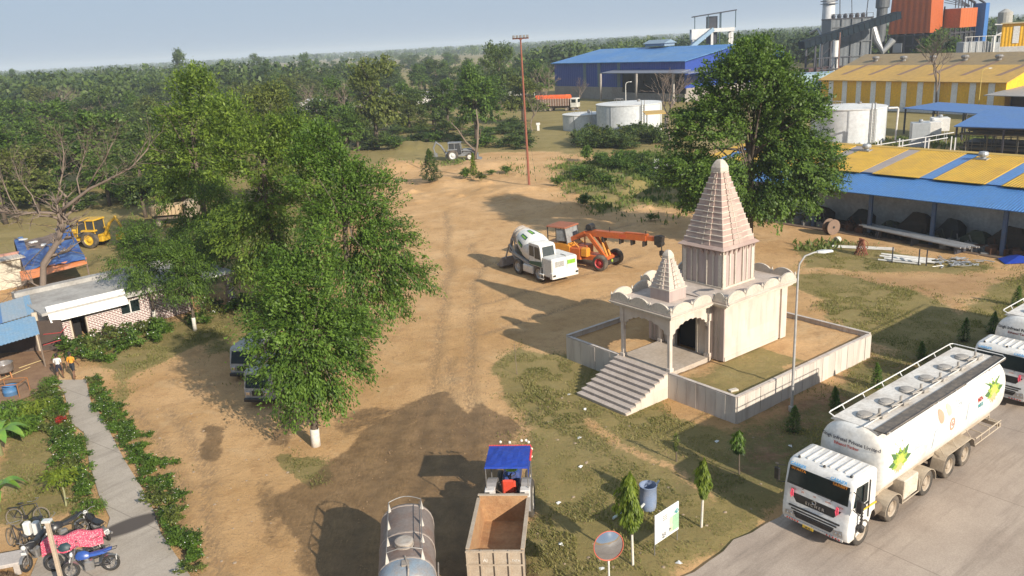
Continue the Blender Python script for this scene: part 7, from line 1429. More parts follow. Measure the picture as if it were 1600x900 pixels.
def banana(label, px, py, seed, n=8, L_=1.5, h=.9):
    r = random.Random(seed); b_ = GG(px, py); t = thing('banana_plant', label, 'banana plant', b_); mb = MB(); mb.tube([(0,0,0),(.02,.02,h)], .11, 9, .07); mb.build('stem', mat('banana_stem',(.16,.18,.07),.7,(.2,.13,.07),.6,4), t); BL = mat('banana_leaf',(.10,.22,.03),.45,(.25,.30,.04),.5,3)
    for k in range(n):
        a = 2*math.pi*k/n+r.uniform(-.3,.3); up_ = r.uniform(.5,1.0); mb = MB(); rows = []; LL = L_*r.uniform(.8,1.1)
        for i in range(9):
            s_ = i/8; rr_ = LL*s_; z = h+up_*math.sin(s_*2.3)*.75-s_*s_*.45; w = .24*math.sin(math.pi*min(1,.08+s_*.9))**.6*(1 if i < 8 else .1); c = (rr_*math.cos(a), rr_*math.sin(a), z); sd_ = (-math.sin(a)*w, math.cos(a)*w)
            rows.append([(c[0]-sd_[0], c[1]-sd_[1], z+.05), c, (c[0]+sd_[0], c[1]+sd_[1], z+.05)])
        vs = [p for rw in rows for p in rw]; fs = []
        for i in range(8): fs += [(i*3,i*3+1,i*3+4,i*3+3),(i*3+1,i*3+2,i*3+5,i*3+4)]
        mb.add(vs, fs); mb.build('leaf', BL, t, smooth=True)
banana('banana plant at the left edge, upper of the two', 2, 712, 1); banana('banana plant at the left edge, lower of the two, yellowing', -2, 800, 2, 7, 1.2, .7)
# grass blades over the turf
def blades(n, seed, zone, hmin, hmax, label, name, m, src=None):
    r = np.random.RandomState(seed); xs, ys, zs = [], [], []
    G2 = grass.reshape(NY, NX); x0, x1, y0, y1 = zone; k = 0
    X_ = r.uniform(x0, x1, n*9); Y_ = r.uniform(y0, y1, n*9); i = np.clip(np.searchsorted(gx, X_)-1, 0, NX-2); j = np.clip(np.searchsorted(gy, Y_)-1, 0, NY-2)
    dens = G2[j, i]*(vnoise(X_, Y_, .7, 3) > .42)*(.3+vnoise(X_, Y_, 2.5, 5)); rb = (X_-11.348)*-.615+(Y_-24.047)*.789
    ta_ = (X_-9.745)*u2[0]+(Y_-33.6)*u2[1]; tb_ = (X_-9.745)*v2[0]+(Y_-33.6)*v2[1]; inside = (ta_ > -.1) & (ta_ < 11.4) & (tb_ > -.1) & (tb_ < 11.5) | (ta_ > -3.1) & (ta_ < 0) & (tb_ > 3.9) & (tb_ < 7.4)
    ok = (r.rand(n*9) < dens) & (rb > 3.15) & ~inside; X_, Y_, i, j = X_[ok][:n], Y_[ok][:n], i[ok][:n], j[ok][:n]; Z_ = ZG[j, i]; n = len(X_)
    ln = r.uniform(hmin, hmax, n)*(.5+vnoise(X_, Y_, 3, 8)); D = r.normal(size=(n,3))*.45; D[:,2] = 1; C = np.stack([X_, Y_, Z_+ln*.35], 1); N = r.normal(size=(n,3)); N[:,2] *= .2
    o = obj_of(leaf_mesh(name, C, D, N, ln, ln*.30, .15+.5*vnoise(X_, Y_, 1.5, 9)+.35*r.rand(n), m), name); return stuff(o, 'grass', label)
LM_GR = leaf_mat('grass_blade', (.105,.125,.034), (.30,.27,.105), .4, (.44,.35,.18))
blades(70000, 91, (-6, 42, 22, 62), .05, .15, 'short rough grass on the verge round the temple', 'verge_grass', LM_GR)
blades(30000, 92, (-32, -4, 24, 62), .05, .15, 'weeds and grass at the edges of the left yard', 'yard_grass', LM_GR)
blades(22000, 93, (-30, 70, 62, 125), .25, .6, 'rough grass on the far side of the sandy ground', 'far_grass', leaf_mat('far_grass_blade', (.06,.10,.022), (.19,.23,.06), .35))
# ================================================================ house, sheds and courtyard on the left
def brick_pattern():
    m, n, l, b = new_mat('patterned_wall_tiles'); tc = node(n,'ShaderNodeTexCoord'); mp = node(n,'ShaderNodeMapping'); mp.inputs['Rotation'].default_value = (R(90),0,0); l.new(tc.outputs['Object'],mp.inputs[0])
    br = node(n,'ShaderNodeTexBrick'); br.inputs['Scale'].default_value = 1.0; br.inputs['Brick Width'].default_value = .34; br.inputs['Row Height'].default_value = .115; br.inputs['Mortar Size'].default_value = .019
    br.inputs['Color1'].default_value = (.15,.065,.065,1); br.inputs['Color2'].default_value = (.27,.155,.145,1); br.inputs['Mortar'].default_value = (.74,.70,.65,1); br.inputs['Bias'].default_value = .1; br.offset = .5
    l.new(mp.outputs[0],br.inputs['Vector']); l.new(br.outputs['Color'],b.inputs['Base Color']); b.inputs['Roughness'].default_value = .6; return m
BRP = brick_pattern(); d_ = Vector((.72,.694,0)); hrz = math.atan2(.694,.72)
H0 = Vector((-28.8,49.6,0)); t = thing('roadside_house', 'low house with dark and white patterned wall and white roof band', 'house', H0, hrz)   # x right along the front, y back
SLB = mat('roof_slab_grey', (.40,.385,.36), .85, (.22,.20,.18), .7, .6, bump=.2)
mb = MB(); mb.box(0,.75,0,.2,0,2.1); mb.box(1.65,3.9,0,.2,0,2.1); mb.box(3.9,5.1,0,.2,0,1.05); mb.box(5.1,8.6,0,.2,0,2.1); mb.box(3.9,5.1,0,.2,1.85,2.1); mb.box(.75,1.65,0,.2,1.9,2.1); mb.build('front_wall', BRP, t)
mb = MB(); mb.box(0,.2,.2,5.4,0,2.1); mb.box(8.4,8.6,.2,5.4,0,2.1); mb.box(.2,8.4,5.2,5.4,0,2.1); mb.build('plain_wall', WHT, t)
mb = MB(); mb.box(-.9,9.6,-.5,5.9,2.32,2.50); mb.build('roof_slab', SLB, t)
mb = MB(); mb.add([(-.55,-.75,1.86),(4.2,-.75,1.86),(4.2,-.28,2.80),(-.55,-.28,2.80),(-.55,-.63,1.86),(4.2,-.63,1.86),(4.2,-.16,2.80),(-.55,-.16,2.80)], [(0,1,2,3),(7,6,5,4),(0,4,5,1),(1,5,6,2),(2,6,7,3),(3,7,4,0)]); mb.box(-.5,4.2,-.5,.0,2.02,2.1); mb.build('white_fascia', mat('white_fascia_paint',(.80,.79,.76),.55,(.6,.57,.53),.3,.7), t)
mb = MB(); mb.box(4.25,9.5,-.52,-.44,2.2,2.53); mb.build('roof_edge', SLB, t)
mb = MB(); mb.box(.85,1.6,1.2,1.25,0,1.9); mb.box(.2,1.6,2.5,2.6,0,2.1); mb.build('inner_dark', DARK, t)
mb = MB(); mb.box(.66,.76,-.03,.22,0,1.95); mb.box(1.64,1.72,-.03,.22,0,1.95); dr = mb.build('door_frame', mat('cream_frame',(.55,.48,.38)), t); mb = MB(); mb.push(tr(.8,.1)@rot(R(70))); mb.cbox(0,.75,0,.05,.05,1.85,.01); mb.pop(); mb.build('door', mat('wood_door',(.20,.13,.08),.7), t)
mb = MB(); mb.box(3.9,5.1,.08,.12,1.05,1.85); w_ = mb.build('window', GLASS, t); mb = MB(); mb.box(4.46,4.54,.02,.10,1.05,1.85); mb.box(3.85,5.15,-.02,.06,1.85,1.90); mb.box(3.85,5.15,-.04,.08,1.0,1.05); mb.build('window_frame', WHT, w_)
mb = MB(); mb.box(8.6,11.5,-1.2,3.5,2.35,2.5); mb.build('porch_slab', mat('porch_slab_pale',(.60,.60,.58),.7), t)
for x in (10.9,): mb = MB(); mb.box(x,x+.45,-1.1,-.65,0,2.35); mb.build('porch_pillar', BRP, t)
mb = MB(); mb.box(-.9,9.6,5.2,5.9,2.50,2.78); mb.build('roof_parapet', SLB, t)
r = random.Random(5)
# tarpaulin shelter behind
pts = [G(22,375,2.6), G(108,352,2.9), G(134,405,2.3), G(38,422,2.2)]; o_ = (pts[0]+pts[2])/2; o_.z = 0
t = thing('tarpaulin_shelter', 'shelter roofed with a torn blue tarpaulin edged orange', 'shelter', o_); P4 = [p-o_ for p in pts]
def sheet(name, a, b_, c, d, nn, m, amp, seed, hole=None):
    mb = MB(); vs = []; fs = []
    for j in range(nn+1):
        for i in range(nn+1):
            u, v = i/nn, j/nn; p = a.lerp(b_, u).lerp(d.lerp(c, u), v); vs.append((p.x, p.y, p.z+amp*noise.noise((u*5+seed, v*5, seed)))) 
    for j in range(nn):
        for i in range(nn):
            if hole and hole(i/nn, j/nn): continue
            k = j*(nn+1)+i; fs.append((k,k+1,k+nn+2,k+nn+1))
    mb.add(vs, fs); return mb.build(name, m, t, smooth=True)
TARP = mat('faded_blue_tarp', (.025,.07,.26), .5, (.13,.24,.42), .8, .9, bump=.6, bscale=2.5)
sheet('blue_tarpaulin', P4[0], P4[1], P4[2], P4[3], 26, TARP, .45, 3, lambda u, v: .12 < u < .72 and v < .42+.06*math.sin(u*20))
sheet('brown_underlay', P4[0]-Vector((0,0,.35)), P4[1]-Vector((0,0,.35)), P4[2]-Vector((0,0,.35)), P4[3]-Vector((0,0,.35)), 12, mat('brown_cloth',(.17,.12,.095),.9,(.28,.22,.18),.7,1.2,bump=.4,bscale=3), .3, 9)
q0, q1 = G(30,424,2.15)-o_, G(135,402,2.25)-o_; q2_, q3_ = G(136,412,2.05)-o_, G(34,440,1.9)-o_; sheet('orange_edge', q0, q1, q2_, q3_, 10, mat('orange_cloth',(.72,.22,.06),.7,(.6,.35,.25),.5,2), .06, 2)
mb = MB()
for p in P4: mb.cyl((p.x,p.y,0),tuple(p),.06,n=6)
mb.tube([P4[0]+Vector((0,0,.2)), P4[2]+Vector((0,0,.4))],.04,5); mb.tube([P4[3]+Vector((0,0,.2)), P4[1]+Vector((0,0,.3))],.04,5); mb.build('poles', DEADB, t)
mb = MB()
for k in range(5): a = P4[0].lerp(P4[2], .15+.15*k); mb.push(Matrix.Translation(a+Vector((0,0,.25)))@rot(k)); mb.cbox(-.3,.3,-.2,.2,0,.1,.02); mb.pop()
mb.build('weights', WHT, t)
# cream hut and low walls at the very left
t = thing('cream_hut', 'cream wall and flat roof cut by the left edge above the blue sheets', 'hut', G(0,455), hrz); mb = MB(); mb.box(-6,.2,2,8,0,2.6); mb.box(-6,2.0,.2,1.9,0,2.3); mb.build('wall', mat('cream_wall',(.55,.50,.40),.8,(.38,.33,.27),.5,.7), t); mb = MB(); mb.box(-6,2.3,-.1,2.2,2.31,2.42); mb.box(-6,.5,2.3,8.2,2.62,2.75); mb.build('roof', mat('cream_roof',(.50,.45,.38),.8,(.34,.30,.26),.5,.7), t)
p = G(30,455,0); tag(MB().push(Matrix.Translation(p)@rot(hrz)).box(-4,1.3,3,3.25,0,2.6).build('red_wall', mat('faded_red_band',(.42,.22,.17),.8)), 'faded reddish low wall between the cream hut and the blue tarpaulin', 'wall')
# blue sheet lean-to in front
c0, c1, c2, c3 = G(-60,558,2.0), G(62,522,2.1), G(46,462,2.55), G(-60,492,2.55); o_ = Vector((c1.x,c1.y,0)); t = thing('cookhouse_shed', 'open shed under patched pale blue roofing sheets', 'shed', o_); P4 = [c-o_ for c in (c0,c1,c2,c3)]
LB = mat('pale_blue_sheet', (.20,.36,.52), .55, (.30,.38,.44), .6, .9, rise=0); LB2 = mat('grey_blue_sheet', (.27,.36,.44), .6, (.36,.38,.40), .6, 1.2); LB3 = mat('deep_blue_sheet', (.09,.20,.42), .55, (.15,.25,.4), .5, 1.2)
def rib_sheet(name, a, b_, c, d, m, n=24, lift=0):
    mb = MB(); vs = []; fs = []
    for i in range(n+1):
        u = i/n; z = .018*(1 if i % 2 else -1)+lift; p, q = a.lerp(b_, u), d.lerp(c, u); vs += [(p.x,p.y,p.z+z),(q.x,q.y,q.z+z)]
    for i in range(n): fs.append((2*i,2*i+2,2*i+3,2*i+1))
    mb.add(vs, fs); return mb.build(name, m, t)
L_ = lambda a, b_, f: a.lerp(b_, f)
mid0, mid1 = L_(P4[0],P4[3],.48), L_(P4[1],P4[2],.48)
rib_sheet('roof_sheet', P4[0], P4[1], mid1, mid0, LB, 40); rib_sheet('roof_sheet', L_(mid0,mid1,.55), mid1, P4[2], L_(P4[3],P4[2],.55), LB2, 16, .05); rib_sheet('roof_sheet', mid0, L_(mid0,mid1,.56), L_(P4[3],P4[2],.56), P4[3], LB3, 20, .03)
rib_sheet('roof_sheet', L_(mid0,mid1,.9), mid1, P4[2], L_(P4[3],P4[2],.9), LB, 5, .07)
mb = MB()
for p in (P4[1],P4[2],L_(P4[0],P4[1],.4)): mb.cyl((p.x-.1,p.y,0),(p.x-.1,p.y,p.z-.05),.05,n=6)
mb.build('shed_post', DEADB, t)
p = G(66,548)-o_; p2_ = Vector((p.x-.1,p.y+.1,0)); mb = MB(); mb.tube([(p.x,p.y,0),(p.x-.02,p.y,1.2),(p.x-.05,p.y+.1,2.5)],.20,10,.17); mb.build('wrapped_pillar', mat('wrapped_cream',(.55,.47,.36),.9,(.35,.26,.2),.6,2), t)
mb = MB(); mb.box(-7,-.3,2.9,3.0,0,2.0); mb.build('back_wall', mat('dark_brown_wall',(.08,.06,.05),.9), t)  # plain dark brown back wall
mb = MB(); mb.tube([(.1,.2,2.0),(.5,1.3,1.7),(.4,2.2,1.8)],.03,5); mb.tube([(.05,0,1.4),(.7,.8,1.4)],.025,5); mb.build('red_rail', P('red_rail',(.35,.04,.04)), t)
# rippled brown ground sheet
pg = [G(-40,585),G(75,515),G(98,560),G(88,600),G(60,632),G(-40,660)]; mb = MB(); nn = 46; a, b_, c, d = G(-60,665), G(84,605), G(100,485), G(-60,560); vs = []; fs = []
for j in range(nn+1):
    for i in range(nn+1):
        u, v = i/nn, j/nn; p = a.lerp(b_,u).lerp(d.lerp(c,u),v); vs.append((p.x,p.y,.06+gz(p.x,p.y)*.3+.05*abs(noise.noise((p.x*1.2,p.y*4.5,0)))+.02*noise.noise((p.x*4,p.y*9,2))))
for j in range(nn):
    for i in range(nn): k = j*(nn+1)+i; fs.append((k,k+1,k+nn+2,k+nn+1))
mb.add(vs, fs); tag(mb.build('ground_sheet', mat('brown_ground_sheet',(.27,.165,.095),.8,(.18,.10,.06),.7,1.4,bump=.3,bscale=9), smooth=True), 'rippled brown sheet spread on the ground beside the cookhouse', 'ground sheet')
t = thing('steel_pot', 'big dented steel cooking pot on a stand by the cookhouse', 'cooking pot', G(10,592)); mb = MB(); mb.lathe([(.02,.45),(.42,.46),(.50,.55),(.50,.95),(.54,.98),(.50,1.0),(.44,.97),(.44,.6),(.02,.55)],20,caps=False); mb.build('pot', mat('pot_steel',(.45,.42,.40),.3,(.2,.17,.15),.6,5,metal=.6), t, smooth=True); mb = MB()
for a in range(3): mb.cyl((.35*math.cos(a*2.1),.35*math.sin(a*2.1),0),(.3*math.cos(a*2.1),.3*math.sin(a*2.1),.48),.04,n=6)
mb.build('stand', P('stand_orange',(.45,.20,.08)), t)
t = thing('blue_drum', 'squat blue drum inside a rusty frame below the steel pot', 'drum', G(18,618)); mb = MB(); mb.lathe([(.36,0),(.38,.02),(.36,.25),(.385,.28),(.36,.32),(.36,.55),(.38,.58),(.33,.58),(.32,.1),(.01,.1)],20,caps=False); mb.build('shell', mat('drum_blue',(.05,.17,.36),.5,(.15,.18,.2),.5,3), t, smooth=True); mb = MB()
for x in (-.55,.75): mb.cyl((x,-.5,0),(x,-.5,.8),.03,n=5); mb.cyl((x,.5,0),(x,.5,.8),.03,n=5); mb.cyl((x,-.5,.8),(x,.5,.8),.03,n=5)
mb.cyl((-.55,-.5,.78),(.75,-.5,.82),.03,n=5); mb.cyl((-.55,.5,.78),(.75,.5,.82),.03,n=5); mb.build('frame', P('frame_rust',(.30,.13,.05)), t)
t = thing('white_sack', 'small crumpled white bag on the ground at the left edge', 'bag', G(2,642)); mb = MB(); mb.ell((0,0,.12),.28,.18,.14,8,6); mb.ell((.12,.08,.22),.12,.1,.1,7,5); mb.build('bag', WHT, t)
for k, (x0, y0, x1, y1, lb) in enumerate(((0,596,48,577,'thin yellowish bamboo pole lying by the pot'),(30,578,70,565,'pale bamboo pole lying on the brown sheet'),(252,757,272,766,'short pale stick beside the right flower border'))):
    a, b_ = GG(x0,y0), GG(x1,y1); z = .12 if k < 2 else .06; tag(MB().cyl((a.x,a.y,a.z+z),(b_.x,b_.y,b_.z+z+.05),.03,.025,6).build('bamboo_pole', mat('bamboo',(.48,.36,.18),.6)), lb, 'pole')
# ================================================================ people
def person(label, base, rz, h, shirt, shorts, skin, hair, arm, stride, hand_d):
    t = thing('person', label, 'person', base, rz); k = h/1.7; me = bpy.data.meshes.new('body'); V = []; E = []; Rr = []
    def v(x, y, z, r_, par=None):
        V.append((x*k, y*k, z*k)); Rr.append(r_*k); i = len(V)-1
        if par is not None: E.append((par, i))
        return i
    pel = v(0,0,.95,.135); sp = v(0,.01,1.12,.12,pel); ch = v(0,.02,1.30,.14,sp); nk = v(0,.01,1.46,.055,ch); hd0 = v(0,.03,1.53,.07,nk); hd = v(0,.03,1.62,.088,hd0)
    hands = []
    for s_ in (-1,1):
        sh = v(s_*.17,.01,1.38,.062,ch); sw = arm[0 if s_ < 0 else 1]; el = v(s_*.22,.01+.05*sw,1.12,.045,sh); wr = v(s_*(.23+.02),.01+.22*sw,.90,.032,el); pm = v(s_*.25,.01+.27*sw,.82,.035,wr); hands.append((s_, sw))
        hp = v(s_*.085,0,.88,.095,pel); st_ = stride*s_; kn = v(s_*.10,.18*st_+.03,.50,.062,hp); an = v(s_*.10,.30*st_-.02*(1 if st_ < 0 else 0),.10+.04*(st_ < 0),.038,kn); v(s_*.11,.30*st_+.12,.045+.03*(st_ < 0),.036,an)
    me.from_pydata(V, E, []); o = bpy.data.objects.new('body', me); COL.objects.link(o); m_ = o.modifiers.new('s','SKIN'); o.modifiers.new('u','SUBSURF').levels = 2; sv = me.skin_vertices[0].data
    for i, r_ in enumerate(Rr): sv[i].radius = (r_, r_*(.78 if i in (pel,sp,ch) else 1)); 
    sv[0].use_root = True
    dg = bpy.context.evaluated_depsgraph_get(); nm = bpy.data.meshes.new_from_object(o.evaluated_get(dg)); bpy.data.objects.remove(o)
    # the skin keeps one mesh: fingers join it as short tapered chains
    mb = MB(); mb.v = [tuple(q.co) for q in nm.vertices]; mb.f = [list(p.vertices) for p in nm.polygons]
    def zone(p):
        z = p.center.z/k; x = abs(p.center.x/k)
        if z > 1.06 and z < 1.44 and x < .235 and (x < .19 or z > 1.16): return 1
        if .60 < z <= 1.06 and x < .19: return 2
        return 0
    mb.m = [zone(p) for p in nm.polygons]; mb.mi = 0
    for s_, sw in hands:
        for q in range(4): x = s_*.25+(q-1.5)*.006*0; y = .01+.27*sw+(q-1.5)*.019; L = (.065,.075,.07,.055)[q]; mb.tube([(x*k,y*k,.80*k),((x-s_*.006)*k,(y+.01*sw)*k,(.80-L*.6)*k),((x-s_*.018)*k,(y+.018*sw)*k,(.80-L*1.1)*k)], .0085*k, 5, .006*k)
        mb.tube([((s_*.25)*k,(.04+.27*sw)*k,.84*k),((s_*.24)*k,(.065+.27*sw)*k,.80*k),((s_*.235)*k,(.07+.27*sw)*k,.77*k)], .009*k, 5, .007*k)
    mb.build('body', [mat('skin_brown',(.17,.085,.05),.6), mat('shirt_'+label[10:16],shirt,.8,(tuple(c*.7 for c in shirt)),.4,9), mat('shorts_'+label[10:16],shorts,.8)], t, smooth=True)
    mb = MB(); mb.lathe([(.215*k,.62*k)]*0+[(.11*k,.60*k)], 3) if False else None
    mb = MB(); mb.ell((0,.018*k,1.66*k),.098*k,.104*k,.085*k,12,8); mb.ell((0,-.045*k,1.60*k),.075*k,.06*k,.08*k,10,6); mb.build('hair', mat('black_hair',(.012,.010,.009),.6), t, smooth=True)
    mb = MB()
    for s_ in (-1,1): mb.ell((s_*.034*k,.112*k,1.625*k),.012*k,.008*k,.009*k,6,4)
    mb.build('eyes', mat('eye_dark',(.02,.02,.02),.3), t); mb = MB(); mb.ell((0,.125*k,1.595*k),.014*k,.02*k,.02*k,6,4); mb.ell((0,.112*k,1.562*k),.026*k,.008*k,.008*k,6,4)
    for s_ in (-1,1): mb.ell((s_*.092*k,.03*k,1.61*k),.012*k,.02*k,.03*k,6,4)
    mb.build('face_features', mat('skin_brown',(.17,.085,.05)), t); return t
bp_ = G(96,594.5); person('person in white top and dark shorts walking away up the path', Vector((bp_.x,bp_.y,.03)), R(12), 1.58, (.62,.60,.57), (.02,.02,.035), 0, 0, (.5,-.6), .55, 0)
bp_ = G(117,593.5); person('person in orange and yellow top and dark shorts walking away beside the other', Vector((bp_.x,bp_.y,.03)), R(-8), 1.64, (.72,.30,.03), (.02,.025,.035), 0, 0, (-.6,.9), -.6, 0)
# ================================================================ motorcycles and bicycles
MB_T = mat('moto_tyre',(.03,.028,.026),.85); MB_M = mat('moto_metal',(.35,.34,.33),.3,(.2,.17,.14),.5,6,metal=.6); MB_K = mat('moto_black',(.02,.02,.022),.35,(.06,.05,.04),.4,5)
def motorcycle(label, p0, p1, tank, seat, lean=8):
    """front wheel contact p0, rear wheel contact p1"""
    d = p0-p1; t = thing('motorcycle', label, 'motorcycle', Vector(((p0.x+p1.x)/2,(p0.y+p1.y)/2,.03)), math.atan2(d.y,d.x)); t.rotation_euler = (R(lean),0,math.atan2(d.y,d.x)); t['group'] = 'parked motorcycles'; wb = .64
    for x in (-wb,wb):
        mb = MB(); mb.ring((x,0,.30),'y',.25,.05,22,7); w = mb.build('wheel', MB_T, t, smooth=True); mb = MB(); mb.ring((x,0,.30),'y',.205,.012,20,4); mb.cyl((x,-.06,.3),(x,.06,.3),.045,n=10)
        for k in range(8): a = k*math.pi/4; mb.cyl((x,0,.3),(x+.2*math.cos(a),0,.3+.2*math.sin(a)),.008,n=4)
        mb.build('rim', MB_M, w)
    mb = MB(); mb.tube([(-.3,0,.62),(.38,0,.72),(.50,0,.85)],.03,6); mb.tube([(.42,0,.75),(.2,0,.3),(-.25,0,.28)],.025,6); mb.tube([(-.25,.05,.3),(-wb,.09,.3)],.02,5); mb.tube([(-.25,-.05,.3),(-wb,-.09,.3)],.02,5); mb.tube([(-.45,.09,.6),(-wb,.1,.3)],.022,6); mb.tube([(-.45,-.09,.6),(-wb,-.1,.3)],.022,6); mb.build('frame', MB_K, t)
    mb = MB(); mb.tube([(.46,.07,.88),(wb,.08,.3)],.022,6); mb.tube([(.46,-.07,.88),(wb,-.08,.3)],.022,6); mb.tube([(.36,.34,.98),(.42,.2,1.0),(.46,0,.93),(.42,-.2,1.0),(.36,-.34,.98)],.014,6); mb.tube([(-.1,-.13,.28),(-.4,-.14,.26),(-.85,-.15,.33)],.035,7,.045); mb.build('fork_and_exhaust', MB_M, t)
    mb = MB(); mb.loft([[(x,y*w_,z0+z*h_) for y,z in ((-1,0),(-.9,.7),(0,1),(.9,.7),(1,0))] for x,w_,z0,h_ in ((.42,.06,.70,.12),(.32,.13,.66,.26),(.12,.14,.66,.26),(-.02,.09,.66,.18))]); mb.build('fuel_tank', tank, t, autos=50)
    mb = MB(); mb.loft([[(x,y*w_,z0+z*.10) for y,z in ((-1,0),(-.9,.8),(0,1),(.9,.8),(1,0))] for x,w_,z0 in ((.0,.09,.70),(-.2,.12,.71),(-.5,.13,.74),(-.74,.08,.80))]); mb.build('seat', seat, t, autos=50)
    mb = MB(); mb.cbox(-.12,.2,-.12,.12,.22,.55,.04); mb.cyl((.05,0,.5),(.15,0,.66),.07,n=10); mb.build('engine', MB_M, t)
    mb = MB(); pts = [(wb+.31*math.cos(R(a)),.30+.31*math.sin(R(a))) for a in range(30,151,20)]; pr = [(-wb+.32*math.cos(R(a)),.30+.32*math.sin(R(a))) for a in range(40,171,20)]
    for ps in (pts,pr):
        for (xa,za),(xb,zb) in zip(ps,ps[1:]): mb.add([(xa,-.06,za),(xa,.06,za),(xb,.06,zb),(xb,-.06,zb)],[(0,1,2,3)])
    mb.build('mudguard', MB_M, t); mb = MB(); mb.ell((.54,0,.86),.07,.09,.09,10,6); mb.build('headlamp', mat('lamp_glass',(.6,.6,.58),.15), t); mb = MB(); mb.box(-.86,-.84,-.09,.09,.42,.56); mb.box(.60,.62,-.1,.1,.62,.72); mb.build('number_plate', WHT, t)
    mb = MB(); mb.tube([(.4,.25,1.0),(.38,.3,1.14)],.007,4); mb.ell((.38,.31,1.17),.015,.055,.035,8,4); mb.tube([(.4,-.25,1.0),(.38,-.3,1.14)],.007,4); mb.ell((.38,-.31,1.17),.015,.055,.035,8,4); mb.tube([(-.5,.12,.8),(-.9,.1,.84),(-.9,-.1,.84),(-.5,-.12,.8)],.012,5); mb.build('mirrors_and_rail', MB_K, t); return t
BLU_M = mat('moto_blue',(.03,.08,.30),.3); 
motorcycle('dark motorcycle standing alone at the path end, tail light plate white', G(134,822), G(180,852), MB_K, MB_K, -9)
motorcycle('motorcycle with plain black seat between the bicycles and the pink cloth', G(84,858), G(126,838), MB_K, MB_K)
motorcycle('motorcycle with a bright blue seat, nearest the lower edge', G(112,905), G(178,892), BLU_M, mat('blue_seat',(.03,.09,.36),.45), 6)
motorcycle('black motorcycle with shiny front mudguard at the left of the pink cloth', G(44,895), G(82,858), MB_K, MB_K, 6)
motorcycle('teal-panelled motorcycle mostly under the pink cloth', G(88,893), G(150,874), P('moto_teal',(.015,.04,.05)), MB_K, 6)
# pink patterned cloth thrown over a motorcycle
m, n, l, b = new_mat('pink_patterned_cloth'); tc = node(n,'ShaderNodeTexCoord'); vo = node(n,'ShaderNodeTexVoronoi',Scale=26.0); l.new(tc.outputs['Object'],vo.inputs['Vector']); rr_ = node(n,'ShaderNodeValToRGB'); e = rr_.color_ramp.elements; e[0].color = (.72,.42,.42,1); e[0].position = .22; e[1].color = (.50,.06,.11,1); e[1].position = .42; l.new(vo.outputs['Distance'],rr_.inputs[0]); l.new(rr_.outputs[0],b.inputs['Base Color']); b.inputs['Roughness'].default_value = .85
cA, cB = G(84,884), G(158,868); o_ = (cA+cB)/2; dd = (cB-cA); t = thing('pink_cloth', 'pink and white patterned cloth draped over a parked motorcycle', 'cloth', (o_.x,o_.y,0), math.atan2(dd.y,dd.x)); LL = dd.length*.5+.22; mb = MB(); nn = 26; vs = []; fs = []
for j in range(15):
    for i in range(nn+1):
        x = -LL+2*LL*i/nn; v_ = (j-7)/7; prof_ = 1.14+.05*math.sin(i*.5)-.12*abs(x/LL)**4; w = .12+.12*abs(v_); y = v_*(.30+.10*math.cos(x*2.2)); z = prof_-.55*max(0,abs(v_)-.25)**1.1*1.15+.03*noise.noise((x*4,y*6,1)); vs.append((x,y+.02*math.sin(x*9),max(.06,z)))
for j in range(14):
    for i in range(nn): k = j*(nn+1)+i; fs.append((k,k+1,k+nn+2,k+nn+1))
mb.add(vs, fs); mb.build('cloth', m, t, smooth=True)
def bicycle(label, p0, p1, lean, m_):
    d = p0-p1; t = thing('bicycle', label, 'bicycle', Vector(((p0.x+p1.x)/2,(p0.y+p1.y)/2,.03)), 0, 'parked bicycles'); t.rotation_euler = (R(lean),0,math.atan2(d.y,d.x)); wb = .53
    for x in (-wb,wb):
        mb = MB(); mb.ring((x,0,.34),'y',.325,.018,28,5); w = mb.build('wheel', mat('bicycle_tyre_tan',(.20,.16,.11),.8), t); mb = MB(); mb.ring((x,0,.34),'y',.30,.008,26,4)
        for k in range(14): a = k*math.pi/7; mb.cyl((x,0,.34),(x+.3*math.cos(a),0,.34+.3*math.sin(a)),.003,n=3)
        mb.build('rim', MB_M, w)
    mb = MB(); bb=(-.08,0,.30); st=(-.22,0,.78); hd=(.36,0,.84)
    for a, b_ in ((bb,st),(st,hd),(bb,(.38,0,.72)),(bb,(-wb,0,.34)),(st,(-wb,0,.34)),(hd,(wb,0,.34))): mb.cyl(a,b_,.016,n=6)
    mb.build('frame', m_, t); mb = MB(); mb.ell((-.24,0,.86),.13,.07,.035,10,5); mb.build('saddle', MB_K, t); mb = MB(); mb.tube([(.18,.27,.98),(.34,.24,.98),(.36,0,.95),(.34,-.24,.98),(.18,-.27,.98)],.012,5); mb.build('handlebar', MB_M, t)
    mb = MB(); mb.cyl((-.08,-.03,.3),(-.08,.03,.3),.09,n=14); mb.cyl((-.08,.05,.3),(.02,.06,.16),.01,n=4); mb.cyl((-.08,-.05,.3),(-.18,-.06,.44),.01,n=4); mb.box(-.08+.08,.10,.03,.11,.14,.16); mb.box(-.23,-.13,-.11,-.03,.43,.45); mb.box(-.75,-.35,-.07,.07,.70,.715); mb.tube([(-.75,-.05,.7),(-wb,-.05,.34)],.008,4); mb.tube([(-.75,.05,.7),(-wb,.05,.34)],.008,4); mb.build('crank_and_rack', MB_K, t)
BK = mat('bicycle_paint_dark',(.03,.03,.04),.4); bicycle('bicycle with wheels at the left edge beside the concrete slab', G(15,853), G(38,868), 14, BK); bicycle('bicycle leaning among the weeds above the white-topped post', G(62,820), G(28,822), -14, BK); bicycle('bicycle whose tan wheel stands between the black seat and the post', G(104,842), G(66,832), 12, P('bicycle_green',(.05,.12,.10)))
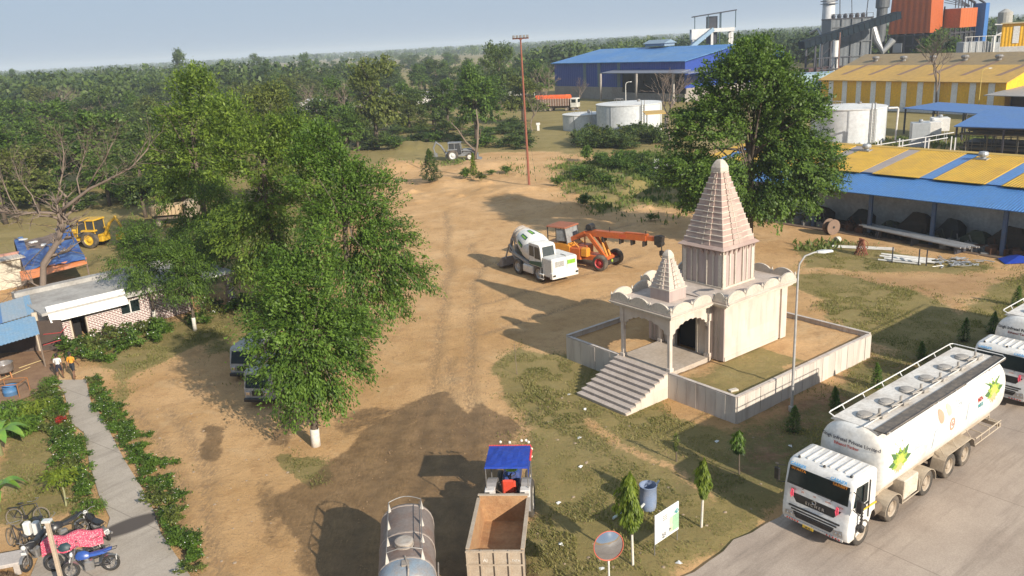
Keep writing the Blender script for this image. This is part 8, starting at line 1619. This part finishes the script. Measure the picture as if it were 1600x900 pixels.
t = thing('milk_crate_luggage', 'two white plastic cans strapped beside the bicycles', 'cans', Vector(tuple(G(56,850)[:2])+(.0,))); mb = MB(); mb.cbox(-.28,-.04,-.12,.12,.45,.95,.04); mb.cbox(.06,.30,-.12,.12,.45,.95,.04); mb.build('cans', WHT, t); mb = MB(); mb.box(-.3,.32,-.14,.14,.40,.44); mb.cyl((-.25,0,.0),(-.25,0,.42),.02,n=5); mb.cyl((.27,0,0),(.27,0,.42),.02,n=5); mb.build('carrier', MB_K, t)
b0 = Vector((-15.9,23.9,0)); b0 = G(106,948); t = thing('concrete_post', 'square pale post with a flat plate on top beside the motorcycles', 'post', b0); zt = AtY(80,815,b0.y).z; mb = MB(); mb.cbox(-.06,.06,-.06,.06,-.1,zt,.015); mb.build('shaft', mat('post_cream',(.46,.38,.29),.8,(.30,.22,.15),.6,2), t); mb = MB(); mb.cbox(-.14,.14,-.10,.10,zt,zt+.07,.012); mb.build('top_plate', mat('plate_pale',(.55,.56,.56),.6), t)
t = thing('concrete_slab', 'pale concrete slab seat at the lower left edge', 'slab', Vector(tuple(G(8,895)[:2])+(0,)), R(15)); mb = MB(); mb.cbox(-1.2,.75,-.35,.55,.38,.50,.03); mb.box(-1.1,-.9,-.3,.4,0,.38); mb.box(.4,.6,-.3,.4,0,.38); mb.build('slab', mat('slab_pale',(.46,.41,.37),.85), t)
t = thing('straw_heap', 'brown shaggy heap of straw at the lower left corner', 'straw heap', Vector(tuple(G(8,925)[:2])+(0,))); r = np.random.RandomState(3); nq = 1500; v = sphere_pts(r, nq); v[:,2] = np.abs(v[:,2]); obj_of(leaf_mesh('straw', v*np.array([[.62,.5,.62]]), r.normal(size=(nq,3)), v, np.full(nq,.22), np.full(nq,.03), r.rand(nq), leaf_mat('straw_leaf',(.06,.035,.02),(.24,.16,.09),.1)), 'straw', t); mb = MB(); mb.ell((0,0,.0),.56,.45,.55,12,8); mb.build('core', mat('straw_core',(.06,.04,.025),.9), t)
# ================================================================ vans under the trees
VG = mat('van_grey_white', (.40,.40,.39), .4, (.26,.23,.20), .5, 1.2)
def van(label, p, rz):
    t = thing('parked_van', label, 'van', p, rz, 'vans parked under the trees'); W = .74   # nose towards -y
    mb = MB(); prof = [(-.05,.35),(-.12,.5),(-.10,.95),(.15,1.75),(.35,1.86),(3.1,1.86),(3.25,1.7),(3.3,.5),(3.2,.35)]
    mb.loft([[(x,1.6+(a-1.6)*k,1.1+(z-1.1)*(k if z > 1 else 1)) for a, z in prof] for x, k in ((-W,.95),(-W+.07,1),(W-.07,1),(W,.95))]); bd = mb.build('body', VG, t, autos=35)
    mb = MB(); mb.add([(-.62,-.115,1.02),(.62,-.115,1.02),(.58,.10,1.66),(-.58,.10,1.66),(-.62,-.06,1.02),(.62,-.06,1.02),(.58,.15,1.66),(-.58,.15,1.66)],[(3,2,1,0),(4,5,6,7),(0,1,5,4),(1,2,6,5),(2,3,7,6),(3,0,4,7)]); mb.build('windscreen', GLASS, bd)
    mb = MB()
    for s_ in (-1,1): mb.prism([(.25,1.05),(1.2,1.05),(1.2,1.62),(.42,1.62)],'x',s_*W-.01,s_*W+.012); mb.prism([(1.35,1.05),(2.9,1.05),(2.85,1.62),(1.35,1.62)],'x',s_*W-.01,s_*W+.012)
    mb.build('side_windows', GLASS, bd); mb = MB(); mb.box(-.28,.28,-.155,-.10,.62,.88); mb.build('grille', BLACK, bd)
    for s_ in (-1,1): mb = MB(); mb.cbox(s_*.5-.12,s_*.5+.12,-.16,-.10,.66,.84,.02); mb.build('headlight', CHROME, bd)
    mb = MB(); mb.cbox(-W,W,-.25,-.08,.32,.50,.04); mb.build('bumper', BLACK, bd)
    for x in (-.62,.62):
        for y in (.55,2.6): wheel(t, (x,y,.29), .29, .17, 'x', n=14, lug=False)
    return t
van('grey-white van under the tree edge, the farther and more open one', GG(383,594), R(-10)); van('grey-white van mostly hidden by leaves, the nearer one', GG(407,634), R(-10))
# ================================================================ verge furniture
t = thing('traffic_mirror', 'round convex mirror with thin red rim on a white pole', 'mirror', Vector((2.0,22.0,0))); yb = 21.6; bq = Vector((0,yb,0)); bq.x = AtY(951,853,yb).x; t.location = bq; zc = AtY(951,853,yb).z
mm, n, l, b = new_mat('mirror_glass'); b.inputs['Base Color'].default_value = (.62,.64,.66,1); b.inputs['Metallic'].default_value = 1; b.inputs['Roughness'].default_value = .06
mb = MB(); mb.cyl((0,.10,-.2),(0,.10,zc+.2),.03,n=10); mb.build('pole', WHT, t); MX = Matrix.Translation((0,0,zc))@rot(R(12))@rot(R(82),'X')
mb = MB(); mb.push(MX); rad_ = .47; mb.lathe([(.001,.10),(.15,.088),(.28,.058),(.37,.022),(rad_-.02,-.005)],32,caps=False); mb.pop(); mb.build('mirror_face', mm, t, smooth=True)
mb = MB(); mb.push(MX); mb.ring((0,0,0),'z',rad_,.014,32,6); mb.pop(); mb.build('rim', P('rim_red',(.55,.12,.08)), t); mb = MB(); mb.push(MX); mb.lathe([(rad_,-.01),(rad_*.8,-.05),(.02,-.09)],28,caps=False); mb.pop(); mb.build('mirror_back', mat('mirror_back_orange',(.45,.14,.05),.5), t)
# sign board
a, b_ = G(1023,851,.45), G(1060,826,.45); a2 = a; pA = Vector((a.x,a.y,0)); dB = (b_-a); Lb = dB.length; t = thing('sign_board', 'white slanting notice board with a green strip', 'sign board', pA, math.atan2(dB.y,dB.x)); 
Hb = AtY(1029,806,a.y).z-.45; mb = MB(); mb.cbox(0,Lb,-.02,.02,.45,.45+Hb,.01); bd = mb.build('board', mat('board_white',(.74,.73,.70),.5,(.6,.57,.52),.3,2), t)
mb = MB(); mb.box(Lb*.72,Lb-.02,-.030,-.024,.55,.45+Hb*.62); mb.build('green_strip', mat('board_green',(.32,.52,.34),.6), bd); mb = MB(); mb.box(Lb*.60,Lb*.70,-.030,-.024,.55,.45+Hb*.62); mb.build('lime_strip', mat('board_lime',(.62,.66,.42),.6), bd)
mb = MB(); fr_ = lambda x, z: frame((x,-.028,z),(1,0,0),(0,-1,0)); text_mb(mb, 'AQ', .16, fr_(Lb*.36,.45+.20), .003); text_mb(mb, 'HIS', .10, fr_(Lb*.34,.45+.09), .003); text_mb(mb, 'M', .16, fr_(Lb*.62,.45+.24), .003)
for k in range(3): text_mb(mb, 'safe green plant', .04, fr_(Lb*.40,.45+Hb*.80-k*.07), .002)
mb.build('board_lettering', mat('board_ink',(.14,.15,.17),.6), bd); mb = MB(); text_mb(mb, 'OM', .11, fr_(Lb*.84,.45+Hb*.70), .003); mb.ring((Lb*.90,-.03,.45+Hb*.72),'y',.07,.02,12,4); mb.build('board_mark', mat('board_teal',(.10,.36,.38),.6), bd)
mb = MB(); mb.cyl((.03,.03,-.1),(.03,.03,.45+Hb),.018,n=6); mb.cyl((Lb-.03,.03,-.1),(Lb-.03,.03,.45+Hb),.018,n=6); mb.build('legs', GREY, t)
# barrel
p = GG(1013,795); t = thing('plastic_barrel', 'faded blue open barrel on the verge', 'barrel', p, R(30)); mb = MB(); mb.lathe([(.01,0),(.27,0),(.29,.03),(.305,.25),(.315,.55),(.315,.95),(.335,.97),(.335,1.0),(.30,1.0),(.295,.9),(.28,.15),(.01,.14)],28,caps=False); mb.build('drum', mat('barrel_blue',(.19,.25,.38),.5,(.33,.33,.36),.6,2.5), t, autos=45)
mb = MB(); mb.cyl((.30,0,.80),(.58,.06,.95),.04,n=8); mb.cyl((-.28,-.1,.35),(-.55,-.15,.25),.05,n=8); mb.build('spout', mat('spout_pale',(.46,.47,.46),.6), t)
for k, (x0, y0, x1, y1, lb, m_) in enumerate(((958,815,974,801,'pale plastic pipe piece lying left of the barrel','w'),(803,534,808,585,'thin bare stick standing on the sandy ground left of the temple','s'))):
    a, b_ = GG(x0,y0), GG(x1,y1); t2 = thing('pipe_piece' if k == 0 else 'marker_stick', lb, 'pipe' if k == 0 else 'stick', b_); mb = MB()
    if k == 0: q_ = a-b_; mb.cyl((0,0,.08),(q_.x,q_.y,.12),.05,n=8)
    else: mb.tube([(0,0,-.1),(-.03,0,.8),(-.06,0,1.75)],.02,6,.012)
    mb.build('shaft', mat('pipe_mint',(.50,.56,.52),.6) if k == 0 else DEADB, t2)
# cement dust patch, stones, litter
r = random.Random(12); ROCK = mat('pale_rock',(.34,.26,.18),.9,(.22,.16,.11),.6,4)
def rock_mesh(seed):
    r2 = random.Random(seed); mb = MB(); mb.ell((0,0,0),1,1,.7,8,6); mb.v = [tuple(c*(1+.25*r2.uniform(-1,1)) for c in v) for v in mb.v]; o = mb.build('r', ROCK); m_ = o.data; bpy.data.objects.remove(o); return m_
RK = [rock_mesh(i) for i in range(3)]
for (xr, yr, nk) in (((640,1060),(250,460),46),((200,470),(590,890),46),((830,1220),(610,890),56),((1250,1560),(390,540),30)):
    for k in range(nk):
        p = GG(r.uniform(*xr), r.uniform(*yr)); 
        ta_ = (p.x-9.745)*u2[0]+(p.y-33.6)*u2[1]; tb_ = (p.x-9.745)*v2[0]+(p.y-33.6)*v2[1]; rb = (p.x-11.348)*-.615+(p.y-24.047)*.789
        if (-3.3 < ta_ < 11.6 and -.3 < tb_ < 11.8) or rb < 3.2: continue
        o = obj_of(RK[k%3], 'stone'); o.location = p; s = r.uniform(.025,.075); o.scale = (s,s*r.uniform(.7,1.3),s*.7); o.rotation_euler = (0,0,r.uniform(0,6)); tag(o, 'small pale stone lying loose on the open ground', 'stone', 'loose stones')
LIT = mat('litter_white',(.68,.68,.66),.7); mb = MB(); mb.add([(-.1,-.07,0),(.1,-.05,.03),(.12,.08,.0),(-.05,.1,.05),(0,0,.07)],[(0,1,4),(1,2,4),(2,3,4),(3,0,4)]); lo = mb.build('l', LIT); lm_ = lo.data; bpy.data.objects.remove(lo)
for (px, py) in ((873,786),(877,852),(906,684),(907,730),(1235,700),(1135,876),(1060,880),(990,640),(890,617),(1046,815),(913,640),(288,838),(262,793),(1120,690),(941,889)):
    o = obj_of(lm_, 'paper_scrap'); o.location = GG(px,py)+Vector((0,0,.01)); o.rotation_euler = (0,0,r.uniform(0,6)); tag(o, 'crumpled scrap of white paper lying on the ground', 'paper scrap', 'paper scraps')

# crumbs of soil and grit all over the open ground
r = np.random.RandomState(44); n = 26000; X_ = r.uniform(-26, 26, n); Y_ = r.uniform(20, 92, n)*1.0; Y_ = 20+(Y_-20)*r.rand(n)**.35; rb = (X_-11.348)*-.615+(Y_-24.047)*.789; ta_ = (X_-9.745)*u2[0]+(Y_-33.6)*u2[1]; tb_ = (X_-9.745)*v2[0]+(Y_-33.6)*v2[1]
i = np.clip(np.searchsorted(gx, X_)-1, 0, NX-2); j = np.clip(np.searchsorted(gy, Y_)-1, 0, NY-2)
ok = (rb > 3.1) & ~((ta_ > -3.2) & (ta_ < 11.5) & (tb_ > -.3) & (tb_ < 11.7)) & (onp.reshape(NY, NX)[j, i] < .05) & (vnoise(X_, Y_, 1.6, 31) > .42); X_, Y_, Z_ = X_[ok], Y_[ok], ZG[j, i][ok]; n = len(X_); s = r.uniform(.012, .05, n)**1.0
T_ = np.array([[1,0,-.3],[-.5,.87,-.3],[-.5,-.87,-.3],[0,0,.9]]); a = r.rand(n)*6.28; ca, sa = np.cos(a), np.sin(a); V = np.empty((n,4,3)); 
for k in range(4): V[:,k,0] = X_+s*(T_[k,0]*ca-T_[k,1]*sa); V[:,k,1] = Y_+s*(T_[k,0]*sa+T_[k,1]*ca); V[:,k,2] = Z_+s*T_[k,2]*.8
F = (np.arange(n)[:,None,None]*4+np.array([[0,1,3],[1,2,3],[2,0,3]])).reshape(-1,3).astype(np.int32); me = bpy.data.meshes.new('soil_grit'); me.vertices.add(4*n); me.vertices.foreach_set('co', V.astype(np.float32).ravel()); me.loops.add(F.size); me.loops.foreach_set('vertex_index', F.ravel()); me.polygons.add(len(F)); me.polygons.foreach_set('loop_start', np.arange(0, F.size, 3, dtype=np.int32)); me.update(calc_edges=True)
me.materials.append(mat('soil_crumb', (.36,.23,.12), .95, (.22,.14,.08), .8, 1.5)); stuff(obj_of(me, 'soil_grit'), 'grit', 'crumbs of dry soil strewn over the open ground')
# ================================================================ haze
mb = MB(); mb.box(-9500, 9500, -900, 10500, -1.6, 52.0); hz = mb.build('haze', bpy.data.materials.new('haze_air')); stuff(hz)
hm = hz.data.materials[0]; hm.use_nodes = True; n = hm.node_tree.nodes; l = hm.node_tree.links; n.remove(n['Principled BSDF'])
pv = n.new('ShaderNodeVolumePrincipled'); pv.inputs['Color'].default_value = (.70,.80,.93,1); pv.inputs['Density'].default_value = .00028; pv.inputs['Anisotropy'].default_value = 0
l.new(pv.outputs[0], n['Material Output'].inputs['Volume'])
